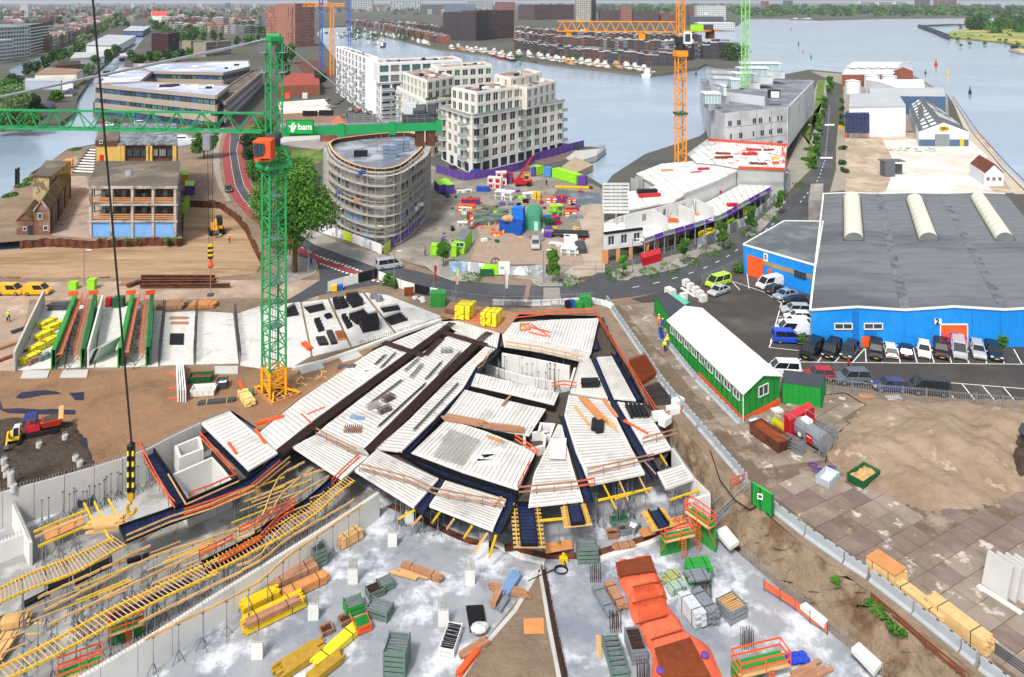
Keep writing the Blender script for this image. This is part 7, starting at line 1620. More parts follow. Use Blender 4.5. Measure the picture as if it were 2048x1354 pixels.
sp=D(600,cj0.y-1.25,0);zs0,zs1=ZAT(268,sp.y),ZAT(241,sp.y);wS=(626-574)/1500*sp.y;mk('sign_frame',BX((sp.x,sp.y,zs0),(wS+.2,.12,zs1-zs0+.1)),DGN,t);mk('sign_board',BX((sp.x,sp.y-.07,zs0+.06),(wS,.05,zs1-zs0-.06)),M('sign_green','#0d9a3c',.45,.03,1),t)
zc_=(zs0+zs1)/2;text('bam',1.05,WHT,(sp.x+wS*.2,sp.y-.12,zc_+.05),(R(90),0,0),t,.01,bold=True)
b=B();bx,bz=sp.x-wS*.27,zc_;q=Q(-.62,.25,-.25,.18,-.05,.58,.2,.62,.22,.3,.5,.2,.3,-.2,.05,-.62,-.28,-.5,-.22,-.1);b.add([(bx+x,sp.y-.11,bz+z)for x,z in q],[tuple(range(10))]);mk('sign_bird',b,WHT,t)
mk('sign_bird_fold',B().add([(bx+x,sp.y-.125,bz+z)for x,z in ((-.02,.3),(.16,.42),(.02,-.2))],[(0,1,2)]),M('sign_green'),t)
mk('jib_pendant',BR(pk+O(-.5,0,.3),P(0,199,37.6)+O(-3,0,-.3),.12,6).rod(pk+O(-.5,0,.1),P(-60,208,36.5),.1,6),STL,t)
for s in (-.6,.6):mk('counter_pendant',BR(pk+O(.5,0,.3),cj0.lerp(cj1,.62)+cn*s+U(.6),.07,5),STL,t)
tp=ja+jd*((ja-P(418,262,jz)).length);mk('trolley',BX(tp+U(-.5),(1.6,1.7,.4)).box(tp+O(0,-.9,-2.3),(.9,.8,1.9)).box(tp+U(-.1),(2.2,1.9,.12)),STL,t)
hz=ZAT(488,tp.y);hp=O(D(421,tp.y).x,tp.y,hz)
t=T('hook_block','black and yellow striped hook block hanging from green crane','hook block',hp-U(2))
b=B();
for s in (-.35,.35):b.rod((hp.x+s*.6,hp.y,hp.z),(tp.x+s,tp.y,tp.z-.5),.035,5)
mk('hoist_rope',b,ROP,t)
for k in rn(6):mk('stripe',BX(hp-U(.3+.3*k),(.55+.05*(k%2),.45,.29),.2),YEL if k%2==0 else BLK,t)
mk('hook',BR(hp-U(1.9),hp-U(2.5),.2,8).ball(hp-U(2.7),.4,0,8,5),ORG_,t)
lp=O(hp.x,hp.y,ZAT(592,hp.y));mk('sling',BR(hp-U(2.8),lp+U(.2),.05,5),WD2,t)
mk('load_clamp',BX(lp,(.7,.5,.3)),DST,la='small dark clamp dangling at end of green crane sling',cat='clamp')
Yn=40.;ht=O(D(263,Yn).x,Yn,ZAT(888,Yn));rt=O(D(108,37).x,37,72);t=T('hook_block','long yellow and black hook block on dark rope at near left','hook block',ht-U(3))
b=B()
b.rod(ht+U(.1),rt,.055,6)
mk('hoist_rope',b,ROP,t)
for s in (-.13,.13):
 for k in rn(9):mk('stripe',BX(ht+O(s,-.1,-.28*(k+1)),(.08,.1,.27)),YLP if k%2 else BLK,t)
mk('block_cheek',BX(ht+O(0,.03,-2.6),(.3,.18,2.6)).rod(ht+O(-.08,0,-.1),ht+O(.08,0,-.1),.2,12),BLK,t);b=B();b.box(ht+U(-2.95),(.28,.25,.4));
hk=[O(.22*cos(a),0,-3.15-.28+.3*sin(a))for a in np.linspace(PI*.5,PI*2,9)];b.path([ht+q for q in hk],.09,6);mk('hook',b,M('worn_yellow','#b88a1e',.5,.2,3),t)
o=P(1361,381);t=T('tower_crane','orange tower crane rising from white precast building, arm pointing left','tower crane',o);zt_=ZAT(105,o.y)
mast(t,o,2.2,3.7,zt_-.5,3.4,COR,.2,.24,.12);mk('climbing_frame',BX((o.x,o.y,zt_-1),(3,3,1.6),.2),COR,t);mk('slewing_ring',BR((o.x,o.y,zt_+.6),(o.x,o.y,zt_+3.4),1.3,14).box((o.x,o.y,zt_+2.6),(2.6,2.6,1.6)),DRK,t)
mk('cab',BX((o.x+1.4,o.y-1.6,zt_+2.4),(2,2,3.2)),WHT,t);mk('cab_window',BX((o.x+1.3,o.y-2.62,zt_+3),(1.4,.06,2)),GLS,t)
zj=ZAT(64,o.y);ja=O(o.x-1.3,o.y,zj);je=P(1115,62,zj);jib(t,ja,je,2.7,1.7,2.6,COR,.22,.13);mk('trolley',BX(ja.lerp(je,.9)+U(-1.2),(1.4,1.2,1.1)).box(ja.lerp(je,.28)+U(-2),(1.6,1.4,1.8)),COR,t)
mast(t,o,1.6,zt_+4,54,3,COR,.2,.2,.1,'tower_top',0)
c0=O(o.x+1,o.y,zj+.2);c1=P(1432,61,zj);
mk('counter_jib_beam',BB(c0,c1,1.6,.5),COR,t);mk('sign_board',BX((c0.lerp(c1,.28).x,o.y-.9,zj+.3),(3.4,.15,1.7)),LIM,t);mk('counterweight',BX(c0.lerp(c1,.8)+U(-2.2),(2.2,1.4,2.4)),m_brown,t);mk('hoist_winch',BX(c0.lerp(c1,.7)+U(.3),(3.4,1.2,1.4)),DST,t)
for z,m in ((ZAT(228,o.y),DGN),):mk('mast_tie',BX((o.x,o.y,z),(3,3,.5),.2),m,t)
o=P(1491,291);t=T('tower_crane','lime green crane mast behind red decked construction','tower crane',o);mast(t,o,1.9,0,56,3.6,m_clime,.5,.24,.12)
for i,(x,y,m,lab,w)in en(((642,152,m_cblue,'thin blue crane mast near brick tower, left one',2),(699,92,m_cblue,'thin blue crane mast over marina, right one',2.6))):
 o=P(x,y);t=T('tower_crane',lab,'tower crane',o);mast(t,o,w,0,60,7,m,.3,.5,.28,ladder_=False)
o=P(664,152);t=T('tower_crane','far yellow tower crane behind white apartment block','tower crane',o);mast(t,o,2.2,0,ZAT(14,o.y),6,COR,.3,.5,.28,ladder_=False);zj=ZAT(12,o.y);jib(t,(o.x,o.y,zj),(P(606,12,zj).x,o.y,zj),2,2,4,COR,.5,.28);jib(t,(o.x,o.y,zj),(P(690,12,zj).x,o.y,zj),1.6,2,4,COR,.5,.28,'counter_jib_section')
def container(la,a,c,w,h=2.6,z=0,mat=BLU,ribm=None):
 p=P(*a,z);q=P(*c,z);d=(q-p);L=d.length;d.normalize();n=O(-d.y,d.x,0)*w;t=T('container',la,'container',p);mk('body',BP([p,q,q+n,p+n],z+.12,z+h),mat,t);r=B()
 k=int(L/.4)
 for i in rn(k+1):x=p+d*L*i/k-n.normalized()*.02;r.beam(x+U(.2),x+U(h-.1),.12,.06,caps=0)
 k=int(w/.4)
 for e in (p,q):
  for i in rn(k+1):x=e+n*i/k+(d*.02 if e is q else -d*.02);r.beam(x+U(.2),x+U(h-.1),.06,.12,caps=0)
 mk('corrugation',r,ribm or mat,t);b=B()
 for e in (p,q,q+n,p+n):b.beam(e+U(.1),e+U(h+.02),.16)
 b.beam(p+U(h),q+U(h),.14);mk('corner_frame',b,ribm or mat,t);return t
m_cont=M('container_blue','#154fa6',.5,.1,1);m_contb=M('container_bright_blue','#1f6fc8',.5,.1,1)
yz=lambda x,y:(860+x/5.689,310+y/5.689)
container('dark blue container along yard with soft bundle on its lid',yz(790,880),yz(1045,905),2.4,2.6,0,m_cont)
t=container('bright blue container standing end-on upon dark one',yz(930,742),yz(1055,750),2.4,2.6,2.6,m_contb)
t=T('bundle','beige tarpaulin bundle on dark blue container','bundle',P(*yz(870,768),2.6));mk('tarpaulin',B().ball(ORG[t]+O(0,1,.6),1,0,8,5,(1.1,.9,.7)).ball(ORG[t]+O(.8,1.2,.5),.8,0,8,5),M('beige_tarp','#c2a077',.9,.2,2,bump=.6,bs=2),t)
t=T('arched_shed','green corrugated shed with arched roof in yard','shed',P(*yz(1160,850)));a,c=P(*yz(1060,845)),P(*yz(1255,862));d=c-a;bk_=P(*yz(1190,720))-P(*yz(1160,850));bk_.z=0;bk_=bk_.normalized()*9;m_shed=M('shed_green','#3f8f6d',.55,.08,1)
n=12;arc=[a.lerp(c,(1-cos(PI*i/n))/2)+U(1.6+1.6*sin(PI*i/n))for i in rn(n+1)];b=B();fr0=[a]+arc+[c];b.add(fr0,[tuple(range(len(fr0)))]);b.add([p+bk_ for p in fr0],[tuple(range(len(fr0)))[::-1]]);mk('end_wall',b,m_shed,t)
for s in rn(6):
 b=B();f0,f1=s/6,(s+.97)/6;r=[q+bk_*f0 for q in fr0];r2=[q+bk_*f1 for q in fr0];b.add(r+r2,[(i,i+1,i+len(r)+1,i+len(r))for i in rn(len(r)-1)]);mk('roof_sheet',b,m_shed,t)
b=B();p=a.lerp(c,.75);b.box(p+O(0,-.05,0),(.9,.08,1.9),at2(d.y,d.x));mk('door',b,M('pale_door','#a9cfc4',.5,.05),t)
hut('lime roofed purple container at foot of scaffold, left one',[yz(50,290),yz(105,345),yz(175,335),yz(110,275)],2.4,PUR,LIM)
hut('lime roofed purple container at foot of scaffold, right one',[yz(120,280),yz(190,345),yz(275,335),yz(180,265)],2.4,PUR,LIM)
container('long lime cabin with purple patches at harbour end of yard',yz(1390,255),yz(1660,340),2.4,2.6,0,LIM)
container('small lime cabin left of blue box at harbour',yz(1215,240),yz(1290,222),2.4,2.5,0,LIM)
container('light blue box between two lime cabins',yz(1295,245),yz(1370,250),2.2,2.5,0,M('light_blue_box','#4f86c4',.55,.1))
container('purple and white cabin at right end of lime cabins',yz(1680,345),yz(1770,350),2,2.4,0,PUR)
container('grey purple cabin behind red telehandler',yz(1150,245),yz(1195,248),2,2.5,0,PUR)
t=hut('lime gate booth with grey roof and dark window',[yz(275,950),yz(385,980),yz(475,860),yz(360,845)],2.7,LIM,RFG);p=P(*yz(340,1085));pw((2.2,.9,1,FRM,GLS),t,P(*yz(335,1130),0)+O(0,-.1,1.5),-.15)
container('lime container at street corner behind young tree',yz(10,1150),yz(100,1150),2,2,0,LIM);container('lime screen box right of young tree',yz(245,1165),yz(295,1165),1.6,2.2,0,LIM)
t=T('telehandler','red telescopic handler with raised boom and yellow cab in yard','telehandler',P(*yz(1060,350)));o=ORG[t]
mk('chassis',BX(o+U(.7),(4.6,2.2,.9),.25).box(o+O(-1,0,1.6),(2,1,.5),.25),RED,t);mk('cab',BX(o+O(.9,.2,1.5),(1.5,1.3,1.5),.25),CYL,t);mk('cab_window',BX(o+O(.9,-.48,1.9),(1.2,.06,.9),.25),GLS,t)
mk('boom',BB(o+O(-1.8,0,1.4),o+O(1.7,.5,6.6),.5,.5).beam(o+O(1,.35,5.6),o+O(2.6,.6,8),.36,.36),RED,t);mk('fork',BB(o+O(2.5,.6,8),o+O(4.4,.8,7.6),.25).beam(o+O(3.2,.2,7.7),o+O(4.6,.4,8.3),.15),BLK,t)
for sx in (-1.5,1.5):
 for sy in PM:b=B();p=o+O(sx,sy,.65);b.rod(p-O(0,.22,0),p+O(0,.22,0),.65,14);mk('wheel',b,BLK,t)
GOODS=[('white crates with red fronts by purple hoarding, left stack',(740,375),(3.4,1.4,2.6),'w'),('tall white crate behind red fronted crates',(810,340),(2.6,1.4,3.2),'w'),('red fronted crates left of telehandler',(895,320),(2.2,1.4,2.6),'r'),('blue skip full of white sacks',(605,410),(3.2,1.6,1),'b'),('white pipe bundle on timber left of blue skip',(390,425),(3.6,.8,.6),'w'),('white wrapped pallets heaped mid yard',(850,500),(4.2,2.4,1.8),'w'),('white wrapped pallets with yellow sheets behind arched shed',(1140,490),(3.4,1.8,1.2),'w'),('yellow boards behind arched shed',(1215,500),(1.6,1.2,1.6),'y'),('red and blue lifting frame on left of yard',(465,560),(4.2,1.8,1.2),'r'),('orange red trestles left of scaffold heap',(415,630),(3.6,1.8,1.2),'o'),('white tank beside orange trestles',(385,670),(1.2,1,1.4),'w'),('rusty round drum among trestles',(450,730),(1.2,1.2,1.2),'u'),('orange yellow trestle near gate booth',(470,790),(.8,.8,1.8),'o'),('white sacks by orange trestle',(370,800),(2,1.2,.7),'w'),('orange box row behind shed, left',(1390,540),(2.8,1.2,1.2),'o'),('red box in box row behind shed',(1500,545),(2.8,1.2,1.6),'r'),('orange box row behind shed, right',(1600,550),(2.4,1,1),'o'),('pink sheeted stack right of shed',(1420,610),(3.6,1.6,1),'p'),('lime and purple box right of shed',(1430,690),(2.6,1.8,2.2),'l'),('red box with white mark right of shed',(1425,790),(1.8,1.2,1.6),'r'),('blue grey machine parts right of shed',(1345,760),(1.8,1.4,1.2),'b'),('green machine frame right of shed door',(1350,810),(1.4,1.2,1.6),'d'),('orange white barrier stack at right of yard',(1600,690),(2.8,1.6,1),'o'),('red lattice pieces at right of yard',(1620,640),(2.8,.8,.8),'r'),('blue grey tubes at right of yard',(1660,720),(2.8,1,.7),'g'),('purple bin below black pipes',(1345,935),(1.6,1,1),'v'),('white panel below black pipes',(1460,1030),(3.4,1.4,.4),'w'),('white box at end of white frames',(1580,1130),(2.8,1.6,1.2),'w'),('orange safety mesh heap before blue container',(755,910),(2,1,.5),'o'),('wavy rusty plates by yellow beams',(1790,380),(2.4,1.4,.5),'u'),('yellow board stacks at right of yard',(1665,880),(1.4,.8,1),'c'),('dark tyre pile behind blue container',(1090,545),(1.2,1,.8),'k')]
GM={'w':WHT,'r':RED,'b':BLU,'y':YEL,'g':STL,'o':ORG_,'u':SHP,'p':M('pink_sheet','#c98c86',.7,.1),'l':LIM,'d':DGN,'v':PUR,'c':WOD,'k':BLK}
for lab,px,sz,m in GOODS:
 o=P(*yz(*px));sz=[q*1.15 for q in sz];t=T('goods_stack',lab,'goods',o,None,ru(-.4,.4));nx=2 if sz[0]>1.5 else 1;nz=2 if sz[2]>.9 else 1;mm=GM[m];alt={'w':RED if 'red' in lab else STL,'r':BLU,'o':WHT,'l':PUR}.get(m,mm)
 for i in rn(nx):
  for j in rn(nz):
   w_,h_=sz[0]/nx,sz[2]/nz;pm('package',BX((0,0,0),(w_*ru(.8,.95),sz[1]*ru(.8,1),h_*.9)).box((0,0,h_*.9),(w_*.97,sz[1]*1.02,h_*.08)),mm,t,((i+.5)*w_-sz[0]/2,ru(-.15,.15),j*h_),ru(-.12,.12))
   if alt is not mm:pm('package_front',BX((0,-sz[1]/2-.03,h_*.15),(w_*.6,.05,h_*.6)),alt,t,((i+.5)*w_-sz[0]/2,0,j*h_))
for k in rn(90):
 o=P(*yz(ru(150,1750),ru(400,1000)),.05);mk('scrap',BX(o,(ru(.3,1.8),ru(.2,.9),ru(.1,.7)),rr()*3),rc(list(GM.values())),la='small scrap or board over container yard',cat='scrap',group='scraps in the yard')
m_tubeg=M('tube_grey_green','#67786f',.6,.15,2)
for k,(x,y)in en(Q(610,680,650,620,790,660,770,720,720,780,590,790,680,760,560,720)):
 pack('heap of grey green scaffold tubes in yard, '+('by long plank, left','by long plank, upper','right of plank, upper','right of plank, middle','next to dark blue container','lowest on the left','lowest in the middle','leftmost by the drum')[k],yz(x,y),(3.2,1.4,.9),ru(-.8,.8),m_tubeg,0,n=(6,4),strap=DST,jit=.2)
pack('long timber planks among scaffold tube heaps',yz(600,620),(8,.6,.5),.75,WOD,0,n=(4,2))
pack('yellow beams out by wet patch',yz(1620,380),(9,.8,.5),-.12,YEL,0,n=(4,2))
for k in rn(2):b=B();p=P(*yz(1400,880+k*25),.5);b.rod(p,p+O(7.5,-.6,0),.6,12);mk('black_pipe',b,BLK,la='thick black pipe in yard, '+('farther one','nearer one')[k],cat='pipe')
t=T('frame_stack','white steel frames out near street in yard','frames',P(*yz(1610,1020)))
for k in rn(8):mk('frame_beam',BB(P(*yz(1520+k*3,910+k*28),.6),P(*yz(1670+k*3,915+k*28),.6),.2,.5),WHT,t)
for x in (1530,1600,1670):mk('frame_beam',BB(P(*yz(x,905),.5),P(*yz(x+15,1110),.5),.2,.3),WHT,t)
pack('dark pallet racks right of white frames',yz(1715,1080),(1.8,5,1),.05,DST,0,n=(3,4))
t=T('reel','grey cable reel on edge behind hoarding','reel',P(991,535));o=ORG[t]+U(.9);b=B()
for s in (-.15,.15):b.path([o+O(.85*cos(a),s,.85*sin(a))for a in np.linspace(0,2*PI,15)],.09,5)
for a in rn(4):b.rod(o,o+O(.85*cos(a*1.57),0,.85*sin(a*1.57)),.06,5)
mk('rim',b,DST,t)
for k,(y,lab)in en(((534,'farthest'),(539,'middle'),(544,'nearest'))):pack('rusty sheet piles behind street hoarding, '+lab,(1056,y),(8,.5,.4+.2*k),0,SHP,0,n=(2,2),**NB)
hut('lime lidded skip behind printed hoarding',Q(960,533,983,533,985,538,962,538),1.4,DGN,LIM)
t=T('sign_board','white company board EBS by street','sign board',P(1008,551));o=ORG[t];mk('board',BX(o+U(.2),(2.1,.1,2.4)),WHT,t);text('EBS',.5,DST,o+O(-.35,-.08,1.4),(R(90),0,0),t,.01)
for s in (-.9,.9):mk('post',BR(o+O(s,.1,0),o+O(s,.1,2.4),.05,5),STL,t)
def flag(la,x,yb,yt,mats,w=.42,mark=None):
 o=P(x,yb);h=ZAT(yt,o.y);t=T('flag_pole',la,'flag',o);mk('pole',BR(o,O(o.x,o.y,h),.06,6,r2=.04),STL,t);n=len(mats);H0=h*.5
 for k,m in en(mats):
  z1=h-.1-(h-H0)*k/n;z0=h-.1-(h-H0)*(k+1)/n;b=B();nn=7
  pts=[(o.x+.06+w*i/nn*(1-.15*k),o.y+.08*sin(i*1.6+k))for i in rn(nn+1)]
  b.add([(x_,y_,z0)for x_,y_ in pts]+[(x_,y_,z1)for x_,y_ in pts],[(i,i+1,i+nn+2,i+nn+1)for i in rn(nn)]);mk('flag_cloth',b,m,t)
 if mark:text(mark,.35,WHT,(o.x+.25,o.y-.12,h*.74),(R(90),0,0),t,.005)
 mk('stay',BR(o+O(-1.3,-.9,0),O(o.x,o.y,h*.33),.035,5),STL,t)
flag('red hanging flag on left pole behind green box',868,592,530,[RED,RED,RED],mark='b')
flag('yellow green hanging flag on middle pole',912,600,536,[M('pale_lime','#b9d98a',.7,.05),M('pale_orange','#dcb58a',.7,.05)],.4)
flag('long white hanging banner on right pole',1010,611,540,[WHT,WHT],.5)
def lamp(la,x,yb,yt,arm=.9):
 o=P(x,yb);h=ZAT(yt,o.y);t=T('street_lamp',la,'street lamp',o);mk('pole',BR(o,O(o.x,o.y,h),.1,7,r2=.06),STL,t);mk('arm',BB(O(o.x,o.y,h-.05),O(o.x+arm,o.y-.2,h+.15),.07),STL,t);mk('lamp_head',BX((o.x+arm*1.1,o.y-.2,h+.05),(.8,.25,.12)),WHT,t)
for x,yb,yt,lab in ((168,570,500,'between excavation and yellow vans'),(617,548,478,'at left street corner'),(672,484,418,'at foot of scaffolding, left'),(752,500,452,'by red cycle lane at scaffolding'),(788,578,502,'in planted bed beside crossing'),(1087,566,500,'on pavement island by yard'),(1265,546,478,'in front of precast corner'),(1410,506,440,'on pavement below purple edge'),(1580,402,345,'by road bend behind annex'),(1624,300,250,'beside avenue, far left')):lamp('slim grey street lamp '+lab,x,yb,yt,.9 if x<1500 else -.9)
t=T('road_sign','round yellow sign at avenue kerb','road sign',P(1681,268));o=ORG[t];mk('post',BR(o,o+U(2.6),.05,5),STL,t);mk('sign_plate',BR(o+O(0,-.1,2.6),o+O(0,-.16,2.6),.9,14),YEL,t)
for lab,x,y,sz,m in (('yellow box on far kerb beside white hoarding',668,582,(1,.7,.9),YEL),('blue box beside yellow one on far kerb',679,580,(1.2,.8,.8),BLU),('dark rusty plate by planted bed',818,592,(1.6,.3,1.4),RS2)):
 o=P(x,y);t=T('storage_box',lab,'box',o);mk('body',BX(o,sz,.2),m,t);mk('lid',BX(o+U(sz[2]),(sz[0]*1.05,sz[1]*1.05,.07),.2),m,t)
b=B()
for k in rn(7):b.ball(P(835+ru(-14,14),600+ru(-5,5),.2),ru(.3,.6),0,7,4,(1,1,.6))
mk('rubble_bags',b,M('white_bag'),smooth=1,la='white sacks heaped on kerb left of green box',cat='sacks')
TYR=M('tyre_rubber','#17181a',.85,.1,4);m_rim=M('alloy_rim','#8d9298',.4,.1,4,metal=.5);CGL=M('car_glass','#1a2026',.08,.05,1,spec=.7);m_hl=M('headlamp_glass','#d5dadd',.15,.02,1);m_tl=M('tail_lamp','#8d1a1c',.3,.05,1);m_np=M('number_plate_yellow','#d9b01e',.5,.03,1)
def paint(n,c):return M('car_paint_'+n,c,.28,.03,.5,spec=.55)
b=B();b.rod((0,-.1,0),(0,.1,0),.32,14);ME_T=b.mesh('tyre',TYR);b=B();b.rod((0,-.115,0),(0,.115,0),.2,10);ME_R=b.mesh('rim',m_rim)
def ring(x,hw,z0,z1,ch):return [(x,-hw+ch*.4,z0),(x,-hw,z0+ch),(x,-hw*1,z1-ch),(x,-hw+ch*1.2,z1),(x,hw-ch*1.2,z1),(x,hw,z1-ch),(x,hw,z0+ch),(x,hw-ch*.4,z0)]
def loftx(b,rings,m=0):
 k=len(rings[0]);b.add([p for r in rings for p in r],[(i*k+j,i*k+(j+1)%k,(i+1)*k+(j+1)%k,(i+1)*k+j)for i in rn(len(rings)-1)for j in rn(k)]+[tuple(range(k)),tuple(range(len(rings)*k-1,(len(rings)-1)*k-1,-1))],m)
CARS={}
SPEC={
 'hatch':(4.1,.86,Q(-2.05,.62,-2,.86,-1.6,.92,.75,.92,1.75,.78,2,.66,2.06,.5),(-1.95,1.05,-1.55,.35,1.47,.9)),
 'estate':(4.6,.88,Q(-2.3,.6,-2.26,.88,-1.9,.94,.9,.94,2,.8,2.25,.66,2.31,.5),(-2.2,1.2,-1.95,.45,1.48,.92)),
 'saloon':(4.5,.87,Q(-2.25,.6,-2.2,.88,-1.4,.94,.8,.92,1.95,.78,2.2,.64,2.26,.5),(-1.6,1.15,-.95,.35,1.42,.92)),
 'suv':(4.6,.93,Q(-2.3,.7,-2.26,1,-1.9,1.08,1,1.06,2.05,.98,2.25,.8,2.31,.6),(-2.2,1.2,-1.95,.55,1.75,1.05)),
 'van':(4.9,.95,Q(-2.45,.7,-2.42,1.1,-2.2,1.12,1.3,1.1,2.2,.95,2.42,.8,2.46,.55),(-2.4,1.9,-2.3,1,1.95,1.08)),
 'smallvan':(4.4,.9,Q(-2.2,.65,-2.17,1.05,-2,1.08,.9,1.04,1.9,.9,2.15,.72,2.2,.5),(-2.17,1.5,-2.05,.7,1.82,1.02))}
def car(kind,glazed=True):
 L,hw,prof,(g0,g1,r0,r1,rz,bz)=SPEC[kind];t=T('parked_car','car','car');b=B();loftx(b,[ring(x,hw*(.9 if abs(x)>L/2-.12 else 1 if abs(x)<L/2-.5 else .97),.24,z,.12)for x,z in prof]);pm('body',b,paint('white','#d9dadb'),t)
 b=B();lo=[(g0,-hw*.94,bz-.02),(g1,-hw*.88,bz-.04),(g1,hw*.88,bz-.04),(g0,hw*.94,bz-.02)];w2=hw*(.74 if 'van' not in kind else .84);hi=[(r0,-w2,rz-.04),(r1,-w2*.96,rz-.03),(r1,w2*.96,rz-.03),(r0,w2,rz-.04)];b.loft(lo,hi);pm('glasshouse',b,CGL,t)
 b=B();hi2=[(r0-.06,-w2*1.03,rz-.06),(r1+.06,-w2,rz-.06),(r1+.06,w2,rz-.06),(r0-.06,w2*1.03,rz-.06)];b.loft(hi2,[(r0+.1,-w2*.86,rz+.03),(r1-.1,-w2*.82,rz+.03),(r1-.1,w2*.82,rz+.03),(r0+.1,w2*.86,rz+.03)]);pm('roof',b,paint('white','#d9dadb'),t)
 b=B()
 for s in PM:
  for f in ((0,.0,0),(1,1,0),(.52,.5,0)):
   a=(lerp(g0,g1,f[0]),s*lerp(hw*.945,hw*.885,f[0]),bz-.02);c=(lerp(r0,r1,f[1]),s*w2*lerp(1.01,.97,f[1]),rz-.03);b.beam(a,c,.09,.05)
  if 'van' in kind:
   n=lambda f,h:(lerp(lerp(g0,g1,f),lerp(r0,r1,f),h),s*(lerp(lerp(hw*.945,hw*.885,f),w2*lerp(1.01,.97,f),h)+.012),lerp(bz,rz-.04,h))
   f1=.52 if not glazed else .08;q=[n(0,0),n(f1,0),n(f1,1),n(0,1)];b.add(q,[(0,1,2,3)])
 if 'van' in kind and not glazed:q=[(g0-.012,-hw*.94,bz),(g0-.012,hw*.94,bz),(r0-.012,w2,rz-.04),(r0-.012,-w2,rz-.04)];b.add(q,[(0,1,2,3)])
 pm('pillar',b,paint('white','#d9dadb'),t)
 for x in (-L*.3,L*.31):
  for s in PM:o=put('wheel',ME_T,t,(x,s*(hw-.08),.32));put('rim',ME_R,o,(0,0,0))
 for s in PM:
  pm('headlight',BX((L/2-.1,s*hw*.66,.55),(.16,.36,.16)),m_hl,t);pm('tail_light',BX((-L/2+.05,s*hw*.78,.7),(.1,.2,.3)),m_tl,t)
  pm('mirror',BX((g1-.25,s*(hw+.08),bz+.02),(.12,.16,.13)),paint('white','#d9dadb'),t)
 pm('number_plate',BX((L/2-.0,0,.36),(.04,.5,.11)).box((-L/2+.0,0,.62),(.05,.5,.11)),m_np,t);pm('bumper',BX((L/2-.02,0,.27),(.08,hw*1.3,.1)).box((-L/2+.02,0,.3),(.08,hw*1.5,.12)),BLK,t)
 return t
PAINT={'white':'#dcdde0','silver':'#a4a9ae','black':'#16181c','navy':'#1a2438','grey':'#55606c','blue':'#333b6b','bluegrey':'#7f93a8','lime':'#a9cf3a','yellow':'#e0a21a','red':'#a3202a','darkgrey':'#2c3138','bright':'#1d48c0','maroon':'#2a1416'}
def park(kind,col,lab,px,to,z=.06,glazed=True,group=None,name='parked_car',cat=None,roofcol=None,up=0):
 key=(kind,glazed);first=key not in CARS
 if first: CARS[key]=car(kind,glazed);c=CARS[key]
 else:c=tree_copy(CARS[key])
 c.name=name;o=P(*px,z);c.location=o;c.rotation_euler[2]=yaw(px,to,z);c['label']=lab;c['category']=cat or ('van' if 'van' in kind else 'car')
 if group:c['group']=group
 m=paint(col,PAINT[col])
 for ch in c.children:
  if ch.name.split('.')[0]in('body','roof','pillar','mirror'):
   ch.material_slots[0].link='OBJECT';ch.material_slots[0].material=paint(roofcol,PAINT[roofcol])if roofcol and ch.name.startswith('roof')else m
 return c
k23=lambda x,y:(1528+x/3.925,680+y/3.925);k13=lambda x,y:(1528+x/3.925,340+y/3.925);k12=lambda x,y:(1020+x/3.925,340+y/3.925)
GR='vehicles before blue warehouse'
for kind,col,lab,x,y,tx,ty,gl in (('van','black','black van, leftmost of row before blue warehouse',378,112,300,180,1),('smallvan','black','small black van second from left before warehouse',533,112,480,175,1),('estate','darkgrey','dark grey car beside walking person in red',672,110,622,180,1),('suv','black','black car just right of hatched bay, windscreen to camera',880,112,880,190,1),('hatch','white','white hatchback showing its rear, between two dark cars',990,105,970,40,1),('hatch','navy','dark navy car left of white car with its bonnet forward',1116,112,1112,40,1),('hatch','white','white car facing camera beside big orange roller door',1258,106,1262,185,1),('suv','maroon','black car with dark red roof before big orange door',1392,108,1402,190,1),('van','silver','silver people carrier right of orange door',1530,104,1548,190,1),('estate','silver','silver estate car with white bonnet near right end',1680,108,1705,190,1),('estate','navy','dark blue car last on right of row',1805,118,1840,195,1)):
 park(kind,col,lab,k23(x,y),k23(tx,ty),.06,gl,GR)
for kind,col,lab,x,y,tx,ty,gl in (('van','white','white van by corner of blue annex',45,918,-60,940,0),('hatch','darkgrey','dark hatchback beside white van at annex',92,962,180,930,1),('saloon','bluegrey','blue grey saloon third from annex corner',168,1002,60,1030,1),('hatch','black','black hatchback in column by left warehouse wall',246,1058,150,1052,1),('estate','silver','silver estate in column by left warehouse wall',246,1120,120,1116,1),('hatch','white','white small car behind silver estate in column',265,1180,150,1176,1),('estate','white','white estate just behind white panel van',242,1226,120,1224,1),('van','white','white panel van nearest but one in column',222,1285,80,1280,0),('smallvan','bright','bright blue van at near end of column',188,1348,330,1354,1)):
 park(kind,col,lab,k13(x,y),k13(tx,ty),.06,gl,GR)
park('van','lime','lime green van behind silver saloon by gate blocks',k12(1635,905),k12(1550,930),.06,1)
park('saloon','silver','silver saloon beside lime van by gate blocks',k12(1640,970),k12(1560,1000))
park('suv','grey','grey car half hidden behind bar fence, left one',k23(690,330),k23(560,330))
park('hatch','blue','blue purple car half hidden behind bar fence, middle',k23(985,390),k23(880,385))
park('van','darkgrey','large dark people carrier half hidden behind bar fence',k23(1290,415),k23(1150,405))
park('smallvan','white','white van behind green container by hut gable',k23(150,262),k23(60,258))
park('hatch','red','red car behind dark roofed green container',k23(430,300),k23(330,296))
park('van','silver','silver people carrier driving past red crossing on street',(778,536),(806,532),.08,1,None,'driving_van')
park('hatch','darkgrey','dark car driving down red laned road at left',(457,382),(462,398),.08,1,None,'driving_car')
park('estate','bright','bright blue car on promenade below cream apartments',(957,349),(985,347),.07)
park('hatch','black','black car beside scaffolding on promenade',(908,342),(922,350),.07)
park('suv','silver','silver pickup in yard below arched shed',yz(1200,1045),yz(1200,1100),.06)
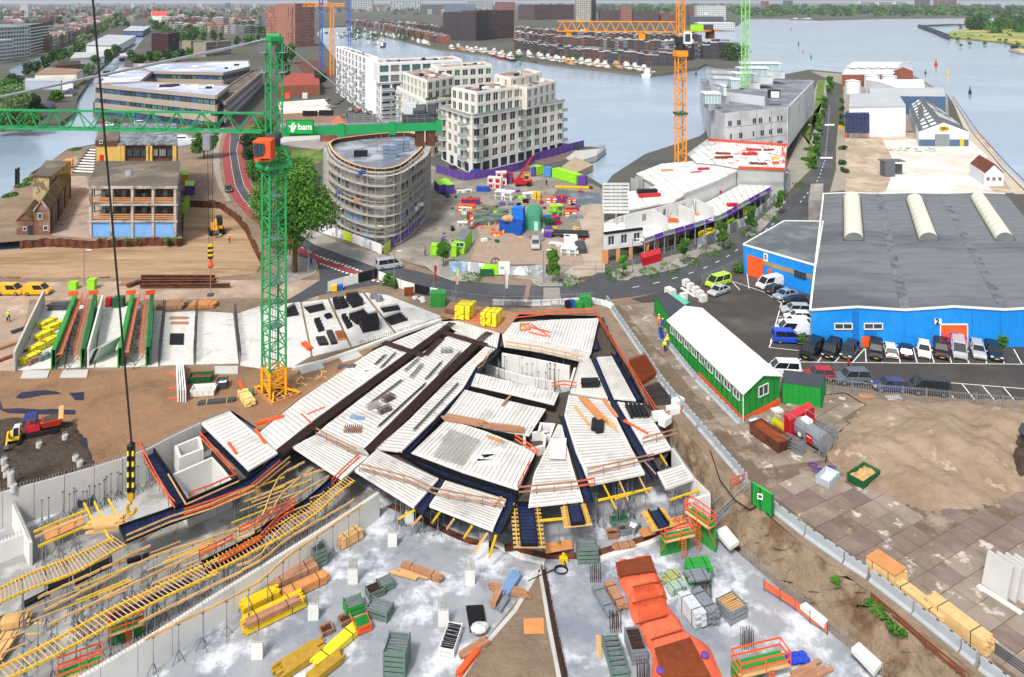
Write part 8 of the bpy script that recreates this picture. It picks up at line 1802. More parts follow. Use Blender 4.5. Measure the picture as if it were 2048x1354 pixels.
park('smallvan','yellow','yellow delivery van at left edge',(22,588),(60,588),.05,0)
park('smallvan','yellow','yellow delivery van, right one on gravel road',(76,588),(110,588),.05,0)
for i,(x,y,col,tx,ty)in en(((683,203,'darkgrey',690,196),(676,208,'black',684,202),(702,222,'silver',712,216),(716,224,'red',726,220),(690,234,'darkgrey',700,228),(660,216,'white',672,214),(740,228,'darkgrey',750,226),(655,201,'grey',662,196))):
 park('hatch',col,col+' car in lane left of white apartment block, '+('far left','left','middle','beside planting, middle','nearest','on the pale slab','right, by glass front','farthest')[i],(x,y),(tx,ty),.06,1,'cars in lane by white flats')
for i,(x,y,col)in en(((205,248,'red'),(218,252,'white'),(281,250,'white'),(230,246,'darkgrey'))):park('smallvan' if i==2 else 'hatch',col,('red car','white car beside red one','white van','dark car')[i]+' before beige office by canal',(x,y),(x+14,y),.06,1,'cars by beige office')
def tracks(t,o,a,L,W,w=.45,h=.6):
 for s in PM:
  b=B();n=10;pr=[(L/2-h/2+h/2*cos(x),h/2+h/2*sin(x))for x in np.linspace(-PI/2,PI/2,n)]+[(-L/2+h/2+h/2*cos(x),h/2+h/2*sin(x))for x in np.linspace(PI/2,PI*1.5,n)]
  lo=[rot(o,a,x,s*W/2-w/2,z)for x,z in pr];hi=[rot(o,a,x,s*W/2+w/2,z)for x,z in pr];b.loft(lo,hi);
  for k in rn(len(pr)):
   p,q=lo[k],hi[k];b.beam(p,q,.12,.06)
  mk('track',b,TYR,t)
def excavator(la,px,a,k=1,col=YEL,top=WHT,arm=(1.4,2.6,.6)):
 o=P(*px,.1 if px[1]>700 else -1.55);t=T('excavator',la,'excavator',o);tracks(t,o,a,2.6*k,1.7*k,.45*k,.6*k)
 R_=lambda x,y,z:rot(o,a,x*k,y*k,z*k)
 mk('body',BL([R_(-1.3,-.8,.7),R_(.7,-.8,.7),R_(.7,.8,.7),R_(-1.3,.8,.7)],[R_(-1.25,-.75,1.35),R_(.5,-.75,1.25),R_(.5,.75,1.25),R_(-1.25,.75,1.35)]),col,t)
 mk('cab_window',BL([R_(-.6,.0,1.3),R_(.6,.0,1.25),R_(.6,.78,1.25),R_(-.6,.78,1.3)],[R_(-.5,.02,2.35),R_(.35,.02,2.35),R_(.35,.74,2.35),R_(-.5,.74,2.35)]),CGL,t);b=B();b.loft([R_(-.55,-.02,2.35),R_(.4,-.02,2.35),R_(.4,.78,2.35),R_(-.55,.78,2.35)],[R_(-.5,.02,2.47),R_(.35,.02,2.47),R_(.35,.74,2.47),R_(-.5,.74,2.47)])
 for x,y in ((-.58,.0),(.58,.0),(.58,.78),(-.58,.78)):b.beam(R_(x,y,1.3),R_(x*.8,y,2.4),.07)
 mk('cab_roof',b,top,t)
 mk('boom',BB(R_(.6,-.3,1.1),R_(1.7,-.3,2.5),.22*k,.32*k).beam(R_(1.7,-.3,2.5),R_(2.5,-.3,1.1),.2*k,.26*k),col,t);b=B();q=Q(2.5,1.2,2.75,.7,2.45,.3,2.1,.5,2.2,.9);b.loft([R_(x,-.65,z)for x,z in q],[R_(x,.05,z)for x,z in q]);mk('bucket',b,DST,t)
 mk('dozer_blade',BB(R_(-1.55,-.9,.25),R_(-1.55,.9,.25),.1*k,.5*k).beam(R_(-1.5,-.4,.3),R_(-.8,-.4,.4),.1).beam(R_(-1.5,.4,.3),R_(-.8,.4,.4),.1),STL,t);return t
excavator('small yellow excavator with white cab on dark earth at left',(28,886),yaw((28,886),(14,912)),.78)
excavator('orange yellow excavator seen from behind down in sand excavation',(433,466),yaw((433,466),(438,478)),1.5,CYL,DRK)
t=T('tracked_dumper','red tracked dumper with blue canopy on dark earth','dumper',P(86,866,.1));o=ORG[t];a=yaw((70,870),(108,862));tracks(t,o,a,3.2,1.6,.45,.6);R_=lambda x,y,z:rot(o,a,x,y,z)
mk('body',BL([R_(-1.7,-.7,.7),R_(-.2,-.7,.7),R_(-.2,.7,.7),R_(-1.7,.7,.7)],[R_(-1.6,-.65,1.4),R_(-.3,-.65,1.3),R_(-.3,.65,1.3),R_(-1.6,.65,1.4)]),RED,t);b=B();b.loft([R_(-1.9,-.75,2.2),R_(-.5,-.75,2.2),R_(-.5,.75,2.2),R_(-1.9,.75,2.2)],[R_(-1.8,-.65,2.4),R_(-.6,-.65,2.4),R_(-.6,.65,2.4),R_(-1.8,.65,2.4)])
for x,y in ((-1.8,-.65),(-.6,-.65),(-.6,.65),(-1.8,.65)):b.beam(R_(x,y,1.3),R_(x,y,2.3),.07)
mk('canopy',b,M('canopy_blue','#26346c',.5,.1),t);mk('skip',BL([R_(0,-.6,.8),R_(1.7,-.6,.8),R_(1.7,.6,.8),R_(0,.6,.8)],[R_(-.2,-.85,1.5),R_(2.1,-.85,1.6),R_(2.1,.85,1.6),R_(-.2,.85,1.5)]),M('dumper_red','#c23a22',.5,.1),t);mk('load',BL([R_(0,-.7,1.5),R_(1.9,-.7,1.6),R_(1.9,.7,1.6),R_(0,.7,1.5)],[R_(.4,-.3,1.75),R_(1.4,-.3,1.85),R_(1.4,.3,1.85),R_(.4,.3,1.75)]),ERT,t);mk('tail_board',B().add([R_(1.6,-.8,1.6),R_(2.1,-.8,1.6),R_(2,.8,2.4),R_(1.5,.8,2.4)],[(0,1,2,3)]),WOD,t)
SKN=M('skin','#b98565',.6,.05,2);VST=M('hi_vis_yellow','#d6e02a',.7,.08,3);m_vo=M('hi_vis_orange','#f0782a',.7,.08,3);JNS=M('dark_trousers','#28303f',.85,.1,3);m_hair=M('brown_hair','#3a2a1e',.8,.15,6);m_bootm=M('boots','#2a221c',.8,.1,4);m_helm=M('white_helmet','#e2e2de',.4,.03,1);m_redcoat=M('red_coat','#a8242c',.75,.1,3);m_bluew_=M('blue_workwear','#2d4f9a',.8,.1,3);m_blackc=M('black_coat','#1d1e22',.8,.1,3)
def person(la,px,face,topm,legm=None,helmet=True,stride=.22,z=.0,arm=.25,hold=None):
 o=P(*px,z);a=yaw(px,face,z)if face else 0;t=T('person',la,'person',o,None,a);legm=legm or JNS
 J={'pel':(0,0,.95),'wst':(0,0,1.12),'chs':(0,0,1.36),'nck':(.01,0,1.5),'hd0':(.03,0,1.58),'hd1':(.035,0,1.68),'hd2':(.03,0,1.77)};r={'pel':.155,'wst':.13,'chs':.16,'nck':.065,'hd0':.085,'hd1':.1,'hd2':.07}
 E=[('pel','wst'),('wst','chs'),('chs','nck'),('nck','hd0'),('hd0','hd1'),('hd1','hd2')]
 for s,n in ((1,'l'),(-1,'r')):
  f=stride*s
  for k,p,q in (('hip',(0,.1*s,.9),.105),('kne',(f*.55,.1*s,.5),.07),('ank',(f-.03,.1*s,.09),.05),('toe',(f+.15,.11*s,.045),.045)): J[k+n]=p;r[k+n]=q
  E+=[('pel','hip'+n),('hip'+n,'kne'+n),('kne'+n,'ank'+n),('ank'+n,'toe'+n)]
  g=-arm*s
  for k,p,q in (('sho',(0,.2*s,1.42),.075),('elb',(g*.5,.26*s,1.14),.05),('wri',(g*.8+.1,.26*s,.9),.037),('hnd',(g*.8+.13,.255*s,.81),.035)): J[k+n]=p;r[k+n]=q
  E+=[('chs','sho'+n),('sho'+n,'elb'+n),('elb'+n,'wri'+n),('wri'+n,'hnd'+n)]
 ks=list(J);me=bpy.data.meshes.new('person_body');me.from_pydata([J[k] for k in ks],[(ks.index(x),ks.index(y))for x,y in E],[]);ob=bpy.data.objects.new('body',me);COL.objects.link(ob);md=ob.modifiers.new('s','SKIN');
 for i,k in en(ks):me.skin_vertices[0].data[i].radius=(r[k],r[k]*(1.25 if k in('chs','pel','wst')else 1));me.skin_vertices[0].data[i].use_root=(k=='pel')
 ob.modifiers.new('u','SUBSURF').levels=1;dg_=bpy.context.evaluated_depsgraph_get();m2=bpy.data.meshes.new_from_object(ob.evaluated_get(dg_));bpy.data.objects.remove(ob)
 m2.materials.clear()
 for m in (topm,legm,SKN,m_bootm):m2.materials.append(m)
 for p in m2.polygons:
  c=p.center;p.use_smooth=1
  p.material_index=2 if c.z>1.52 or (abs(c.y)>.2 and c.z<.9 and c.z>.7)else 3 if c.z<.13 else 1 if c.z<.98 and abs(c.y)<.21 else 0
 put('body',m2,t);b=B();b.ball((.02,0,1.74),.125 if helmet else .115,0,10,6,(1.1,1,.75));
 if helmet:b.rod((.03,0,1.72),(.03,0,1.735),.15,10)
 put('helmet' if helmet else 'hair',b.mesh('headwear',m_helm if helmet else m_hair),t);pm('nose',B().ball((.135,0,1.655),.022,0,6,4),SKN,t)
 for s in PM:pm('eye',B().ball((.12,.035*s,1.69),.012,0,5,3),BLK,t)
 for s,n in ((1,'l'),(-1,'r')):
  h=V(J['hnd'+n]);b=B()
  for k in rn(4):b.beam(h+O(-.02+.018*k,0,.0),h+O(-.015+.02*k,-.012*s,-.085+.012*abs(k-1.4)),.015)
  b.beam(h+O(.025,0,.02),h+O(.06,-.01*s,-.03),.016);pm('fingers',b,SKN,t)
 if hold:pm('bag',BX((J['hndr'][0],-.3,.45),(.35,.14,.34)),hold,t)
 if topm in (VST,m_vo):pm('reflective_band',BR((0,0,1.2),(0,0,1.245),.185,12),WHT,t)
 return t
person('worker in yellow vest carrying bag on gravel at left',(17,643),(30,650),VST,hold=BLK,z=.05)
person('worker in orange walking behind long green hut',(1318,652),(1322,672),m_vo,m_vo,z=.1)
person('worker in blue overalls between barrels behind hut',(1325,660),(1330,690),m_bluew_,m_bluew_,z=.1)
person('worker in yellow vest by barrier at hut side',(1330,704),(1326,720),VST,z=.1,arm=.4)
person('second yellow vested worker close to hut wall',(1335,694),(1330,720),VST,z=.1,stride=.1)
person('pedestrian in red coat crossing parking',(1697,741),(1680,742),m_redcoat,m_blackc,0,.3,.06)
person('person in dark clothes in container yard',(1093,372),(1080,380),m_blackc,m_blackc,0,.05,.05)
person('pedestrian in blue on street corner below big tree',(622,533),(640,540),m_bluew_,JNS,0,.25,.14)
person('person in grey by lime gate booth',(850,512),(860,520),M('grey_coat','#7a7f86',.8,.1),JNS,0,.2,.05)
person('worker in orange beside excavator in sand pit',(459,486),(450,480),m_vo,JNS,1,.1,-1.58)
for i,(x,y)in en(((1321,668),(1323,676))):
 o=P(x,y,.1);t=T('barrel','blue barrel behind long hut, '+('farther one' if i==0 else 'nearer one'),'barrel',o);mk('drum',BR(o,o+U(.9),.3,12),BLU,t);mk('lid',BR(o+U(.9),o+U(.94),.25,12),BLK,t)
LF=M('leaf_mid','#3f6a24',.75,.35,.5,'#557f2c',.35,.45,.6,rnd=.18,spec=.2);LFD=M('leaf_dark','#2c4a26',.8,.35,.3,'#3a5a2c',.2,.45,.6,rnd=.2,spec=.2);LFG=M('leaf_grey','#5d7a4a',.8,.3,.4,'#728c58',.3,.45,.6,rnd=.15,spec=.2);m_trunk=M('bark','#5a4a3a',.95,.2,2)
def crown(n,lobes,leaf,seed,mat,name='crown'):
 g=np.random.default_rng(seed);L=np.array(lobes,float);w=L[:,3]*L[:,4]*L[:,5];w=w/w.sum();k=g.choice(len(L),n,p=w);u=g.normal(size=(n,3));u/=np.linalg.norm(u,axis=1)[:,None];rad=g.uniform(.45,1.06,n)**.6
 c=L[k,:3]+u*L[k,3:6]*rad[:,None];a=g.normal(size=(n,3))*.7+u*.5+np.array([0,0,.5]);a/=np.linalg.norm(a,axis=1)[:,None];t=np.cross(a,g.normal(size=(n,3)));t/=np.linalg.norm(t,axis=1)[:,None];s=np.cross(a,t);sz=leaf*g.uniform(.6,1.3,n)[:,None]
 v=np.stack([c-t*sz,c+s*sz*.55,c+t*sz,c-s*sz*.55],1).reshape(-1,3);me=bpy.data.meshes.new(name);me.vertices.add(4*n);me.vertices.foreach_set('co',v.ravel());me.loops.add(4*n);me.loops.foreach_set('vertex_index',np.arange(4*n));me.polygons.add(n);me.polygons.foreach_set('loop_start',np.arange(0,4*n,4));me.polygons.foreach_set('loop_total',np.full(n,4));me.materials.append(mat);me.update();me.validate();return me
def trunk(h,r,limbs,seed,spread):
 g=random.Random(seed);b=B();b.rod((0,0,0),(0,0,h),r,7,r2=r*.7)
 for k in rn(limbs):
  a=g.random()*6.28;z=h*g.uniform(.75,1);e=O(spread*cos(a)*g.uniform(.5,1),spread*sin(a)*g.uniform(.5,1),h+spread*g.uniform(.4,1.2));b.rod((0,0,z),e,r*.45,5,r2=r*.15)
 return b.mesh('trunk',m_trunk)
def lobes(R,H0,H1,n,seed):
 g=random.Random(seed);o=[(0,0,(H0+H1)/2,R*.45,R*.45,(H1-H0)*.36)]
 for k in rn(n):
  a=g.random()*6.28;d=R*g.uniform(.35,.7);z=g.uniform(H0+(H1-H0)*.15,H1-(H1-H0)*.15);q=R*g.uniform(.28,.48);f=1-abs((z-(H0+H1)/2)/(H1-H0))*.9;o.append((d*f*cos(a),d*f*sin(a),z,q,q,q*.85))
 return o
def tree(la,px,R,H0,H1,n,leaf,mat,seed,tr=.25,cat='tree',name='tree',group=None,nl=12,z=0):
 o=P(*px,z)if len(px)==2 else V(px);t=T(name,la,cat,o,group);put('trunk',trunk(H0+(H1-H0)*.25,tr,7,seed,R*.6),t);put('crown',crown(n,lobes(R,H0,H1,nl,seed),leaf,seed,mat),t);return t
tree('big leafy tree behind green crane mast at street corner',(590,545),8,4.5,21,26000,.28,LF,3,.5,nl=40)
tree('second big tree left of it, crown hidden by crane cab',(545,440),6.5,3,16.5,14000,.3,LF,5,.4,nl=18)
tree('tree on verge left of crane cab',(506,345),4.5,2,13,5000,.32,LFD,6,.3,nl=16)
tree('tree on verge behind crane cab',(528,300),4.5,2,12,4000,.34,LF,7,.3,nl=16)
tree('wide tree by canal below crane jib',(408,318),4.8,1.5,12.5,8000,.3,LF,8,.3,nl=16)
for i,(x,y,yt,R_,lab)in en(((887,535,482,1.7,'on pavement behind red flag'),(1106,567,498,1.9,'on pavement island by container yard'),(1246,557,507,1,'thin, before precast corner'),(1367,530,470,1.6,'by road bend, before long fence'),(1446,500,437,1.8,'by yellow formwork packs'),(1502,468,405,1.7,'by the lime lid'),(1560,430,376,1.6,'near warehouse corner'))):
 o=P(x,y);h=ZAT(yt,o.y);tree('young street tree '+lab,(x,y),R_,1.4 if i!=2 else 1.6,h,2200,.19,LF,20+i,.08,'tree','street_tree','street trees along bend',8)
for i,(x,y,h,R_)in en(((1624,338,5,1.7),(1634,312,4.6,1.6),(1632,296,5,1.9),(1637,270,5,1.8),(1640,252,4.6,1.8),(1645,236,4.6,1.7),(1648,222,4.4,1.7),(1650,208,4.2,1.8),(1657,188,5.5,2.4),(1662,178,5.5,2.6),(1659,166,5,2.2))):
 tree('avenue tree along straight lane, '+('nearest','second from near end','third','fourth','fifth','sixth','seventh','eighth','ninth, a round bush','tenth, largest bush','farthest')[i],(x,y),R_,.6,h,650,.38,LF,40+i,.12,'tree','avenue_tree','trees along straight lane',8)
for i,(x,y)in en(Q(1684,252,1685,238,1684,222,1683,206,1686,300,1686,330,1688,345)):
 o=P(x,y);t=put('hedge_bush',crown(420,lobes(1.5,.1,2.4 if i<4 else 1.5,6,60+i),.3,60+i,LFD),None,o);tag(t,'green bush along right fence of straight lane, '+('fifth','sixth','seventh','farthest','fourth','second','nearest')[i]+' from the near end','bush','bushes along straight lane')
for i,(x,y,R_,h,m)in en(((566,150,6,17,LFD),(583,128,6,17,LF),(560,118,5,15,LFD),(640,178,4.5,12,LFD),(548,95,6,15,LFD),(572,160,4,12,LF),(512,175,3,10,LFD))):
 tree('tree in avenue row beside brick tower, '+('nearest tall one','second tall one','third, darker','alone by red roofed shed','farthest at the top','low pale one','small one by office corner')[i],(x,y),R_,2.5,h,2200,.55,m,80+i,.35,'tree','tree',None,14)
for i,(x,y,R_,h,m)in en(((18,235,9,15,LFG),(34,222,7,13,LFG),(5,215,8,15,LF),(60,262,5,8.5,LF),(40,262,5,9,LFD),(72,225,3.4,9,LFD),(62,222,3,7,LFD),(112,205,3.4,6,LF),(6,262,6,10,LFG),(30,190,6,13,LFD),(178,150,4,8,LFG),(168,148,4,7,LFD),(190,128,4,7,LF),(218,125,5,12,LFD),(232,118,5,13,LFD))):
 tree('bank tree by houseboats at upper left, '+('largest grey willow','second willow behind it','leftmost tall tree','round bush over jib, right','round bush over jib, left','tall dark conifer','lower dark conifer','small round tree by middle houseboat','at edge over water','behind the willows','greyish bush by white hall','second bush by white hall','small tree by bridge','dark tree left of bridge','dark tall tree beside bridge')[i],(x,y),R_,1,h,2600,.5,m,120+i,.3,'tree','tree',None,14)
for i,(x,y)in en(Q(285,132,300,128,262,128,275,134,315,128,340,125,350,128,362,122,378,120,330,118)):
 tree('round tree behind beige office, '+('left pair, nearer','left pair, right','bridge side, left','bridge side, front','middle left','middle','middle right','right, dark','far right','hidden at the back')[i],(x,y),4.5,1.5,10+i%3,1700,.5,(LF,LFD)[i%2],150+i,.3,'tree','tree',None,12)
for i,(x,y,lab,R_)in en(((775,571,'planted shrubs in bed beside crossing',1.6),(790,575,'second shrub clump in bed beside crossing',1.3),(1479,545,'dark bush at corner of orange annex door',1.5),(1999,693,'bush against blue wall right of last car',1.3),(1152,300,'low bush on harbour jetty',1.6),(1600,690,'shrubs at warehouse corner by bright blue van',1.1),(960,338,'bush on promenade by purple hoarding',1.4),(1005,346,'second bush on promenade by hoarding',1.2))):
 o=P(x,y);t=put('shrub',crown(500,lobes(R_,.05,R_*1.5,7,200+i),.2,200+i,LF),None,o);tag(t,lab,'shrub')
for i,(x,y)in en(Q(1740,1215,1755,1225,1768,1240,1782,1256,1800,1275,1732,1190,1672,1168,1390,880,1640,1120)):
 o=P(x,y,-.8);t=put('weed',crown(260,lobes(.7,0,.8,5,230+i),.14,230+i,LF),None,o);tag(t,'green weed clump growing on trench slope','weed','weeds on trench slope')
g=[];
me=crown(2600,[(P(x,y).x,P(x,y).y,.2,2,3,.5)for x,y in ((1300,547),(1340,538),(1380,524),(1420,505),(1450,490),(1230,552),(1140,566),(945,556),(1500,470),(1540,438),(1600,372))],.22,300,LF,'verge_weeds');o=put('verge_weeds',me,None,(0,0,0));o['kind']='stuff'
me=crown(3000,[(P(x,y).x,P(x,y).y,.2,1.6,2.4,.5)for x,y in ((20,392),(45,372),(60,360),(80,345),(105,330),(150,300),(1612,320),(1618,300),(1626,270),(1634,230),(1640,200))],.35,301,LF,'bank_weeds');o=put('bank_weeds',me,None,(0,0,0));o['kind']='stuff'
SHW=M('shed_white','#d9dadd',.6,.05,.2);SHR=M('shed_roof_white','#e2e3e4',.6,.05,.1);SHG=M('shed_roof_grey','#a9adb0',.7,.08,.1);m_shb=M('shed_blue','#4a6482',.6,.08,.2);RB=M('red_brick','#84503f',.9,.15,.3);FIB=M('fibre_cement','#5c6166',.8,.12,.2)
def gq(pts):return [O(p.x,p.y,0)for p in pts]
def shed(la,roofpx,z,wall,roof,rise=0,ax=0,plinth=None,name='shed',cat='shed',lights=0,z0=0):
 w=gq(PP(z,*roofpx));c=sum(w,U(0))/4;t=T(name,la,cat,(c.x,c.y,z0));core(t,w,z0,z,wall,name='wall')
 if plinth:b=B();d=nrm(w[1]-w[0]);o=O(d.y,-d.x,0)*.06;b.beam(w[0]+o+U(1.2),w[1]+o+U(1.2),.1,2.4);mk('plinth',b,plinth,t)
 if rise:
  if ax==0:r0,r1=(w[0]+w[1])/2,(w[3]+w[2])/2;sl=((w[0],w[3],r1,r0),(w[1],r0,r1,w[2]))
  else:r0,r1=(w[0]+w[3])/2,(w[1]+w[2])/2;sl=((w[0],r0,r1,w[1]),(w[3],w[2],r1,r0))
  Z=lambda p:p+U(z+rise if p in (r0,r1)else z+.02)
  for s in sl:b=B();q=[Z(p)for p in s];b.add(q+[p+U(.2)for p in q],[(0,1,2,3),(7,6,5,4),(0,4,5,1),(1,5,6,2),(2,6,7,3),(3,7,4,0)]);mk('roof_slope',b,roof,t)
  for e in (((w[0],w[1],r0)if ax==0 else (w[0],w[3],r0)),((w[3],w[2],r1)if ax==0 else (w[1],w[2],r1))):mk('gable',B().add([Z(p)for p in e],[(0,1,2)]),wall,t)
  for s in sl:
   A=[Z(p)for p in s]
   for i in rn(lights):
    for j in (.3,.62):
     f=(i+.5)/lights;ax_=lambda u,v_:(A[0].lerp(A[1],u)).lerp(A[3].lerp(A[2],u),v_);b=B();u0,v0=(f,j)if ax==0 else (j,f);du,dv=(.28/lights,.12)if ax==0 else (.12,.28/lights)
     q=[ax_(u0-du,v0-dv),ax_(u0+du,v0-dv),ax_(u0+du,v0+dv),ax_(u0-du,v0+dv)];q=[p+U(.23)for p in q];b.add(q,[(0,1,2,3)]);mk('roof_light',b,WHT,t)
 else:mk('roof',BP([p+(p-c.xy.to_3d())*.01 for p in w],z,z+.5),roof,t)
 return t
k03=lambda *p:K(0,3,*p)
t=shed('white flat roofed hall with glazed blue corner on pier',k03((668,845),(1112,838),(1050,742),(680,742)),11,SHW,SHG)
a,c=k03((820,1035),(1112,1035));w=P(*a),P(*c);dd=P(*k03((1030,1038))[0]);mk('red_door',BX(dd+O(0,-.15,0),(2.6,.2,4.2)),RED,t);mk('door_frame',BX(dd+O(0,-.27,0),(.9,.06,2.6)),ORG_,t);pw((2.6,1.3,2,FRD,GLB),t,P(*k03((930,1030))[0])+O(0,-.2,5.6),0)
q=gq(KP(0,3,10,632,870,820,872,812,858,640,856));q=[O(p.x,p.y-.5,0)for p in q];core(t,q,2,9.2,M('blue_glass_block','#22345a',.15,.12,.3,spec=.6),RFD,'glass_corner')
for i in rn(7):b=B();p=q[0].lerp(q[1],i/6);b.beam(p+O(0,-.06,2),p+O(0,-.06,9.2),.12);mk('mullion',b,FRD,t)
for z in (3.6,5.4,7.3):mk('transom',BB(q[0]+O(0,-.06,z),q[1]+O(0,-.06,z),.1),FRD,t)
for s in (.05,.5,.95):b=B();p=q[0].lerp(q[1],s);b.rod(p+O(0,-.2,0),p+O(0,-.2,2.2),.15,6);mk('orange_column',b,ORG_,t)
z=5.;t=shed('long grey roofed shed with yellow QRU oval on its white gable',k03((1215,1035),(1605,1035),(1330,815),(1140,830)),z,SHW,FIB,3.2,0,m_shb,lights=9)
g0,g1=gq(KP(0,3,z,1215,1035,1605,1035));m=(g0+g1)/2;b=B();n=20;b.add([m+O(1.9*cos(2*PI*i/n),-.3,z+1.2+.8*sin(2*PI*i/n))for i in rn(n)],[tuple(range(n))]);mk('sign_oval',b,YEL,t);text('QRU',1.15,BLK,m+O(0,-.36,z+1.2),(R(90),0,0),t,.03,bold=True)
mk('roller_door',BX(m+O(-.6,-.2,.05),(5,.2,4.2)),STL,t);b=B();p=g0.lerp(g1,.86);b.box(p+O(0,-.15,0),(1.3,.2,2.6));mk('side_door',b,YEL,t)
shed('white shed with pale grey ribbed roof and blue front behind white hall',k03((830,755),(1425,758),(1400,690),(820,690)),8,m_shb,SHG,1.2,1,lights=0)
shed('long low white roofed shed behind storage tanks',k03((1040,690),(1262,690),(1250,625),(800,628)),7,SHW,SHR,.8,1)
t=shed('white ridge roofed warehouse at far end of pier',k03((612,585),(1012,585),(1150,490),(700,488)),7,RB,SHR,1.5,1)
for k in rn(5):b=B();p=P(*k03((690+k*78,540))[0],8.6);b.box(p,(1.2,9,.5),.15);mk('roof_strip',b,FIB,t)
t=shed('red brick gabled warehouse at end of pier',k03((1012,560),(1170,560),(1160,510),(1060,508)),8,RB,SHG,2.6,0)
for k in rn(3):
 for h in (1,4.5):pw((1.2,1.6,0,FRD,GLS),t,P(*k03((1050+k*45,618))[0])+O(0,-.8,h),0)
for k,(x,w_)in en(Q(698,112,848,112,984,110)):
 p0=P(*k03((x,735 if k==0 else 690))[0]);t=T('storage_tank','white round storage tank on pier, '+('left','middle','right')[k],'storage tank',p0);r_=w_/3.925/2/1500*p0.y;h_=7.;mk('tank_shell',BR(p0,p0+U(h_),r_,22).rod(p0+U(h_),p0+U(h_+.8),r_,22,r2=.3),SHW,t);mk('rim',BR(p0+U(h_-.2),p0+U(h_),r_+.12,22),STL,t)
w=gq(PP(3.2,1939,336,1968,352,2006,352,1972,336))
A,Bc=P(1968,372),P(2007,372);dl=O((P(1940,352)-P(1968,372)).x,(P(1940,352)-P(1968,372)).y,0);t=T('house','small white house with rusty brown roof on empty yard','house',A);core(t,[A,Bc,Bc+dl,A+dl],0,3.6,SHW,name='wall');m1=(A+Bc)/2;m2=m1+dl
for e in ((A,A+dl),(Bc,Bc+dl)):b=B();p=[e[0]+O(0,-.3,3.5),e[1]+U(3.5),m2+U(6),m1+O(0,-.3,6)];b.add(p+[q+U(.15)for q in p],[(3,2,1,0),(4,5,6,7)]);mk('roof_slope',b,M('rust_roof','#6b3a2c',.9,.15,.6),t)
mk('gable',B().add([A+U(3.6),Bc+U(3.6),m1+U(6)],[(0,1,2)]),SHW,t)
for f in (.2,.5,.8):pw((1,1.1,1,FRM,GLS),t,A.lerp(Bc,f)+O(0,-.06,1.4),0)
b=B();p=P(1775,352);b.box(p+U(0),(3,2.5,4.2),.1);b.box(p+O(3.2,2,0),(4,.4,3));b.box(p+O(1.5,.6,4.2),(6.5,3.2,.25),.1);mk('ruin',b,FIB,la='ruined grey shed remnant on pale empty yard',cat='ruin')
b=B()
for k in rn(40):p=P(ru(1775,1870),ru(296,304));b.ball(p,ru(.3,.8),0,5,3,(1,1,.5))
mk('rubble_bank',b,m_grav,kind=SF)
t=T('quay_rails','rails and edge beam along eastern quay','rails',P(1950,262))
for dx in (0,12,):mk('rail',B().path(PP(.12,(1902+dx*.3,192),(1944+dx,264),(2004+dx*1.4,335),(2058+dx*1.8,390)),.12,4),SHP,t)
mk('jetty',BP(PP(0,1132,318,1150,303,1212,297,1194,312,1150,326),-1.5,.25),CNC,la='concrete jetty with railing reaching into harbour',cat='jetty')
mk('timber_jetty',BP(PP(.2,1118,338,1150,314,1186,330,1150,347),-1.6,.3),M('jetty_deck','#a39378',.9,.15,.4),la='brown timber landing below concrete jetty',cat='jetty')
rail('thin railing along concrete jetty',Q(1150,302,1210,296,1194,311),.2,DST,1.1,2,w=.06,hh=.06)
t=shed('low brown brick hall with red roof by avenue',Q(552,173,640,170,636,148,585,146),5.5,RB,M('red_roof','#96463c',.85,.12,.2),1,1)
for x,m in ((575,ORG_),(610,PRE)):mk('door',BX(P(x,197)+O(0,-.2,0),(2.6,.3,3)),m,t)
flat('white_slab_field',PP(.06,556,204,650,198,664,222,560,228),.06,m_pave_white);flat('sand_plot',PP(.058,560,228,664,224,690,246,566,246),.058,m_brownsand);flat('plaza',PP(.061,566,262,640,256,690,262,660,276,560,285),.061,CNC)
for i,(x0,x1,y)in en(((660,694,262),(640,670,278))):
 b=B();w=gq(PP(0,(x0,y+6),(x1,y+4),(x1-4,y-8),(x0+4,y-6)));b.prism(w,0,3);c=sum(w,U(0))/4;b.loft([p+U(3)for p in w],[c+(p-c)*.15+U(5.5)for p in w],1);mk('orange_roof_house',b,[RB,M('orange_tile','#c8603a',.85,.1,.4)],la='low house with bright orange roof behind oval building, '+('right' if i==0 else 'left')+' one',cat='house')
mk('piling_pit',BP(PP(.3,590,124,640,120,668,150,620,160),-.5,.3),SHP,la='brown piled building pit behind red roofed hall',cat='building pit')
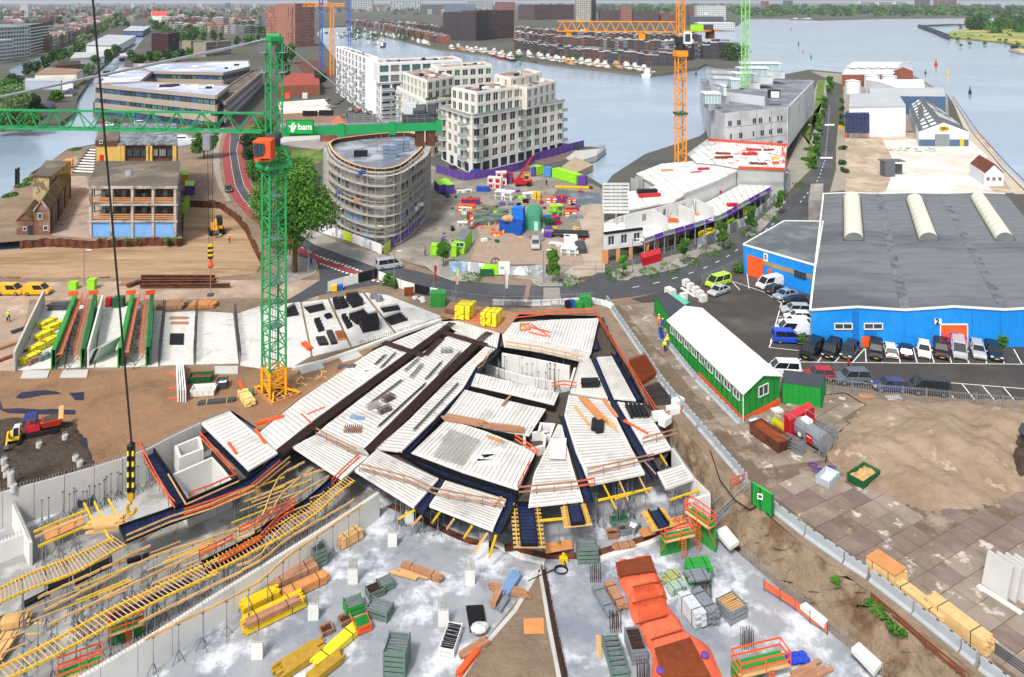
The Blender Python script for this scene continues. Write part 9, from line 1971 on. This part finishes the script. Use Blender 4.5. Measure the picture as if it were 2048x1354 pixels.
def farblock(la,basepx,ytop,depth,wall,cols,rows,roof=RFG,name='apartment_block',cat='apartment block',winm=(GLS,GLB),frame=FRD,ww=.55,hh=.55,skip=.05,turn=0,band=None):
 a,c=P(*basepx[0]),P(*basepx[1]);h=ZAT(ytop,a.y);d=nrm(c-a);n=O(-d.y,d.x,0);rt=Matrix.Rotation(turn,3,'Z');back=rt@(n*depth);t=T(name,la,cat,(a+c)/2);w=[a,c,c+back,a+back];core(t,w,0,h,wall,roof);L=(c-a).length;rz=at2(d.y,d.x);cw=L/cols;fh=h/rows
 mw=window_mesh(cw*ww,fh*hh,0,frame,winm[0],cw*.06);mw2=window_mesh(cw*ww,fh*hh,0,frame,winm[-1],cw*.06)
 for r in rn(rows):
  if band:mk('floor_band',BB(a+U(r*fh+.3)-n*.1,c+U(r*fh+.3)-n*.1,.3,fh*.35),band,t)
  for k in rn(cols):
   if rr()<skip:continue
   put('window',rc((mw,mw2)),t,a+d*cw*(k+.5)-n*.06+U(r*fh+fh*.25),rz,world=1)
 e=w[1:3];dd=(e[1]-e[0]);m=max(1,int(dd.length/cw));r2=at2(dd.y,dd.x)
 if abs(turn)<1.2 and a.x<0:
  for r in rn(rows):
   for k in rn(m):put('window',rc((mw,mw2)),t,e[0]+dd*((k+.5)/m)+O(.06,0,r*fh+fh*.25),r2,world=1)
 if a.x>0 or turn>.1:
  e=(w[3],w[0]);dd=e[1]-e[0];r2=at2(dd.y,dd.x)
  for r in rn(rows):
   for k in rn(m):put('window',rc((mw,mw2)),t,e[0]+dd*((k+.5)/m)+O(-.06,0,r*fh+fh*.25),r2,world=1)
 parapet(t,w,h,.6,.4,wall);return t
m_bt=M('brick_tower','#96695c',.85,.1,.1);DBK=M('dark_brick','#473b3c',.85,.15,.1);DB2=M('dark_brown_brick','#5a4440',.85,.15,.1);m_bg=M('beige_tower','#a9a594',.8,.06,.1);m_gw=M('greenish_white','#a9bdb8',.6,.08,.1);WG=M('white_block','#cfd2d0',.7,.06,.1)
farblock('tall red brown brick tower with irregular windows, left half',((532,92),(584,95)),14,22,m_bt,12,13,ww=.3,hh=.6,skip=.3,name='brick_tower',cat='tower');farblock('tall red brown brick tower with irregular windows, right half',((590,95),(629,92)),8,26,m_bt,10,14,ww=.3,hh=.6,skip=.3,name='brick_tower',cat='tower')
b=B();p=P(587,94);b.box(p,(2.4,6,ZAT(9,p.y)),0);mk('stair_tower',b,M('pale_glass_strip','#aeb9bb',.3,.1,.2),la='pale glazed strip between two brick tower halves',cat='tower')
farblock('dark scaffolded brick block on far quay, left part',((886,80),(952,82)),25,30,DBK,20,9,RFG,ww=.6,hh=.5,skip=.2);farblock('dark scaffolded brick block on far quay, right part',((955,80),(1028,76)),22,30,DB2,22,9,RFG,ww=.6,hh=.5,skip=.2)
farblock('beige tall tower at top behind far row houses',((1152,44),(1182,44)),-3,26,m_bg,8,12,ww=.5,hh=.5);farblock('dark companion tower right of beige one',((1184,44),(1192,43)),0,26,DBK,3,12)
t=farblock('dark barn like hall with white roof on far bank',((1068,40),(1148,38)),10,60,DB2,14,3,SHR,'hall','hall',skip=.7)
for i,(x0,x1,yb,yt,m,cl,rw,lab)in en(((1200,1240,44,20,DB2,12,7,'brown brick flats right of beige tower, first'),(1242,1264,46,12,m_bt,6,9,'tall red brick flats right of beige tower'),(1266,1318,46,24,DB2,16,7,'brown brick flats with white roof, right of tall one'),(1322,1356,46,28,RB,8,6,'red house block left of orange crane'),(1378,1400,40,14,RB,5,7,'red brick house left of white far flats'),(1394,1452,42,12,WG,16,7,'white stepped flats at far harbour point'),(1380,1448,52,34,FIB,16,4,'grey flats below white far flats'),(1396,1470,60,46,WG,16,3,'low white quay block at harbour point'),(885,950,24,8,M('blue_grey_block','#6c7c8e',.7,.1,.1),14,4,'blue grey angular block at top centre'),(935,985,22,2,M('grey_slant','#9aa0a4',.7,.1,.1),12,5,'pale slanted block at top centre'),(990,1030,26,4,RB,8,5,'red block right of slanted one at top'),(840,884,28,10,FIB,8,4,'dark grey flats at top left of centre'),(780,840,20,2,M('pale_tower','#a7adb0',.7,.1,.1),10,5,'pale slab flats at top left of centre'),(655,700,20,-2,FIB,10,5,'grey green slab behind marina'),(700,745,22,0,M('pale_tower'),9,5,'pale green slab beside grey one'))):
 farblock(lab,((x0,yb),(x1,yb)),yt,30,m,cl,rw,SHR if i%2 else RFG)
farblock('glass fronted flats with pale balconies at far left, lower wing',((-20,128),(28,122)),84,40,m_gw,10,6,band=WG,winm=(GL2,GL3));farblock('tall glass fronted flats with pale balconies at far left',((-10,120),(60,112)),56,40,m_gw,12,8,band=WG,winm=(GL2,GLS));farblock('dark flats with white floor bands beside glass ones',((60,108),(98,98)),51,45,DBK,9,9,band=WG,winm=(GLS,GLB))
for lab,q,z,wl,rf in (('white hall with brown roof by houseboats',Q(70,150,153,148,166,140,95,136),7,M('cream_hall','#cfc9b8',.8,.05,.3),M('brown_flat_roof','#8a7260',.9,.15,.2)),('pale blue shed before white hall',Q(50,163,122,163,124,158,52,158),4.5,M('pale_blue_wall','#a5adc2',.7,.05),SHG),('low pale shed beside pale blue one',Q(124,166,146,166,148,158,126,158),4,WG,SHG),('white house with grey roof by bridge',Q(140,118,208,114,210,104,150,106),5,WG,SHG),('long white warehouse on canal island, near',Q(172,90,236,92,272,72,215,70),7,WG,SHG),('long white warehouse on canal island, far',Q(246,62,286,62,300,54,262,52),7,m_shb,SHG),('brown roofless hall behind white one',Q(112,134,162,130,160,122,120,124),5,RB,RST)):shed(lab,q,z,wl,rf,0)
farblock('dark brown windowless theatre box beside canal',((303,103),(337,103)),68,24,M('dark_brown_cladding','#3a2224',.8,.15,.3),1,1,name='theatre',cat='theatre',skip=1)
for i,(x0,x1,yb,yt)in en(((382,412,112,83),(412,432,114,86),(434,462,112,84))):farblock('angled grey brown flats above office, '+('left','middle','right')[i]+' part',((x0,yb),(x1,yb-2)),yt,14,M('grey_brown','#8a8074',.8,.1,.2),8,4,band=M('grey_brown'))
t=shed('white church like hall with bright red roof in far city',Q(304,32,334,32,336,22,302,22),11,WG,M('bright_red_roof','#c8453a',.8,.08,.1),7,1,name='church',cat='church')
mk('bridge',BP(PP(2.5,228,108,262,104,268,110,236,114),1.2,2.2).prism(PP(0,240,113,250,112,250,110,240,111),-2,1.3),CNC,la='low concrete bridge over narrow canal',cat='bridge')
def hull(b,L,W,Hh,z=0,m=0):
 lo=[(-L/2,-W*.38,z),(L*.3,-W*.38,z),(L*.46,0,z),(L*.3,W*.38,z),(-L/2,W*.38,z)];hi=[(-L/2,-W/2,z+Hh),(L*.3,-W/2,z+Hh),(L/2,0,z+Hh*1.25),(L*.3,W/2,z+Hh),(-L/2,W/2,z+Hh)];b.loft(lo,hi,m)
def houseboat(la,px,to,L,W,roof,wall,group=None):
 o=P(*px,-1.8);t=T('houseboat',la,'houseboat',o,group,yaw(px,to,-1.8));pm('hull',BX((0,0,-.3),(L,W,1.3)),DRK,t);pm('cabin',BX((0,0,1),(L*.86,W*.86,2.4)),wall,t);pm('roof',BL([(-L*.46,-W*.48,3.4),(L*.46,-W*.48,3.4),(L*.46,W*.48,3.4),(-L*.46,W*.48,3.4)],[(-L*.46,-.1,4.6),(L*.46,-.1,4.6),(L*.46,.1,4.6),(-L*.46,.1,4.6)]),roof,t)
 for k in rn(6):
  for s in PM:put('window',window_mesh(1.1,1.3,0,FRM,GLS),t,((k-2.5)*L*.14,s*W*.44,1.6),0 if s<0 else PI)
 return t
m_slate=M('slate_roof','#474d5e',.7,.12,.5)
for px,to,L_,lab,wl in (((138,196),(152,184),17,'white gabled houseboat farthest up canal',WG),((112,206),(130,196),17,'dark roofed houseboat mid row',RB),((92,226),(112,212),19,'dark roofed houseboat behind crane jib',m_shb),((70,246),(90,236),16,'low pale houseboat nearest, under jib',WG)):houseboat(lab,px,to,L_,5.5,m_slate,wl)
t=T('motor_yacht','white motor yacht moored behind old factory','boat',P(370,286,-1.8),None,.2);b=B();hull(b,11,3.6,1.5);pm('hull',b,WHT,t);pm('cabin',BL([(-4,-1.4,1.5),(1.5,-1.3,1.5),(1.5,1.3,1.5),(-4,1.4,1.5)],[(-3.6,-1.1,2.9),(.4,-1,2.9),(.4,1,2.9),(-3.6,1.1,2.9)]),WHT,t);pm('cabin_window',BX((-1.5,-1.3,2),(4,.1,.5)),GLS,t)
def ship(kind,hm,cm,L,W,la,px,to,group,name='moored_boat',accent=None):
 o=P(*px,-1.8);t=T(name,la,'boat',o,group,yaw(px,to,-1.8));b=B();hull(b,L,W,1.8);pm('hull',b,hm,t);pm('deck',BX((-L*.02,0,1.81),(L*.84,W*.8,.12)),WD2,t)
 b=B();b.box((-L*.28,0,1.9),(L*.24,W*.6,2.2));b.box((-L*.26,0,4.1),(L*.12,W*.4,1.6))if kind!='barge' else b.box((-L*.05,0,1.9),(L*.3,W*.5,1));pm('wheelhouse',b,cm,t);pm('window',BX((-L*.28,-W*.31,2.8),(L*.2,.08,.6)).box((-L*.15,0,2.9),(.1,W*.5,.6)),GLS,t)
 if kind!='barge':
  pm('mast',BR((L*.12,0,1.8),(L*.12,0,10 if kind=='sail' else 7),.14,5).rod((L*.12,0,3.2),(-L*.1,0,3.4),.1,4),WD2,t)
 pm('hatch',BX((L*.05,0,1.9),(L*.22,W*.5,.9)),accent or cm,t);return t
NVH=M('hull_navy','#1a2236',.5,.1,.5);HLB=M('hull_black','#17191c',.5,.1,.5);m_hullr=M('hull_red','#8c3028',.5,.1,.5);HLW=M('hull_white','#d2d4d3',.5,.05,.5);m_hullbl=M('hull_blue','#1f56b0',.5,.08,.5)
row=Q(905,101,925,103,945,107,965,108,985,112,1003,117,1022,121,1040,113,1062,118,1085,121,1104,125,1120,127,1140,131,1160,131,1178,134,1196,137,1212,139,1238,139,1258,142,1278,145,1300,151)
HM=[HLB,HLW,NVH,HLB,m_hullr,m_hullr,NVH,HLB,HLB,NVH,HLB,HLB,HLW,NVH,NVH,WD2,HLW,HLW,m_hullbl,WD2,HLW]
nm={id(HLB):'black',id(HLW):'white',id(NVH):'navy',id(m_hullr):'red',id(WD2):'brown',id(m_hullbl):'bright blue'}
_on='first second third fourth fifth sixth seventh eighth ninth tenth eleventh twelfth thirteenth fourteenth fifteenth sixteenth seventeenth eighteenth nineteenth twentieth'.split();_tens='twenty thirty forty fifty sixty seventy eighty ninety'.split()
OR=_on+['last']
for i,((x,y),h)in en(zip(row,HM)):
 L_=30 if i<14 else 24;ship(('cargo','barge','sail')[i%3],h,HLW if h is not HLW or i in(16,20)else WOD,L_,7,nm[id(h)]+' hulled boat at far quay, '+OR[i]+' in row from left',(x,y),(x+18,y+7)if i<20 else (x+20,y-8),'boats moored along far quay','moored_boat',None)
for i in rn(22):
 f=(i+.5)/22*19.9;(x,y),(u,v)=row[int(f)],row[int(f)+1];x,y=lerp(x,u,f%1)+4,lerp(y,v,f%1)-ru(1,4);ship(('sail','cargo')[i%2],rc((HLB,NVH,HLB,HLW)),HLW,20,5.5,'boat squeezed in close to far quay between larger ones',(x,y),(x+18,y+6),'boats close to far quay')
for i in rn(46):
 f=rr();x=lerp(636,800,f)+ru(-8,8);y=lerp(62,104,f)+ru(-10,4)if i<34 else lerp(58,76,f);
 if i%2==0:x=lerp(690,885,f);y=lerp(56,96,f)+ru(-2,2)
 ship(('sail','cargo')[i%2],rc((HLW,HLW,NVH,HLB)),HLW,15,4.2,'small boat with mast in crowded marina behind white flats',(x,y),(x+16,y+rc((4,-4))),'boats in the marina','marina_boat')
ship('cargo',m_hullr,HLW,60,14,'red and white ship at far shore, left of dark one',(1602,40),(1640,40),None,'ship',HLW);ship('cargo',HLB,HLW,90,16,'long dark ship at far shore',(1632,40),(1680,40),None,'ship',NVH)
t=T('barge','long pale barge loaded with sand entering at right edge','barge',P(2040,106,-1.8),None,yaw((2002,96),(2090,122),-1.8));b=B();hull(b,70,9,2);pm('hull',b,HLW,t);pm('load',BX((0,0,2),(42,7,1.2)),WOD,t);pm('wheelhouse',BX((-28,0,2),(6,6,4)),NVH,t)
def pier(la,pts,w,h):
 q=PP(0,*pts);t=T('breakwater',la,'breakwater',q[0]);
 for a,c in zip(q,q[1:]):mk('pier_deck',BB(a+U(h/2-1),c+U(h/2-1),w,h),DST,t)
 for p,a in along(q,14):mk('pile',BR(p+U(-2),p+U(h+.5),.8,6),DRK,t)
pier('dark timber breakwater before reed island, long arm',Q(1840,53,1900,50,1960,50),3,3);pier('dark timber breakwater before reed island, near arm',Q(1838,53,1870,64,1898,76),5,4)
for i,(x,y,m,s,lab)in en(((1622,116,GRN,3.2,'green buoy nearest in fairway'),(1597,90,DGN,3.2,'green buoy second in fairway'),(1582,60,DGN,3,'dark green buoy far out'),(1574,48,DGN,2.6,'dark green buoy farthest out'),(1872,132,RED,4,'red buoy off the pier'),(1895,150,YEL,3.2,'yellow buoy off pier'),(1940,188,DRK,3,'dark slim buoy near quay'),(1851,148,DRK,2.2,'small dark marker left of yellow buoy'),(1606,105,DRK,1.8,'tiny dark marker between green buoys'),(1392,150,DRK,2.4,'slim marker in inner harbour'))):
 o=P(x,y,-1.8);t=T('buoy',lab,'buoy',o);mk('float',BR(o,o+U(s*.5),s*.28,10),m,t);mk('topmark',BR(o+U(s*.5),o+U(s*1.3),s*.2,8,r2=s*.04).ball(o+U(s*1.4),s*.12,0,6,4),m,t)
def house_mesh(W,Dp,Hh,wall,roof,pitched,win,seed):
 g=random.Random(seed);b=B();b.prism([O(-W/2,0,0),O(W/2,0,0),O(W/2,Dp,0),O(-W/2,Dp,0)],0,Hh,0,1)
 if pitched:
  r=min(3,W*.45);b.add([(-W/2,0,Hh),(W/2,0,Hh),(0,0,Hh+r),(-W/2,Dp,Hh),(W/2,Dp,Hh),(0,Dp,Hh+r)],[(0,1,2),(4,3,5)],0);b.add([(-W/2-.1,-.2,Hh),(0,-.2,Hh+r+.1),(0,Dp,Hh+r+.1),(-W/2-.1,Dp,Hh)],[(0,1,2,3)],1);b.add([(W/2+.1,-.2,Hh),(0,-.2,Hh+r+.1),(0,Dp,Hh+r+.1),(W/2+.1,Dp,Hh)],[(0,1,2,3)],1)
 else:b.box((W*.1,Dp*.4,Hh),(W*.4,Dp*.3,1.6),0,1 if seed%2 else 0);b.beam((-W/2,.1,Hh+.2),(W/2,.1,Hh+.2),.25,.5,3)
 fl=max(2,int(Hh/3));n=max(2,int(W/2))
 for f in rn(fl):
  for k in rn(n):
   for y,s in ((-.04,1),(Dp+.04,-1)):x=-W/2+W*(k+.5)/n;b.box((x,y,f*Hh/fl+.9),(W/n*.55,.1,Hh/fl*.52),0,2)
 return b.mesh('house',[wall,roof,GLS,FRM if seed%3 else WG])
m_c1=M('far_wall_cream','#b3aa99',.9,.1,.05,rnd=.12);m_c2=M('far_wall_brown','#6e5a50',.9,.1,.05,rnd=.15);m_c3=M('far_wall_grey','#87858a',.9,.1,.05,rnd=.12);m_c4=M('far_wall_brick','#85594b',.9,.1,.05,rnd=.15);m_r1=M('far_roof_grey','#8b9097',.85,.1,.05,rnd=.18);m_r2=M('far_roof_red','#87655a',.9,.1,.05,rnd=.15);m_r3=M('far_roof_dark','#4a4d54',.85,.1,.05,rnd=.15);m_r4=M('far_roof_pale','#c0c3c6',.8,.06,.05,rnd=.1);m_d1=M('quay_house_dark','#4a4547',.85,.12,.1,rnd=.2);m_d2=M('quay_house_brown','#644a42',.85,.12,.1,rnd=.2)
hq=[house_mesh(6,12,9.5,m,r_,0,1,i)for i,(m,r_)in en(((m_d1,m_r1),(m_d2,m_r1),(m_d1,m_r3),(m_c3,m_r4),(m_d2,m_r4),(m_c4,m_r1)))]
def nth(k):
 k+=1
 k=min(k,99)
 if k<=20:return _on[k-1]
 return (_tens[k//10-2][:-1]+'ieth')if k%10==0 else _tens[k//10-2]+'-'+_on[k%10-1]
def rowof(pts,meshes,step,la,group,name='row_house',sc=(1,1,1),jit=.15):
 w=PP(0,*pts);q=along(w,max(step,sum((c-a).length for a,c in zip(w,w[1:]))/56))
 for k,(p,a)in en(q):
  o=put(name,rc(meshes),None,p,a,(sc[0],sc[1],sc[2]*ru(1-jit,1+jit)),la=la+', '+nth(k)+' from the left',cat='house',group=group)
rowof(Q(690,46,780,62,880,88),hq,6.2,'dark terraced quay house behind marina masts','row houses along marina quay')
rowof(Q(1030,98,1100,112,1180,124,1300,132,1345,132),hq[:3]+hq[:2],6.2,'dark terraced house right behind moored boats','row houses behind moored boats')
rowof(Q(1345,126,1400,118,1440,118,1470,116),hq[:4],6.6,'dark glassy house at tip of harbour island','houses on harbour island tip',sc=(1.05,1,1.35))
rowof(Q(1030,80,1120,88,1250,98,1340,102),hq,6.4,'row house in second line of harbour island','second line houses of harbour island')
rowof(Q(1030,66,1120,74,1250,82,1340,86,1400,84),hq,7,'row house in rear line of harbour island','rear line houses of harbour island')
rowof(Q(760,50,860,62,880,66),hq,8,'pale roofed house behind marina terrace','second line houses behind marina')
hc=[house_mesh(W_,D_,h_,wl,rf,pt,1,i+20)for i,(W_,D_,h_,wl,rf,pt)in en(((9,12,12,m_c1,m_r1,0),(10,12,13,m_c2,m_r2,1),(9,11,12,m_c3,m_r3,1),(12,12,12,m_c4,m_r2,1),(14,14,14,m_c1,m_r4,0),(10,12,13,m_c4,m_r3,1),(18,14,13,m_c3,m_r4,0)))]
m_leafs=[crown(170,lobes(5,.5,11,6,400+i),1.3,400+i,(LFD,LF,LFD,LFG)[i%4],'tree_crown')for i in rn(6)]
def ftree(p,s,la,group,name='tree'):return put(name,rc(m_leafs),None,p,rr()*6,(s,s,s*ru(.85,1.25)),la=la,cat='tree',group=group)
for pts,lab,st in ((Q(100,100,160,78,205,58),'old canal house in terrace behind glass flats',9.5),(Q(100,84,150,66,190,50,240,34),'old town house in second terrace from canal',10),(Q(340,62,400,64,470,68,520,66),'old town house above angled flats',11),(Q(330,52,420,50,520,52),'old town house in line above, right part',12)):
 rowof(pts,hc,st,lab,lab.replace('house','houses'),'town_house')
for pts,lab,st,s in ((Q(70,150,110,128,150,112,158,98),'dense dark tree on bank between two canals',6,.95),(Q(165,92,200,70,235,52,262,40,290,34),'dark tree in belt along canal warehouses',8,1),(Q(308,60,330,66,360,78,378,96),'tree behind theatre box',8,1.15),(Q(300,48,340,56,395,72,440,84),'tree in green belt above angled flats',9,1.1),(Q(440,92,480,94,520,80),'tree in green belt towards brick tower',8,1.1),(Q(395,102,400,86,380,76),'dark tree left of angled flats',7,1),(Q(470,60,520,66,528,80),'tree behind avenue near brick tower',9,1.25)):
 for p,a in along(PP(0,*pts),st*(1+P(*pts[-1]).y/500)):ftree(p+O(ru(-4,4),ru(-6,6),0),s*ru(.75,1.15),lab,lab.replace('tree','trees'))
def merge(name,items,mats):
 vs=[];fs=[];mi=[];n=0
 for me,p,a,sc in items:
  c=np.empty(len(me.vertices)*3);me.vertices.foreach_get('co',c);c=c.reshape(-1,3)*np.array(sc);k,q=cos(a),sin(a);vs.append(np.stack([c[:,0]*k-c[:,1]*q+p.x,c[:,0]*q+c[:,1]*k+p.y,c[:,2]+p.z],1))
  for f in me.polygons:fs.append([i+n for i in f.vertices]);mi.append(mats.index(me.materials[f.material_index]))
  n+=len(c)
 me=bpy.data.meshes.new(name);me.from_pydata(np.concatenate(vs).tolist(),[],fs)
 for m in mats:me.materials.append(m)
 me.polygons.foreach_set('material_index',mi);me.update();o=put(name,me,None,(0,0,0));o['kind']='stuff'
D_=[]
for i in rn(330):
 u=rr();y=14+44*u**1.7;x=ru(-20,520)if i%3 else ru(520,900)
 if x>520 and y>30:y=ru(13,26)
 if y>38 and 268<x<312:continue
 if y>52 and x>100:y=ru(16,46)
 D_.append((y,x))
D_.sort(reverse=True);mass=[]
for i,(y,x)in en(D_):
 me=rc(hc);sc=(1.25,1,ru(.85,1.35));a=ru(-.5,.5)
 if i<70:put('town_house',me,None,P(x,y),a,sc,la='small house standing apart among trees in old city at upper left',cat='house',group='single houses of old city')
 else:mass.append((me,P(x,y),a,sc))
mats=list({m.name:m for q in hc for m in q.materials}.values());merge('distant_houses',mass,mats);mass=[]
for i in rn(760):
 x=ru(-20,1000);y=12+46*rr()**1.7
 if x>520:y=ru(12,24)
 if y>34 and 255<x<320:continue
 s=ru(1,1.9)
 if y>44:ftree(P(x,y),s*.8,'round tree among nearer roofs of old city','trees among old city roofs')
 else:mass.append((rc(m_leafs),P(x,y),rr()*6,(s,s,s)))
merge('distant_trees',mass,list({m.name:m for q in m_leafs for m in q.materials}.values()))
for i,(x,y,h,m)in en(((40,30,40,WG),(150,16,38,M('pale_tower')),(190,14,36,M('blue_grey_block')),(262,16,30,WG),(300,15,42,M('pale_tower')),(395,18,34,WG),(450,17,40,FIB),(470,20,38,m_c1),(505,16,36,WG),(375,14,36,m_bg),(230,14,36,m_bg),(90,18,30,m_c3))):
 a=P(x,y);w_=28;b=B();b.prism([a,a+O(w_,0,0),a+O(w_,22,0),a+O(0,22,0)],0,h);
 for r_ in rn(int(h/4)):b.beam(a+O(1,-.1,2+r_*4),a+O(w_-1,-.1,2+r_*4),.3,1.6,1)
 mk('far_tower',b,[m,GLS],la='distant slab tower over old city, '+OR[i]+' of scattered twelve',cat='tower')
def wood(name,boxes,n,leaf,seed,mats):
 for k,m in en(mats):
  lob=[];g=random.Random(seed+k)
  for (x0,x1,y0,y1,h)in boxes:
   cnt=int((x1-x0)/7)
   for i in rn(cnt):
    x=g.uniform(x0,x1);y=g.uniform(y0,y1);p=P(x,y);s=h*g.uniform(.55,1.1);lob.append((p.x,p.y,s*.5,s*g.uniform(.5,.9),s*.6,s*.55))
  o=put(name,crown(n,lob,leaf,seed+k,m,name),None,(0,0,0));o['kind']='stuff'
wood('far_woods',[(1480,2080,26,33,20),(1480,2080,20,27,26),(1540,2080,15,22,30),(1180,1500,16,30,24),(1000,1480,12,18,30)],16000,6.5,500,[LFD,LF])
wood('island_trees',[(1946,1960,58,62,26),(1985,2080,55,68,16),(2000,2080,52,60,22),(1912,1945,56,60,7)],5000,2.2,510,[LFD,LF])
wood('reed_belt',[(1890,2080,68,92,2.5)],2500,1.2,520,[LFG])
for i,(x0,x1,yb,yt)in en(((1718,1752,17,3),(1755,1788,17,4),(1790,1815,17,3),(1838,1860,17,-4),(1876,1890,17,0),(1893,1914,17,-2),(1572,1586,17,1),(1528,1538,18,2))):
 a,c=P(x0,yb),P(x1,yb);h=ZAT(yt,a.y);b=B();b.prism([a,c,c+O(0,60,0),a+O(0,60,0)],0,h)
 for r_ in rn(7):b.beam(a+O(8,-1,h*(r_+.5)/7),c+O(-8,-1,h*(r_+.5)/7),2,h/16,1)
 mk('far_flats',b,[(WG,WG,WG,m_c2,m_c4,m_c4,FIB,m_c4)[i],GLS],la=('long white flats','second long white flats','third white flats','brown tower','slim brick tower','orange brick slab','grey tower left','small brick tower farthest left')[i]+' on horizon behind far woods',cat='flats')
wood('marina_trees',[(690,880,60,84,11),(780,860,20,30,14),(1180,1340,84,92,6),(1200,1330,120,126,6)],3000,1.2,530,[LFD])
wood('garden_trees',[(1030,1340,112,130,5),(1455,1476,118,122,14),(1380,1470,104,110,6)],1600,1.1,540,[LFD])
hz=B();hz.prism([O(-95000,-300,0),O(95000,-300,0),O(95000,160000,0),O(-95000,160000,0)],-8,85)
hm=bpy.data.materials.new('haze');hm.use_nodes=True;hn=hm.node_tree;hn.nodes.remove(hn.nodes['Principled BSDF']);pv=hn.nodes.new('ShaderNodeVolumePrincipled');pv.inputs['Color'].default_value=(.86,.91,1,1);pv.inputs['Density'].default_value=.00006;pv.inputs['Anisotropy'].default_value=.2;hn.links.new(pv.outputs[0],hn.nodes['Material Output'].inputs['Volume'])
mk('haze',hz,hm,kind=SF)
